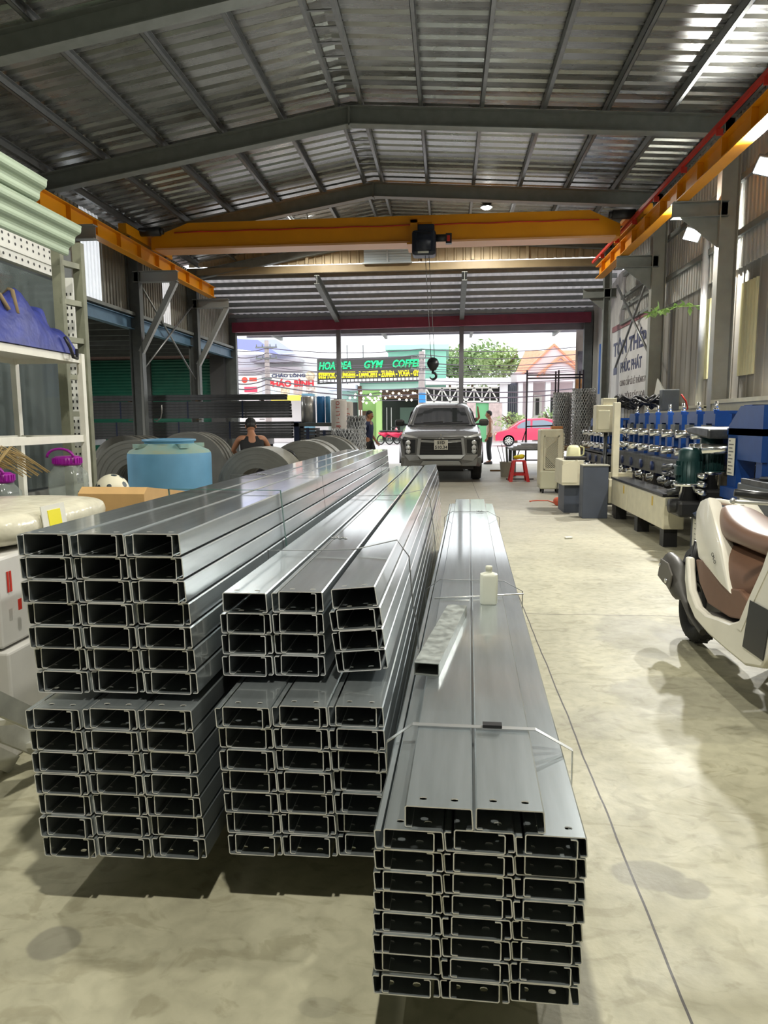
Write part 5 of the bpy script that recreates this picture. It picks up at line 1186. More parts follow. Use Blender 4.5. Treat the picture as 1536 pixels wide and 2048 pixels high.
m = MB(); m.path([(.14, -.1, .845), (.06, -.08, .86), (.03, 0, .865), (.06, .08, .86), (.14, .1, .845)], .018, 8); m.build('grab_rail', SW, t)
m = MB(); m.rbox((.075, 0, .76), (.05, .18, .1), .02); m.build('tail_light', mat('tail_red', srgb(120, 24, 22), .3), t)
m = MB(); m.prism([(.09, -.07, .70), (.02, -.07, .52), (-.10, -.07, .42), (-.06, -.07, .42), (.08, -.07, .54), (.15, -.07, .70)], (0, .14, 0)); m.build('mudguard', BLACKP, t, bevel=.008)
m = MB(); m.loft([[Vector((x, -.137, z)) + Vector((0, w*math.cos(a), h*math.sin(a))) for a in [2*PI*k/14 for k in range(14)]] for x, z, w, h, r in ((-.235, .405, .03, .06, 0), (-.225, .405, .055, .095, 0), (-.12, .385, .062, .105, 0), (.0, .345, .06, .10, 0), (.04, .315, .045, .06, 0), (.08, .285, .022, .024, 0), (.20, .22, .018, .018, 0), (.42, .17, .018, .018, 0))]); mf = m.build('muffler', SGY, t, autosmooth=.9)
m = MB(); m.prism([(-.20, -.199, .345), (-.19, -.199, .46), (-.06, -.199, .455), (.04, -.199, .40), (.03, -.199, .315), (-.09, -.199, .325)], (0, -.012, 0)); m.build('heat_shield', mat('shield_grey', srgb(104, 100, 92), .45, .3), mf, bevel=.008)
m = MB(); m.tube((-.17, -.210, .42), (-.17, -.218, .42), .012, 10); m.tube((-.03, -.210, .35), (-.03, -.218, .35), .016, 10); m.build('screws', CHROME, mf)
m = MB(); m.rbox((.22, .03, .26), (.42, .16, .14), .04); m.rbox((.08, .12, .24), (.3, .08, .14), .03); m.build('engine', SGY, t)
m = MB(); m.tube((-.02, -.085, .25), (.08, -.10, .62), .025, 10); m.build('shock_absorber', BLACKP, t)
m = MB(); m.prism([(.10, -.10, .66), (-.09, -.10, .53), (-.15, -.10, .41), (-.12, -.10, .41), (-.05, -.10, .50), (.12, -.10, .60)], (0, .20, 0)); m.build('plate_bracket', BLACKP, t, bevel=.006)
m = MB(); m.prism([(.19, -.147, .535), (.30, -.150, .55), (.45, -.150, .52), (.62, -.150, .47), (.78, -.150, .50), (.90, -.150, .47), (.93, -.150, .38), (.72, -.150, .34), (.45, -.150, .34), (.30, -.150, .42)], (0, .30, 0)); m.build('lower_cover', SB, t, bevel=.01)
m = MB(); m.prism([(.40, .12, .2), (.5, .12, .2), (.50, .3, .0), (.42, .3, .0)], (0, .015, .0)); m.tube((.45, -.1, .18), (.45, .1, .18), .02, 8); m.build('side_stand', DARKST, t)
m = MB(); m.tube((1.22, 0, .235), (1.08, 0, .86), .03, 10); m.tube((1.22, -.07, .235), (1.22, .07, .235), .015, 8); m.build('fork', SGY, t)
m = MB(); m.loft([halfring(x, a, b, w) for x, a, b, w in ((1.12, .42, .9, .19), (1.22, .44, .86, .15), (1.30, .5, .8, .08))]); m.build('front_apron', SW, t, subsurf=1)
m = MB(); m.lathe([(.255, -.055), (.265, 0), (.255, .055), (.245, .055), (.245, -.055), (.255, -.055)], (1.22, 0, .235), 16, rotm('X', PI/2), a0=.3, a1=2.6); m.build('front_mudguard', SW, t)
# ================================================================ STREET AND BUILDINGS BEYOND THE OPENING
ROADM = mat('road', srgb(196, 190, 190), .8, noise=.06, nscale=3)
struct('street', MB().b2((-60, YF+2.6, -.25), (60, 85, -.02)), ROADM)
struct('ground', MB().b2((-60, -10, -.3), (-11.2, YF+2.6, -.03)), ROADM)
struct('ground', MB().b2((5.2, -10, -.3), (60, YF+2.6, -.03)), ROADM)
MINT = mat('mint_wall', srgb(140, 200, 178), .7, noise=.05, nscale=2); MINTL = mat('mint_light', srgb(178, 220, 206), .7); LIME = mat('lime_wall', srgb(184, 222, 140), .7)
WBLD = mat('white_wall', srgb(226, 224, 226), .8, noise=.04, nscale=1); PINKW = mat('pink_wall', srgb(220, 204, 206), .8); BROWN = mat('brown_wood', srgb(104, 76, 60), .7); DKIN = mat('dark_inside', srgb(56, 58, 54), .8)
OTILE = mat('orange_tile', srgb(222, 150, 118), .7, noise=.15, nscale=6); BROOF = mat('blue_roof', srgb(140, 146, 214), .5)  # tile colour paled to stand in for street haze
YG2 = 46.0
def bx(t, name, p0, p1, y0, y1, m):
    a, b = at(*p0, Y=y0), at(*p1, Y=y0); return MB().b2((min(a.x, b.x), y0, min(a.z, b.z)), (max(a.x, b.x), y1, max(a.z, b.z))).build(name, m, t, world=True)
# gym and cafe building
g0 = at(775, 885, Y=YG2)
t = thing('cafe_building', 'mint green building with an open cafe front under the long green and yellow sign', 'building', (g0.x, YG2, -.02))
bx(t, 'upper_wall', (776, 697), (892, 772), YG2+.5, YG2+8, MINT); bx(t, 'roof_edge', (770, 690), (898, 698), YG2+.2, YG2+8.2, MINTL)
bx(t, 'fascia', (719, 752), (848, 768), YG2, YG2+.5, MINT); bx(t, 'fascia_light', (719, 768), (848, 778), YG2-.05, YG2+.5, MINTL)
bx(t, 'brown_pillar', (716, 772), (724, 882), YG2-.2, YG2+.3, BROWN); bx(t, 'lime_wall', (725, 779), (764, 882), YG2+1.5, YG2+1.8, LIME); bx(t, 'inner_wall', (760, 778), (848, 882), YG2+4, YG2+4.3, DKIN)
bx(t, 'brown_beam', (764, 778), (848, 797), YG2+1.2, YG2+1.5, BROWN); bx(t, 'lime_pillar', (752, 800), (764, 882), YG2+.8, YG2+1.2, LIME); bx(t, 'right_pillar', (844, 700), (850, 882), YG2, YG2+1, WBLD)
bx(t, 'dark_door', (725, 822), (738, 882), YG2+1.3, YG2+1.5, BROWN); bx(t, 'glass_door', (800, 815), (845, 882), YG2+2.5, YG2+2.6, mat('shop_glass', srgb(100, 120, 108), .15))
for px in (773, 782): bx(t, 'door_frame', (px, 815), (px+1.2, 880), YG2+.6, YG2+.7, WHITE)
t = thing('side_shop', 'low mint shop with bluish awning and dark gate left of the cafe front', 'building', (at(700, 885, Y=YG2+.5).x, YG2+.5, -.02))
bx(t, 'wall', (684, 781), (715, 882), YG2+.3, YG2+5, MINTL); bx(t, 'awning', (655, 769), (711, 780), YG2-1.2, YG2+.3, mat('awning', srgb(206, 214, 232), .6)); bx(t, 'gate', (703, 805), (716, 880), YG2+.2, YG2+.29, DKIN)
for px in (717.5, 722.5): bx(t, 'white_post', (px, 820), (px+1.8, 850), YG2-1., YG2-.9, WHITE)
# the long sign
BLK = mat('sign_black', srgb(64, 64, 60), .6); GLED = mat('sign_green', srgb(10, 200, 120), .5, emit=srgb(10, 220, 120), estr=.7); YLED = mat('sign_yellow', srgb(245, 225, 20), .5, emit=srgb(250, 230, 20), estr=.7); WLT = mat('sign_whitetext', srgb(240, 240, 240), .5, emit=(1, 1, 1), estr=.3)
ys_ = YG2-.8; a, b = at(634, 718, Y=ys_), at(846, 766, Y=ys_); lift = (at(846, 712, Y=ys_).z-at(846, 718, Y=ys_).z)
wS, hS = b.x-a.x, a.z-b.z
t = thing('shop_sign', 'long dark shop sign with green and yellow lettering across the street', 'sign', ((a.x+b.x)/2, ys_, b.z))
ang = .016
def SM(fx_, fz): return TM((a.x+wS*fx_, ys_-.06, b.z+hS*fz+wS*fx_*ang), (1, 0, ang), (-ang, 0, 1))
m = MB(); m.prism([(a.x, ys_, b.z), (b.x, ys_, b.z+wS*ang), (b.x, ys_, a.z+wS*ang), (a.x, ys_, a.z)], (0, .15, 0)); m.build('panel', BLK, t, world=True)
m = MB(); m.text('HOA DEA', hS*.40, SM(.015, .58), .03, width=wS*.31, bold=.02, shear=.25); m.text('GYM', hS*.40, SM(.44, .58), .03, width=wS*.18, bold=.02, shear=.25); m.text('COFFEE', hS*.40, SM(.71, .58), .03, width=wS*.27, bold=.02, shear=.25); m.build('green_lettering', GLED, t, world=True)
m = MB(); m.text('STEPTOK - BUNGEES - DANCEFIT - ZUMBA - YOGA - GYM', hS*.30, SM(.015, .235), .03, width=wS*.975, bold=.025); m.build('yellow_lettering', YLED, t, world=True)
m = MB(); m.text('ĐC: TÂN TẠO, BÌNH TÂN - ĐT: 0908 000 000 - KHAI GIẢNG HẰNG NGÀY', hS*.13, SM(.015, .06), .02, width=wS*.97, bold=.012) if False else [m.box(SM(.02+.96*(i+.5)/26, .11) @ Vector((0, 0, 0)), (wS/26*.72, .02, hS*.09)) for i in range(26)]; wl_ = m.build('small_white_rows', WLT, t, world=True); wl_['kind'] = 'stuff'
for px in (730, 770, 810, 835):
    q = at(px, 756, Y=ys_+.2); m = MB(); m.b2((q.x-.04, ys_+.16, q.z-.04), (q.x+.04, YG2-.01, q.z+.04)); m.build('support', STEEL_D, t, world=True)
for px in (694, 726):
    q = at(px, 690, Y=YG2+9); m = MB(); m.tube((q.x, YG2+9, 0), q, .04, 6); o = m.build('antenna_mast', STEEL_D); tag(o, 'thin mast above the long shop sign, %s of two' % ('left' if px < 700 else 'right'), 'mast', 'masts above the sign')
# bulbs on strings
BUL = emat('bulb', (1, .93, .72), 3.2); random.seed(12); bm0 = MB().ball((0, 0, 0), .075, 8).build('string_bulb', BUL); first = True
bp_ = [(700, 796), (710, 795), (711, 789), (722, 786), (727, 797), (736, 794), (741, 789), (744, 801), (748, 805), (752, 802), (757, 799), (762, 783), (761, 792), (740, 797), (733, 806), (726, 803), (774, 782), (780, 792), (786, 786), (791, 793), (798, 787), (803, 791), (808, 781), (815, 780), (816, 791), (826, 786), (830, 787), (771, 796), (750, 797), (757, 793), (799, 799), (813, 800), (823, 800)]
for i, (x, y) in enumerate(bp_):
    o = bm0 if i == 0 else bm0.copy()
    if i: COL.objects.link(o)
    p = at(x, y, Y=YG2-1.2+.5*(i % 3)); o.location = p
    tag(o, 'small glowing round bulb strung in front of the cafe', 'light bulb', 'string bulbs at the cafe')
for k, y in enumerate((YG2-1.2, YG2-.8, YG2-.4)):
    P = [at(px, 783+6*math.sin((px-695)/25+k)+4*k, Y=y) for px in range(694, 846, 8)]; o = MB().path(P, .012, 4).build('bulb_cord', BLACKP); tag(o, ('front', 'middle', 'rear')[k]+' cord of the string bulbs at the cafe front', 'cord', 'bulb cords')
# restaurant sign and building on the left
t = thing('white_shophouse', 'pale white shophouse behind the utility pole on the far left', 'building', (-17, 52, 0))
bx(t, 'wall', (452, 710), (660, 885), 52, 60, WBLD); bx(t, 'canopy', (500, 718), (600, 723), 50.5, 52, mat('grey_canopy', srgb(190, 184, 190), .7)); bx(t, 'balcony', (470, 735), (600, 741), 51, 52, mat('grey_balcony', srgb(200, 190, 194), .7)); bx(t, 'orange_strip', (456, 712), (468, 730), 51.6, 51.95, mat('orange_strip', srgb(230, 140, 110), .6))
m = MB(); p0, p1, p2 = at(440, 676, Y=47), at(516, 680, Y=47), at(558, 709, Y=47); p3 = at(440, 694, Y=47)
m.prism([p0, p1, p2, p3], (0, 5, .6)); m.build('blue_roof', BROOF, t, world=True)
PICS = [mat('food_%d' % k, c, .6, col2=c2, noise=.2, nscale=8) for k, (c, c2) in enumerate(((srgb(190, 220, 228), srgb(240, 240, 235)), (srgb(200, 170, 140), srgb(240, 225, 190)), (srgb(214, 200, 200), srgb(190, 160, 140)), (srgb(170, 130, 110), srgb(240, 230, 220))))]
ys2 = 45.; a, b = at(531, 747, Y=ys2), at(634, 801, Y=ys2); w2, h2 = b.x-a.x, a.z-b.z
t = thing('restaurant_sign', 'white restaurant sign with red lettering and food pictures over a yellow strip', 'sign', ((a.x+b.x)/2, ys2, b.z))
m = MB(); m.b2((a.x, ys2, b.z), (b.x, ys2+.15, a.z)); m.build('panel', WHITE, t, world=True)
S2 = lambda fx_, fz: TM((a.x+w2*fx_, ys2-.03, b.z+h2*fz), (1, 0, 0), (0, 0, 1))
m = MB(); m.text('PHÁO BÌNH', h2*.30, S2(.04, .52), .02, width=w2*.90, bold=.02); m.build('red_lettering', mat('sign_red', srgb(206, 30, 44), .5), t, world=True)
m = MB(); m.text('CHÁO LÒNG', h2*.16, S2(.12, .86), .02, width=w2*.66, bold=.008); m.build('navy_lettering', NAVY, t, world=True)
m = MB(); m.lathe([(0, 0), (w2*.09, 0), (w2*.09, .02), (0, .02)], (a.x+w2*.88, ys2-.02, b.z+h2*.90), 16, rotm('X', PI/2)); m.build('bowl_picture', PICS[1], t, world=True)
for k in range(4):
    m = MB(); m.box((a.x+w2*(.13+.25*k), ys2-.02, b.z+h2*.36), (w2*.17, .02, h2*.24)); m.build('food_picture', PICS[k], t, world=True)
m = MB(); m.box((a.x+w2*.45, ys2-.02, b.z+h2*.10), (w2*.9, .03, h2*.2)); m.build('yellow_strip', mat('strip_yellow', srgb(250, 216, 90), .6), t, world=True)
q = at(480, 752, Y=ys2); r_ = at(523, 792, Y=ys2); t = thing('hanging_sign', 'small white sign with red rounded label left of the utility pole', 'sign', (q.x, ys2, r_.z)); m = MB(); m.b2((q.x, ys2, r_.z), (r_.x, ys2+.12, q.z)); m.build('panel', WHITE, t, world=True)
W3, H3 = r_.x-q.x, q.z-r_.z; m = MB(); m.rbox((q.x+W3*.5, ys2-.02, r_.z+H3*.33), (W3*.62, .04, H3*.26), .02); m.build('red_label', mat('label_red', srgb(220, 60, 90), .5), t, world=True)
m = MB(); m.lathe([(0, 0), (W3*.14, 0), (W3*.14, .02), (0, .02)], (q.x+W3*.22, ys2-.02, r_.z+H3*.80), 14, rotm('X', PI/2)); m.box((q.x+W3*.62, ys2-.01, r_.z+H3*.82), (W3*.36, .02, H3*.18)); m.build('red_emblem', mat('emblem_red', srgb(226, 70, 50), .5), t, world=True)
bw = MB(); c0, c1 = at(440, 800, Y=46), at(720, 885, Y=46); o = MB().b2((c0.x, 46.2, 0), (at(655, 800, Y=46).x, 50, at(500, 800, Y=46).z)).build('shop_building', mat('shopfront', srgb(214, 206, 204), .8)); tag(o, 'low pale shop front under the restaurant sign', 'building')
o = MB().b2((at(603, 787, Y=44).x, 44, 0), (at(624, 787, Y=44).x, 44.9, at(610, 787, Y=44).z)).build('parked_kiosk', mat('kiosk_teal', srgb(86, 130, 150), .5)); tag(o, 'teal kiosk box standing below the restaurant sign', 'kiosk')
# poles and wires
CONP = mat('concrete_pole', srgb(172, 160, 156), .8, noise=.08, nscale=6)
def pole(px, ptop, Y, lab, r=.14):
    p = at(px, ptop, Y=Y); t = thing('utility_pole', lab, 'utility pole', (p.x, Y, 0), group='utility poles on the street'); m = MB(); m.tube((0, 0, 0), (0, 0, p.z), r*1.25, 12, r*.8); m.build('pole', CONP, t)
    m = MB()
    for dz in (.35, .9, 1.9): m.box((0, -.1, p.z-dz), (1.1 if dz < 1 else .5, .08, .08)); 
    for dz in (.35, .9):
        for dx in (-.5, -.2, .2, .5): m.tube((dx, -.1, p.z-dz+.04), (dx, -.1, p.z-dz+.16), .03, 6)
    m.build('cross_arms', STEEL_G, t); return p
p1 = pole(533, 681, 36, 'leaning concrete utility pole in front of the white shophouse')
p2 = pole(843, 703, 38, 'thick concrete utility pole at the right end of the long sign', .17)
t2 = [o for o in COL.objects if o.name == 'utility_pole.001'][0]
m = MB(); m.rbox((.05, -.25, p2.z-2.4), (.35, .12, .5), .02); m.build('blue_plate', mat('plate_blue', srgb(60, 150, 220), .5), t2)
WIR = mat('overhead_wire', srgb(92, 84, 92), .6); random.seed(31)
lines_ = [(694, 686, .022), (704, 697, .022), (713, 712, .016), (731, 728, .016), (738, 725, .014), (744, 735, .016), (752, 748, .018), (757, 764, .03), (767, 776, .03), (777, 787, .014), (741, 715, .014), (722, 720, .014)]
for i, (ya, yb, r) in enumerate(lines_):
    A, B_, C_ = at(440, ya+random.uniform(-1, 1), Y=35.6-.04*i), at(843, yb+12, Y=37.66-.04*i), at(1185, yb+random.uniform(4, 9), Y=38.6-.04*i); M_ = at(533, ya+2, Y=35.70-.04*i)
    P = []
    for S_, E_ in ((A, M_), (M_, B_), (B_, C_)):
        for k in range(9):
            f = k/9; P.append(S_.lerp(E_, f)-Vector((0, 0, .22*4*f*(1-f)*(1+.3*math.sin(i)))))
    P.append(C_); o = MB().path(P, r, 4).build('overhead_wire', WIR); tag(o, f'{["topmost","second","third","fourth","fifth","sixth","seventh","eighth","ninth","tenth","eleventh","lowest"][i]} overhead wire strung along the street poles', 'wire', 'overhead wires')
# fence with truss, gate, stone pillars
YF2 = 45.5; t = thing('truss_fence', 'white roofed gateway with zigzag truss over dark panels, right of the cafe', 'gateway', (at(930, 880, Y=YF2).x, YF2, 0))
bx(t, 'roof_slab', (851, 757), (1022, 767), YF2-.6, YF2+.6, WBLD); bx(t, 'dark_panel', (851, 775), (1000, 804), YF2+.3, YF2+.4, DKIN); bx(t, 'side_pier', (1000, 766), (1014, 880), YF2-.2, YF2+.4, WBLD)
m = MB()
za, zb_ = at(900, 776, Y=YF2).z, at(900, 804, Y=YF2).z; xs_ = [at(px, 790, Y=YF2).x for px in range(852, 1001, 16)]
for i in range(len(xs_)-1):
    m.bar((xs_[i], YF2, zb_ if i % 2 else za), (xs_[i+1], YF2, za if i % 2 else zb_), .08, .08)
    m.bar((xs_[i], YF2, zb_), (xs_[i], YF2, za), .06, .06)
m.bar((xs_[0], YF2, za), (xs_[-1], YF2, za), .08, .10); m.bar((xs_[0], YF2, zb_), (xs_[-1], YF2, zb_), .08, .12); m.build('truss', WHITE, t, world=True)
STONE = mat('stone_facing', srgb(196, 176, 172), .9, noise=.2, nscale=5, bump=.4, bscale=9)
bx(t, 'stone_pillar', (978, 805), (1003, 885), YF2-.3, YF2+.5, STONE); bx(t, 'stone_pillar', (934, 805), (951, 885), YF2-.3, YF2+.5, STONE); bx(t, 'green_gate', (951, 806), (978, 885), YF2+.1, YF2+.2, mat('gate_green', srgb(120, 196, 140), .6)); bx(t, 'low_wall', (851, 806), (934, 885), YF2+.2, YF2+.5, mat('fence_low', srgb(160, 170, 160), .8))
t = thing('side_gate', 'dark barred gate between the gateway and the pink house', 'gate', (at(1025, 880, Y=YF2+.5).x, YF2+.5, 0)); bx(t, 'panel', (1015, 766), (1033, 885), YF2+.6, YF2+.7, mat('gate_dark', srgb(84, 84, 98), .6))
m = MB()
for px in range(1016, 1033, 4): q = at(px, 770, Y=YF2+.4); m.tube((q.x, YF2+.45, 0), (q.x, YF2+.45, q.z), .03, 6)
m.build('bars', STEEL_D, t, world=True)
# pink house with orange tiled gables
YH = 47; t = thing('tiled_house', 'pink white house with orange tiled roof and twin gables on the far right', 'house', (at(1100, 880, Y=YH).x, YH, 0))
bx(t, 'wall', (1030, 744), (1230, 885), YH+1.5, YH+5, PINKW)
def gable(l, r, ap, y, d, m1, m2, nm):
    L, R_, A = at(*l, Y=y), at(*r, Y=y), at(*ap, Y=y); MB().prism([L, R_, A], (0, d, 0)).build(nm+'_wall', m1, t, world=True)
    th = .14; m = MB()
    for S_ in (L, R_):
        n_ = (A-S_).normalized(); o_ = Vector((0, 0, th)); e_ = S_-n_*.3; m.prism([e_, A+Vector((0, 0, 0)), A+o_*1.2, e_+o_], (0, d, 0)); 
    for v in m.v: v.y -= .12
    m.build(nm+'_roof', m2, t, world=True)
gable((1050, 746), (1166, 746), (1108, 692), YH, 5, PINKW, OTILE, 'gable'); gable((1082, 748), (1160, 748), (1121, 716), YH-1.5, 3, PINKW, OTILE, 'porch_gable')
m = MB(); L, R_ = at(1032, 748, Y=YH+2), at(1240, 746, Y=YH+2); T_ = at(1050, 706, Y=YH+5.5); U_ = at(1230, 706, Y=YH+5.5); m.prism([L, (L.x, L.y, L.z+.15), (T_.x, T_.y, T_.z+.15), T_], (R_.x-L.x, 0, 0)); m.build('main_roof', OTILE, t, world=True)
bx(t, 'eave_beam', (1034, 748), (1200, 762), YH-1.4, YH+1.5, PINKW)
for px in (1040, 1060, 1095, 1150): bx(t, 'pillar', (px-3, 762), (px+4, 885), YH-1.2, YH-.8, WBLD)
bx(t, 'door_leaf', (1068, 790), (1082, 880), YH+1.2, YH+1.45, WHITE); bx(t, 'door_glass', (1072, 797), (1078, 830), YH+1.1, YH+1.19, DKIN); bx(t, 'window_pane', (1100, 795), (1125, 840), YH+1.2, YH+1.45, DKIN)
m = MB(); q = at(1121, 748, Y=YH-1.6); m.path([q+Vector((1.0*math.cos(a), 0, .75*math.sin(a))) for a in [PI*i/12 for i in range(13)]], .07, 6); m.build('arch_moulding', OTILE, t, world=True)
# trees, bushes
def leafy(name, lab, cat, c, sx, sy, sz, n, ls, m1, trunk=True, seed=1, group=None):
    random.seed(seed); t = thing(name, lab, cat, (c.x, c.y, 0), group=group); m = MB()
    for i in range(n):
        d = Vector((random.gauss(0, 1), random.gauss(0, 1), random.gauss(0, 1))).normalized(); rr = random.uniform(.45, 1)*(1+.25*math.sin(5*d.x+3*d.z+seed))
        p = c+Vector((d.x*sx*rr, d.y*sy*rr, d.z*sz*rr)); a = Vector((random.uniform(-1, 1), random.uniform(-1, 1), random.uniform(-1, .6))).normalized(); b = a.cross(Vector((random.random(), random.random(), 1))).normalized(); L = random.uniform(.6, 1.3)*ls
        m.add([p, p+a*L*.5+b*L*.28, p+a*L, p+a*L*.5-b*L*.28], [(0, 1, 2, 3)])
    m.build('foliage', m1, t, world=True)
    if trunk:
        m = MB(); m.tube((c.x, c.y, 0), c, .18, 10, .08)
        for k in range(7): a = random.uniform(0, 6.3); m.tube(c-Vector((0, 0, sz*.5)), c+Vector((math.cos(a)*sx*.7, math.sin(a)*sy*.7, random.uniform(0, sz*.7))), .06, 6, .02)
        m.build('trunk', BROWN, t, world=True)
TG = mat('tree_leaf', srgb(160, 182, 132), .7, noise=.3, nscale=2); TG2 = mat('tree_leaf_b', srgb(178, 196, 140), .7, noise=.3, nscale=2)  # leaves paled, with the distant haze painted into their colour
leafy('garden_tree', 'leafy green tree behind the middle of the gateway', 'tree', at(945, 726, Y=58), 2.5, 1.7, 1.6, 1500, .45, TG, seed=3, group='trees behind the gateway')
leafy('garden_tree', 'leafy green tree behind the gateway beside the orange roof', 'tree', at(1008, 728, Y=54.2), 1.9, 1.2, 1.2, 900, .42, TG2, seed=5, group='trees behind the gateway')
leafy('garden_tree', 'leafy green tree next to the mint building roof', 'tree', at(900, 735, Y=55.3), 1.2, .6, 1.1, 500, .42, TG, seed=8, group='trees behind the gateway')
leafy('garden_bush', 'light green bush beside the stone pillar above the red car', 'bush', at(1030, 842, Y=43.5), 1.1, .5, .55, 420, .22, TG2, seed=6)
leafy('garden_bush', 'small bush by the pink house behind the scaffold pipes', 'bush', at(1100, 836, Y=44.5), .9, .5, .6, 300, .22, TG, seed=7)
# red hatchback
CR = mat('car_red', srgb(226, 50, 88), .25, coat=.6); CGL = mat('car_glass', srgb(120, 136, 150), .08, spec=.8)  # red lightened so the haze is part of the paint colour
pc = at(1050, 889, Z=0); YCAR = 38.5; xc = at(1057, 870, Y=YCAR).x
t = thing('red_hatchback', 'small red hatchback parked across the street by the stone pillar', 'car', (xc, YCAR, -.02))
side = [(-1.78, .30), (-1.80, .55), (-1.70, .72), (-1.15, .86), (-.55, 1.30), (-.2, 1.44), (.7, 1.48), (1.35, 1.36), (1.62, .98), (1.72, .80), (1.74, .35)]
def carsec(y, k): return [Vector((x, y, .9+(z-.9)*(k if z > .9 else 1))) for x, z in side]
m = MB(); m.loft([carsec(-.80, .86), carsec(-.74, .97), carsec(-.5, 1.), carsec(.5, 1.), carsec(.74, .97), carsec(.80, .86)]); m.build('body', CR, t, autosmooth=.7)
for nm, P in (('rear_window', [(.10, .98), (.10, 1.36), (.66, 1.38), (1.1, 1.25), (1.2, .98)]), ('front_window', [(-.85, .95), (-.45, 1.25), (-.2, 1.34), (0, 1.36), (0, .97)])):
    m = MB(); m.prism([(x, -.812, z-.02) for x, z in P], (0, .03, 0)); m.build(nm, CGL, t)
for x in (-1.1, 1.12):
    m = MB(); m.lathe([(0, -.09), (.2, -.09), (.29, -.08), (.30, -.02), (.30, .1), (0, .1)], (x, -.70, .30), 24, rotm('X', PI/2)); w = m.build('wheel', RUBBER, t)
    m = MB(); m.lathe([(.2, 0), (.205, .01), (.19, .015)], (x, -.792, .30), 20, rotm('X', PI/2))
    for k in range(10): q = rotm('Y', 2*PI*k/10); m.box(Vector((x, -.795, .30))+q @ Vector((.11, 0, 0)), (.19, .02, .03), q)
    m.build('hubcap', PURL if x > 9 else WHITE, w)
m = MB(); m.box((-1.72, -.5, .62), (.1, .35, .12)); m.build('headlight', WHITE, t)
m = MB(); m.rbox((-.75, -.86, .98), (.16, .1, .1), .03); m.build('door_mirror', CR, t)
m = MB(); m.box((.25, -.815, .86), (.14, .02, .03)); m.box((-.6, -.815, .82), (.14, .02, .03)); m.build('door_handles', CR, t); 
# motorbikes
def motorbike(x, y, rz, lab, col):
    t = thing('motorbike', lab, 'motorbike', (x, y, -.02), rz, 'motorbikes at the cafe')
    for k, xx in enumerate((-.6, .6)):
        m = MB(); m.path([(xx+.26*math.cos(a), 0, .29+.26*math.sin(a)) for a in [2*PI*i/18 for i in range(18)]], .035, 6, closed=True); w = m.build('wheel', RUBBER, t)
        m = MB(); m.tube((xx, -.06, .29), (xx, .06, .29), .05, 8)
        for i in range(6): a = PI*i/6; m.tube((xx-.23*math.cos(a), 0, .29-.23*math.sin(a)), (xx+.23*math.cos(a), 0, .29+.23*math.sin(a)), .008, 4)
        m.build('spokes', PURL, w)
    m = MB(); m.loft([halfring(x_, a, b, w) for x_, a, b, w in ((-.75, .62, .72, .05), (-.4, .45, .74, .12), (0, .38, .70, .12), (.25, .42, .66, .09), (.45, .5, .86, .14), (.55, .55, .98, .1))]); m.build('body', col, t, autosmooth=1.)
    m = MB(); m.rbox((-.3, 0, .78), (.7, .24, .1), .04); m.build('seat', BLACKP, t)
    m = MB(); m.tube((.6, 0, .29), (.42, 0, .95), .03, 8); m.tube((.42, -.3, 1.0), (.42, .3, 1.0), .018, 8); m.build('handlebar', BLACKP, t)
    m = MB(); m.rbox((.53, 0, .85), (.12, .2, .16), .04); m.build('headlamp', WHITE, t)
for px, rz, lab, c in ((778, .75, 'red motorbike parked at the cafe, nearest the man in blue', CR), (797, .6, 'red motorbike in the middle of the row at the cafe', CR), (818, .9, 'dark red motorbike at the cafe half hidden by the grey pickup', mat('bike_pink', srgb(170, 60, 70), .4))):
    p = at(px, 880, Y=41.5); motorbike(p.x, 41.5, rz, lab, c)
# ================================================================ PICKUP
TG_ = mat('pickup_grey', srgb(128, 129, 130), .25, .4, coat=.5, noise=.03, nscale=4); TSIL = mat('pickup_silver', srgb(160, 162, 162), .34, .6); TGL = mat('windscreen', (.022, .025, .026), .05, spec=1.); LAMP = mat('lamp_clear', srgb(220, 224, 226), .12, .3, coat=.6); GRB = mat('grille_black', (.012, .012, .014), .4)
TY0 = 15.7; tc = at(882, 900, Y=TY0)
t = thing('pickup_truck', 'grey pickup truck facing the stacks under the front canopy', 'truck', (tc.x, TY0, 0), .0)
def sec(y, z0, z1, hw, zs=.72, r=.10):
    """body section in XZ at depth y: slightly bulged flanks"""
    P = [(-hw*.96, z0), (-hw, z0+.12), (-hw*1.0, (z0+z1)*.5+.08), (-hw*.97, z1-r), (-hw*.90, z1-.02), (-hw*.6, z1+.012), (0, z1+.02), (hw*.6, z1+.012), (hw*.90, z1-.02), (hw*.97, z1-r), (hw*1.0, (z0+z1)*.5+.08), (hw, z0+.12), (hw*.96, z0)]
    return [Vector((x, y, z)) for x, z in P]
m = MB(); m.loft([sec(.02, .36, .98, .80), sec(.10, .34, 1.06, .88), sec(.30, .36, 1.11, .915), sec(.75, .40, 1.18, .92), sec(1.2, .38, 1.26, .92), sec(3.25, .38, 1.24, .92), sec(5.2, .42, 1.18, .91)]); m.build('body', TG_, t, autosmooth=.6)
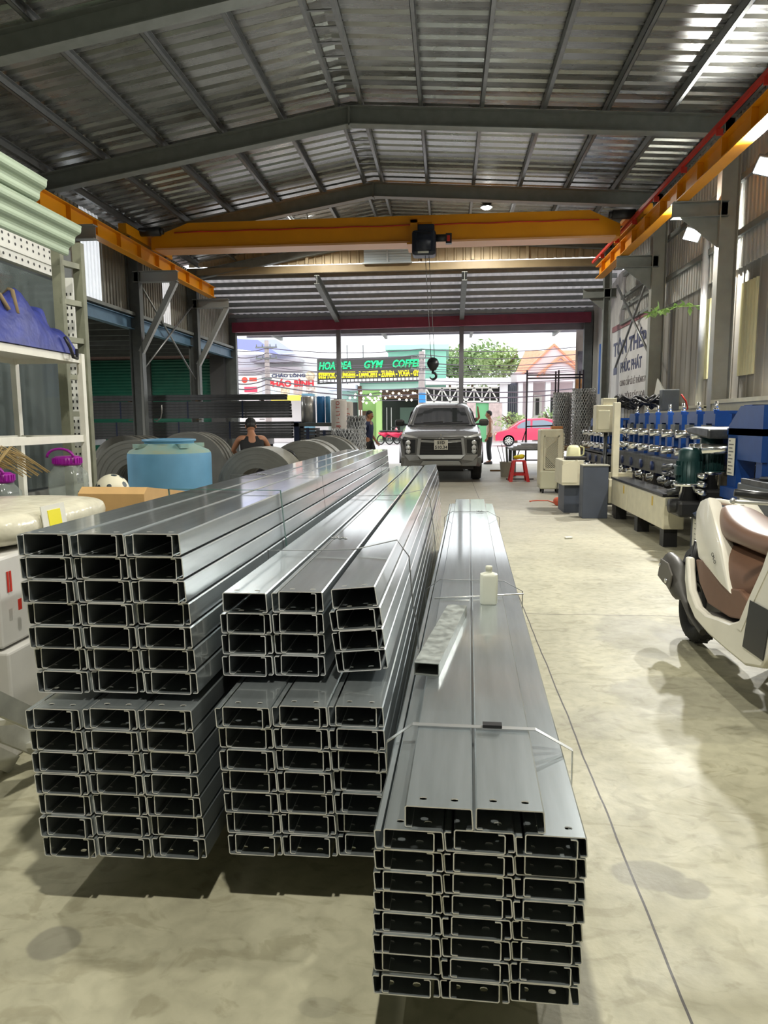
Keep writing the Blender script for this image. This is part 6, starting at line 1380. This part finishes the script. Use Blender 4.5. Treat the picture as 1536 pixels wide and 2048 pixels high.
# cab
def cabring(z, hw, y0, y1, r): return [Vector((x, y, z)) for x, y in ((-hw+r, y0-.04), (-hw*.5, y0-.09), (0, y0-.10), (hw*.5, y0-.09), (hw-r, y0-.04), (hw, y0+r), (hw, y1-r), (hw-r, y1), (-hw+r, y1), (-hw, y1-r), (-hw, y0+r))]
m = MB(); m.loft([cabring(1.24, .80, 1.05, 3.25, .1), cabring(1.45, .735, 1.38, 3.18, .1), cabring(1.66, .655, 1.74, 3.08, .1), cabring(1.735, .60, 1.92, 3.0, .12), cabring(1.765, .50, 2.1, 2.9, .12)]); m.build('cab', TG_, t, autosmooth=.7)
def wsp(fx_, z):  # point on the windscreen
    f = (z-1.24)/(1.66-1.24); hw = .80+(.655-.80)*f; y = 1.05+(1.74-1.05)*f; b = -.10*(1-fx_*fx_*.6) if abs(fx_) < .99 else -.04
    return Vector((fx_*(hw-.08), y+b-.032, z+.004))
gr = []
for z in (1.285, 1.37, 1.46, 1.55, 1.645): gr.append([wsp(f, z) for f in (-.93, -.7, -.35, 0, .35, .7, .93)])
m = MB(); m.loft(gr, closed=False, caps=False); m.build('windscreen', TGL, t)
m = MB(); m.loft([[wsp(f, z)+Vector((0, -.004, 0)) for f in (-.9, -.4, 0, .4, .9)] for z in (1.27, 1.295)], closed=False, caps=False); m.bar(wsp(-.6, 1.30)+Vector((0, -.012, 0)), wsp(.05, 1.32)+Vector((0, -.012, 0)), .012, .012); m.bar(wsp(.1, 1.30)+Vector((0, -.012, 0)), wsp(.7, 1.32)+Vector((0, -.012, 0)), .012, .012); m.build('wipers', BLACKP, t)
for s_ in (-1, 1):
    m = MB(); m.prism([(s_*.795, 1.42, 1.30), (s_*.735, 1.66, 1.55), (s_*.675, 1.86, 1.65), (s_*.675, 2.9, 1.65), (s_*.795, 3.05, 1.30)], (s_*.012, 0, 0)); m.build('side_window', TGL, t)
    m = MB(); m.path([wsp(s_*1.02, 1.26), wsp(s_*1.03, 1.46), wsp(s_*1.04, 1.655)], .018, 6); m.build('pillar_trim', TSIL, t)
    # mirrors
    m = MB(); m.rbox((s_*1.0, 1.45, 1.30), (.23, .12, .16), .05); m.bar((s_*.80, 1.46, 1.25), (s_*.95, 1.46, 1.27), .06, .05); m.build('door_mirror', BLACKP if s_ < 0 else mat('mirror_grey', srgb(88, 88, 88), .2, .3, coat=.4), t)
    # headlight strip, lamp cluster, chrome wing
    m = MB(); m.prism([(s_*.86, .055, 1.075), (s_*.58, -.012, 1.005), (s_*.50, -.02, .965), (s_*.64, -.005, .975), (s_*.87, .05, 1.015)], (0, .09, .0)); m.build('headlight', LAMP, t)
    m = MB(); m.prism([(s_*.84, .035, .93), (s_*.56, -.015, .94), (s_*.57, -.02, .64), (s_*.80, .02, .62)], (0, .08, 0)); cl = m.build('lamp_cluster', mat('cluster_black', srgb(40, 42, 44), .3) if s_ < 0 else bpy.data.materials['cluster_black'], t)
    for z in (.87, .76, .68):
        m = MB(); m.lathe([(0, .03), (.05, .03), (.055, -.01)], (s_*.72, .02, z), 14, rotm('X', PI/2)); m.build('lamp', LAMP, cl)
    m = MB(); m.prism([(s_*.50, -.02, .975), (s_*.43, -.02, .975), (s_*.47, -.03, .60), (s_*.54, -.03, .58)], (0, .05, 0)); m.build('chrome_wing', TSIL, t, bevel=.008)
    m = MB(); m.prism([(s_*.86, .06, .96), (s_*.90, .12, .96), (s_*.88, .12, .56), (s_*.80, .05, .58)], (0, .04, 0)); m.build('corner_panel', TG_, t)
    # front wheels and arches
    for yy, nm in ((.82, 'front_wheel'), (3.85, 'rear_wheel')):
        m = MB(); m.lathe([(0, -.10), (.22, -.10), (.26, -.115), (.35, -.11), (.375, -.07), (.375, .07), (.35, .11), (.2, .11), (0, .10)], (s_*.795, yy, .375), 32, rotm('Y', PI/2)); w = m.build(nm, RUBBER, t)
        m = MB(); m.lathe([(.235, 0), (.24, .01), (.05, .02), (0, .02)], (s_*.91, yy, .375), 20, rotm('Y', s_*PI/2)); m.build('rim', TSIL, w)
        m = MB(); m.lathe([(.40, -.06), (.46, -.06), (.46, .06), (.40, .06), (.40, -.06)], (s_*.88, yy, .40), 24, rotm('Y', PI/2), a0=PI/2+.0, a1=3*PI/2); m.build('arch_flare', GRB, t)
m = MB(); m.prism([(-.46, .0, .975), (.46, .0, .975), (.50, .0, .60), (-.50, .0, .60)], (0, .05, 0)); gl = m.build('grille', GRB, t)
m = MB()
for z in (.90, .84, .78, .72, .66): m.box((0, -.006, z), (.88, .012, .018))
m.build('grille_bars', mat('grille_grey', srgb(52, 54, 56), .35, .4), gl)
for z, h, hw in ((.985, .05, .50), (.905, .05, .44)):
    m = MB(); m.prism([(-hw, -.02, z+h/2), (-.14, -.035, z+h*.2), (.14, -.035, z+h*.2), (hw, -.02, z+h/2), (hw, -.02, z-h/2), (.14, -.035, z-h*.8), (-.14, -.035, z-h*.8), (-hw, -.02, z-h/2)], (0, .03, 0)); m.build('grille_bar', TG_ if z > .95 else TSIL, t, bevel=.006)
m = MB(); d = .075
for k in range(3):
    a = PI/2+2*PI*k/3; u_ = Vector((math.cos(a), 0, math.sin(a))); v_ = Vector((-u_.z, 0, u_.x)); c_ = Vector((0, -.075, .985))
    m.prism([c_, c_+u_*d*.52+v_*d*.30, c_+u_*d*1.04, c_+u_*d*.52-v_*d*.30], (0, .02, 0))
m.build('emblem', CHROME, t)
m = MB(); m.box((0, -.05, .82), (.30, .012, .21)); pl = m.build('number_plate', WHITE, t)
m = MB(); m.text('51D', .095, TM((-.085, -.058, .838), (1, 0, 0), (0, 0, 1)), .001, width=.165, bold=.002); m.text('510.34', .095, TM((-.135, -.058, .738), (1, 0, 0), (0, 0, 1)), .001, width=.27, bold=.002); m.build('plate_lettering', BLACK, pl)
m = MB(); m.loft([[Vector((x, y0_-.07*(1-(x/.88)**2), z)) for x in (-.88, -.6, -.3, 0, .3, .6, .88)]+[Vector((x, y0_+.12, z)) for x in (.88, .6, .3, 0, -.3, -.6, -.88)] for z, y0_ in ((.36, .10), (.44, .05), (.54, .03), (.585, .08))]); m.build('bumper', TG_, t, autosmooth=.7)
m = MB(); m.prism([(-.52, -.06, .60), (.52, -.06, .60), (.44, -.075, .52), (-.44, -.075, .52)], (0, .05, 0)); m.prism([(-.80, .0, .60), (-.52, -.06, .60), (-.46, -.07, .50), (-.70, -.03, .47)], (0, .05, 0)); m.prism([(.80, .0, .60), (.52, -.06, .60), (.46, -.07, .50), (.70, -.03, .47)], (0, .05, 0)); m.build('bumper_trim', TSIL, t)
m = MB(); m.prism([(-.40, -.07, .47), (.40, -.07, .47), (.46, -.06, .38), (-.46, -.06, .38)], (0, .06, 0)); m.build('skid_plate', TSIL, t, bevel=.01)
m = MB(); m.b2((-.72, .25, .27), (.72, 1.5, .40)); m.b2((-.5, .6, .2), (.5, 4.6, .42)); m.build('underbody', BLACK, t)
m = MB(); m.lathe([(0, 0), (.13, .0), (.13, .2), (.09, .28), (0, .3)], (-.36, 2.15, 1.30), 14); m.lathe([(0, 0), (.13, .0), (.13, .2), (.09, .28), (0, .3)], (.36, 2.15, 1.30), 14); hd = m.build('seat_headrests', GRB, t)
m = MB(); m.path([(.2, 2.3, 1.79), (.2, 2.5, 1.86)], .008, 5); m.build('roof_antenna', BLACKP, t)

# ================================================================ PEOPLE
SKIN = mat('skin', srgb(160, 112, 84), .55, noise=.06, nscale=12); HAIR = mat('hair', (.012, .011, .010), .6)
def skinmesh(name, V, E, R, m, parent, root=0, sub=2):
    me = bpy.data.meshes.new(name); me.from_pydata([Vector(v) for v in V], E, []); o = bpy.data.objects.new(name, me); COL.objects.link(o); o.parent = parent
    md = o.modifiers.new('skin', 'SKIN'); md.use_smooth_shade = True
    for i, r in enumerate(R):
        sv = me.skin_vertices[0].data[i]; sv.radius = (r if not isinstance(r, tuple) else r[0], r if not isinstance(r, tuple) else r[1]); sv.use_root = (i == root)
    s = o.modifiers.new('sub', 'SUBSURF'); s.levels = sub; s.render_levels = sub
    me.materials.append(m); return o
def hand(V, E, R, w, d, side, bend=.4):
    """palm and five fingers from wrist vertex w along d"""
    d = Vector(d).normalized(); s_ = Vector((0, 1, 0)) if abs(d.y) < .8 else Vector((1, 0, 0)); s_ = (s_-d*s_.dot(d)).normalized(); n_ = d.cross(s_)
    W_ = Vector(V[w]); p = len(V); V.append(W_+d*.065); E.append((w, p)); R.append((.030, .018))
    for k, (o_, L) in enumerate(((-.027, .062), (-.009, .072), (.010, .068), (.027, .052))):
        a = len(V); V.append(W_+d*.095+s_*o_); E.append((p, a)); R.append(.0095)
        V.append(W_+d*(.095+L*.5)+s_*o_*1.05+n_*L*.12*bend); E.append((a, a+1)); R.append(.0085); V.append(W_+d*(.095+L)+s_*o_*1.05+n_*L*.45*bend); E.append((a+1, a+2)); R.append(.007)
    a = len(V); V.append(W_+d*.045-s_*.035); E.append((w, a)); R.append(.012); V.append(W_+d*.085-s_*.052+n_*.012); E.append((a, a+1)); R.append(.009)
def person(label, loc, rz, J, top, top_kind, pants, shoes, hair='short', headturn=0., nod=0., capm=None, sc=1.0):
    t = thing('person', label, 'person', loc, rz); t.scale = (sc, sc, sc)
    V = [J['pelvis'], J['waist'], J['chest'], J['neck']]; E = [(0, 1), (1, 2), (2, 3)]; R = [(.145, .105), (.125, .09), (.155, .10), .056]
    hv = len(V); V.append(J['head']); E.append((3, hv)); R.append(.05)
    ends = {}
    for s_ in 'lr':
        i = len(V); V += [J['sh'+s_], J['el'+s_], (Vector(J['el'+s_])*.45+Vector(J['wr'+s_])*.55), J['wr'+s_]]; E += [(2, i), (i, i+1), (i+1, i+2), (i+2, i+3)]; R += [.058, .040, .036, .025]
        hand(V, E, R, i+3, Vector(J['wr'+s_])-Vector(J['el'+s_]), s_)
        i = len(V); V += [J['hip'+s_], (Vector(J['hip'+s_])*.5+Vector(J['kn'+s_])*.5), J['kn'+s_], (Vector(J['kn'+s_])*.6+Vector(J['an'+s_])*.4), J['an'+s_], J['toe'+s_]]; E += [(0, i), (i, i+1), (i+1, i+2), (i+2, i+3), (i+3, i+4), (i+4, i+5)]; R += [.088, .078, .055, .056, .036, .034]
    skinmesh('body', V, E, R, SKIN, t)
    # head with a face
    Rm = rotm('Z', headturn) @ rotm('X', nod); H = Vector(J['head']); L = lambda p: H+Rm @ Vector(p)
    m = MB(); rg = []
    for z, w, f, b in ((-.105, .030, .060, .0), (-.095, .046, .082, .03), (-.07, .058, .088, .06), (-.04, .066, .090, .082), (0, .073, .092, .098), (.04, .076, .090, .102), (.075, .070, .078, .092), (.10, .050, .052, .066), (.115, .02, .022, .03)):
        rg.append([L((w*math.cos(a), (f if math.sin(a) > 0 else b)*math.sin(a), z)) for a in [2*PI*k/16 for k in range(16)]])
    m.loft(rg); hd = m.build('head', SKIN, t, subsurf=1)
    m = MB(); m.loft([[L((x*w, y, z)) for x in (-1, 0, 1)]+[L((0, y-.03, z))] for w, y, z in ((.008, .09, .012), (.012, .104, -.012), (.017, .114, -.03), (.010, .095, -.04))]); m.build('nose', SKIN, hd)
    m = MB(); 
    for s_ in (-1, 1): m.ball(L((s_*.03, .083, .008)), .0115, 8)
    m.build('eyes', WHITE, hd)
    m = MB()
    for s_ in (-1, 1): m.ball(L((s_*.03, .092, .008)), .0055, 6); m.bar(L((s_*.015, .094, .026)), L((s_*.045, .084, .026)), .006, .006)
    m.build('pupils_brows', HAIR, hd)
    m = MB(); m.path([L((-.024, .082, -.062)), L((0, .094, -.060)), L((.024, .082, -.062))], [.004, .007, .004], 6); m.build('mouth', mat('lip', srgb(130, 74, 66), .5) if 'lip' not in bpy.data.materials else bpy.data.materials['lip'], hd)
    for s_ in (-1, 1):
        m = MB(); m.ball(L((s_*.077, -.012, -.008)), .028, 10, (.35, .7, 1.1), Rm); m.build('ear', SKIN, hd)
    m = MB(); rg = []
    for z, w, f, b in ((-.045, .062, -.03, .090), (-.02, .077, -.01, .106), (.02, .082, .02, .110), (.05, .082, .080, .110), (.085, .074, .080, .098), (.112, .052, .055, .07), (.125, .018, .02, .03)):
        rg.append([L((w*math.cos(a), (f if math.sin(a) > 0 else b)*math.sin(a), z)) for a in [2*PI*k/16 for k in range(16)]])
    if hair == 'cap':
        m.loft(rg); m.build('hair', HAIR, t)
        m = MB(); rg = [[L((w*math.cos(a), (f if math.sin(a) > 0 else b)*math.sin(a), z)) for a in [2*PI*k/16 for k in range(16)]] for z, w, f, b in ((.02, .086, .098, .114), (.06, .086, .096, .112), (.10, .074, .08, .096), (.13, .045, .05, .06), (.138, .015, .015, .02))]
        m.loft(rg); m.prism([L((-.065, .085, .028)), L((-.05, .16, .02)), L((0, .18, .02)), L((.05, .16, .02)), L((.065, .085, .028))], (0, 0, .01)); m.build('cap', capm, t)
    else: m.loft(rg); m.build('hair', HAIR, t, subsurf=1)
    # clothes: skins a little larger than the body
    if top:
        lerp = lambda a, b, f: Vector(a)*(1-f)+Vector(b)*f
        V = [lerp(J['pelvis'], J['waist'], -.1), J['waist'], J['chest'], lerp(J['chest'], J['neck'], .55)]; E = [(0, 1), (1, 2), (2, 3)]; R = [(.160, .122), (.145, .11), (.165, .115), .085]
        for s_ in 'lr':
            i = len(V); V.append(J['sh'+s_]); E.append((2, i)); R.append(.070 if top_kind != 'tank' else .064)
            if top_kind == 'tee': V.append(lerp(J['sh'+s_], J['el'+s_], .75)); E.append((i, i+1)); R.append(.060)
        if top_kind == 'tank': R[3] = .08
        skinmesh('shirt' if top_kind == 'tee' else 'singlet', V, E, R, top, t, root=1)
    V = [J['pelvis'], Vector(J['pelvis'])*.6+Vector(J['waist'])*.4]; E = [(0, 1)]; R = [(.152, .118), (.142, .108)]
    for s_ in 'lr':
        i = len(V); V += [J['hip'+s_], Vector(J['hip'+s_])*.5+Vector(J['kn'+s_])*.5, J['kn'+s_], Vector(J['kn'+s_])*.5+Vector(J['an'+s_])*.5, Vector(J['kn'+s_])*.08+Vector(J['an'+s_])*.92]; E += [(0, i), (i, i+1), (i+1, i+2), (i+2, i+3), (i+3, i+4)]; R += [.098, .092, .076, .072, .066]
    skinmesh('trousers', V, E, R, pants, t)
    for s_ in 'lr':
        a, b = Vector(J['an'+s_]), Vector(J['toe'+s_]); d = (b-a); d.z = 0; d.normalize(); x = Vector((d.y, -d.x, 0)); c = a.copy(); c.z = b.z-.030
        m = MB(); m.loft([[c+d*f+x*w*ux+Vector((0, 0, max(0, h*uz))) for ux, uz in ((-1, 0), (-1, .6), (-.5, 1), (.5, 1), (1, .6), (1, 0))] for f, w, h in ((-.07, .03, .05), (-.05, .04, .08), (.03, .042, .085), (.1, .048, .06), (.16, .045, .05), (.19, .025, .03))]); m.build('shoe', shoes, t, autosmooth=1.)
    return t
def stand(**k):
    J = dict(pelvis=(0, 0, .90), waist=(0, .0, 1.04), chest=(0, .0, 1.24), neck=(0, .01, 1.40), head=(0, .035, 1.525),
             shl=(-.175, 0, 1.335), ell=(-.225, -.03, 1.06), wrl=(-.215, .06, .84), shr=(.175, 0, 1.335), elr=(.225, -.03, 1.06), wrr=(.215, .06, .84),
             hipl=(-.09, 0, .86), knl=(-.10, .025, .47), anl=(-.11, -.02, .085), toel=(-.12, .12, .035), hipr=(.09, 0, .86), knr=(.10, .025, .47), anr=(.11, -.02, .085), toer=(.12, .12, .035))
    J.update(k); return J
BSH = mat('blue_shirt', srgb(44, 52, 84), .8, noise=.1, nscale=10); DPT = mat('dark_trousers', srgb(44, 44, 46), .8, noise=.1, nscale=12); BEI = mat('beige_singlet', srgb(196, 178, 158), .8, noise=.06, nscale=10); BKT = mat('black_top', srgb(18, 18, 20), .8); SHO = mat('dark_shoes', (.02, .02, .022), .6)
p = at(737, 860, Y=18.0); person('person in dark blue shirt and dark trousers walking past the mesh roll', (p.x, 18.0, 0), -PI/2-.25, stand(knl=(-.1, .13, .48), anl=(-.1, .10, .085), toel=(-.1, .24, .035), knr=(.1, -.02, .47), anr=(.1, -.17, .10), toer=(.1, -.04, .035), wrl=(-.19, .14, .86), wrr=(.2, -.06, .85)), BSH, 'tee', DPT, SHO, nod=-.12, sc=.98)
p = at(979, 880, Y=22.3); person('person in beige singlet and black trousers standing beside the pickup, facing it', (p.x, 22.3, 0), PI/2-.1, stand(), BEI, 'tank', mat('black_trousers', srgb(36, 38, 42), .8), SHO, sc=1.0)
p = at(938, 840, Y=21.75); person('person half hidden behind the pickup with one arm raised', (p.x-.02, 21.75, 0), PI+.4, stand(ell=(-.30, .12, 1.42), wrl=(-.22, .22, 1.62), head=(0, .03, 1.52)), mat('brown_shirt', srgb(92, 70, 62), .8), 'tee', DPT, SHO)
sq = dict(pelvis=(0, -.05, .52), waist=(0, .02, .66), chest=(0, .10, .86), neck=(0, .15, 1.02), head=(0, .20, 1.13), shl=(-.18, .1, .955), ell=(-.28, .26, .76), wrl=(-.20, .44, .66), shr=(.18, .1, .955), elr=(.30, .22, .74), wrr=(.20, .42, .66),
          hipl=(-.09, -.03, .50), knl=(-.16, .36, .50), anl=(-.14, .20, .085), toel=(-.16, .34, .035), hipr=(.09, -.03, .50), knr=(.16, .36, .50), anr=(.14, .20, .085), toer=(.16, .34, .035))
p = at(506, 880, Y=10.9); person('person in black cap and black sleeveless top crouching among the steel coils', (p.x, 10.85, .15), .35, sq, BKT, 'tank', DPT, SHO, hair='cap', nod=-.45, capm=BKT)
so = MB().b2((-.3, -.25, 0), (.3, .55, .145)).build('low_crate', WOOD); so.location = (p.x, 10.85, 0); so.rotation_euler = (0, 0, .35); tag(so, 'low crate under the feet of the person crouching among the coils', 'crate')
# ================================================================ LIGHT
W = bpy.data.worlds.new('world'); SC.world = W; W.use_nodes = True; wn = W.node_tree
bg = wn.nodes['Background']; bg.inputs['Color'].default_value = (.93, .97, 1.0, 1); bg.inputs['Strength'].default_value = 2.0
def lamp(kind, loc, power, col=(1, 1, 1), size=.2, target=None, name='lamp_light', angle=None, blend=.3):
    l = bpy.data.lights.new(name, kind); l.energy = power; l.color = col
    if kind == 'AREA': l.shape = 'DISK'; l.size = size
    if kind in ('POINT', 'SPOT'): l.shadow_soft_size = size
    if kind == 'SPOT': l.spot_size = angle or 2.6; l.spot_blend = blend
    o = bpy.data.objects.new(name, l); COL.objects.link(o); o.location = loc
    if target is not None: o.rotation_euler = (Vector(target)-Vector(loc)).to_track_quat('-Z', 'Y').to_euler()
    return o
LEDW = emat('led_white', (1, 1, .97), 90.)
HOUS = mat('lamp_housing', srgb(70, 72, 74), .4, .4)
WARM = (1.0, .965, .84)
def floodlight(p, aim, lab, power):
    p = Vector(p); d = (Vector(aim)-p).normalized(); q = d.to_track_quat('-Z', 'Z').to_matrix()
    t = thing('floodlight', lab, 'floodlight', p, group='floodlights on the right wall')
    m = MB(); m.box(p, (.24, .2, .06), q, bev=.01); m.build('housing', HOUS, t, world=True)
    m = MB(); m.box(p+d*.034, (.2, .16, .006), q); m.build('lens', LEDW, t, world=True)
    m = MB(); m.bar(p-d*.03, (XR-.02, p.y+.0, p.z+.05), .03, .03); m.build('bracket', HOUS, t, world=True)
    lamp('SPOT', p+d*.06, power, (1, .98, .92), .07, aim, 'floodlight_beam', 3.1, .3)
floodlight(at(1385, 468, X=3.5), (1.6, 6.0, 0), 'blazing white floodlight on the right wall, the farther of two', 640)
floodlight(at(1533, 332, X=3.4), (1.4, 3.4, 0), 'blazing white floodlight on the right wall at the edge of the picture', 640)
def highbay(p, lab, power, top):
    p = Vector(p); t = thing('high_bay_lamp', lab, 'lamp', p, group='high bay lamps under the roof')
    m = MB(); m.lathe([(0, .16), (.05, .16), (.06, .08), (.11, .02), (.12, 0)], p, 20); m.build('housing', HOUS, t, world=True)
    m = MB(); m.ball(p+Vector((0, 0, .0)), .09, 14, (1, 1, .5)); m.build('bulb', LEDW, t, world=True)
    m = MB(); m.tube(p+Vector((0, 0, .15)), (p.x, p.y, top), .012); m.build('stem', HOUS, t, world=True)
    lamp('SPOT', p-Vector((0, 0, .12)), power, WARM, .10, p-Vector((0, 0, 3)), 'high_bay_light', 2.85, .3)
for px, py, lab in ((615, 425, 'bright round lamp under the roof above the crane, left of the pair'), (973, 415, 'bright round lamp under the roof above the crane, right of the pair')):
    p = at(px, py, Y=14.9); highbay(p, lab, 260, roofz(p.x)-.1)
for x, y, pw, lab in ((-2.9, 3.4, 165, 'high bay lamp under the roof over the left stack, above the view'), (1.5, 3.9, 215, 'high bay lamp under the roof over the aisle, above the view'), (-.25, .9, 480, 'high bay lamp under the roof directly over the front of the stacks, above the view')):
    z = roofz(x)-.72; p = Vector((x, y, z)); highbay(p, lab, 0, roofz(x)-.1)
    bpy.data.objects.remove([o for o in COL.objects if o.type == 'LIGHT' and o.name.startswith('high_bay_light') and o.data.energy == 0][0])
    lamp('SPOT', p-Vector((0, 0, .12)), pw, WARM, .10, p-Vector((0, 0, 3)), 'high_bay_light', 2.75, .25)
# fill lamps added under the mezzanine and in the cabin to brighten dark areas
def batten(p, lab, power, L=1.2, along=(0, 1, 0)):
    p = Vector(p); a = Vector(along); t = thing('fill_tube_lamp', lab, 'lamp', p, group='added fill lamps')
    m = MB(); m.bar(p-a*L/2, p+a*L/2, .08, .04); m.build('housing', HOUS, t, world=True)
    m = MB(); m.tube(p-a*L/2-Vector((0, 0, .035)), p+a*L/2-Vector((0, 0, .035)), .013, 10); m.build('tube', emat('fill_tube_glow', (1, 1, .96), 6.), t, world=True)
    l = lamp('AREA', p-Vector((0, 0, .06)), power, (1, 1, .95), .6, p-Vector((0, 0, 1)), 'fill_tube_light')
batten((-6.9, 8.2, 3.06), 'added fill lamp under the mezzanine ceiling beside the coils, outside the view', 130)
batten((-8.4, 15.6, 3.06), 'added fill lamp under the mezzanine ceiling above the black tubes', 110)
batten((-4.3, 4.2, 2.62), 'added fill lamp inside the glazed cabin at the left', 14)
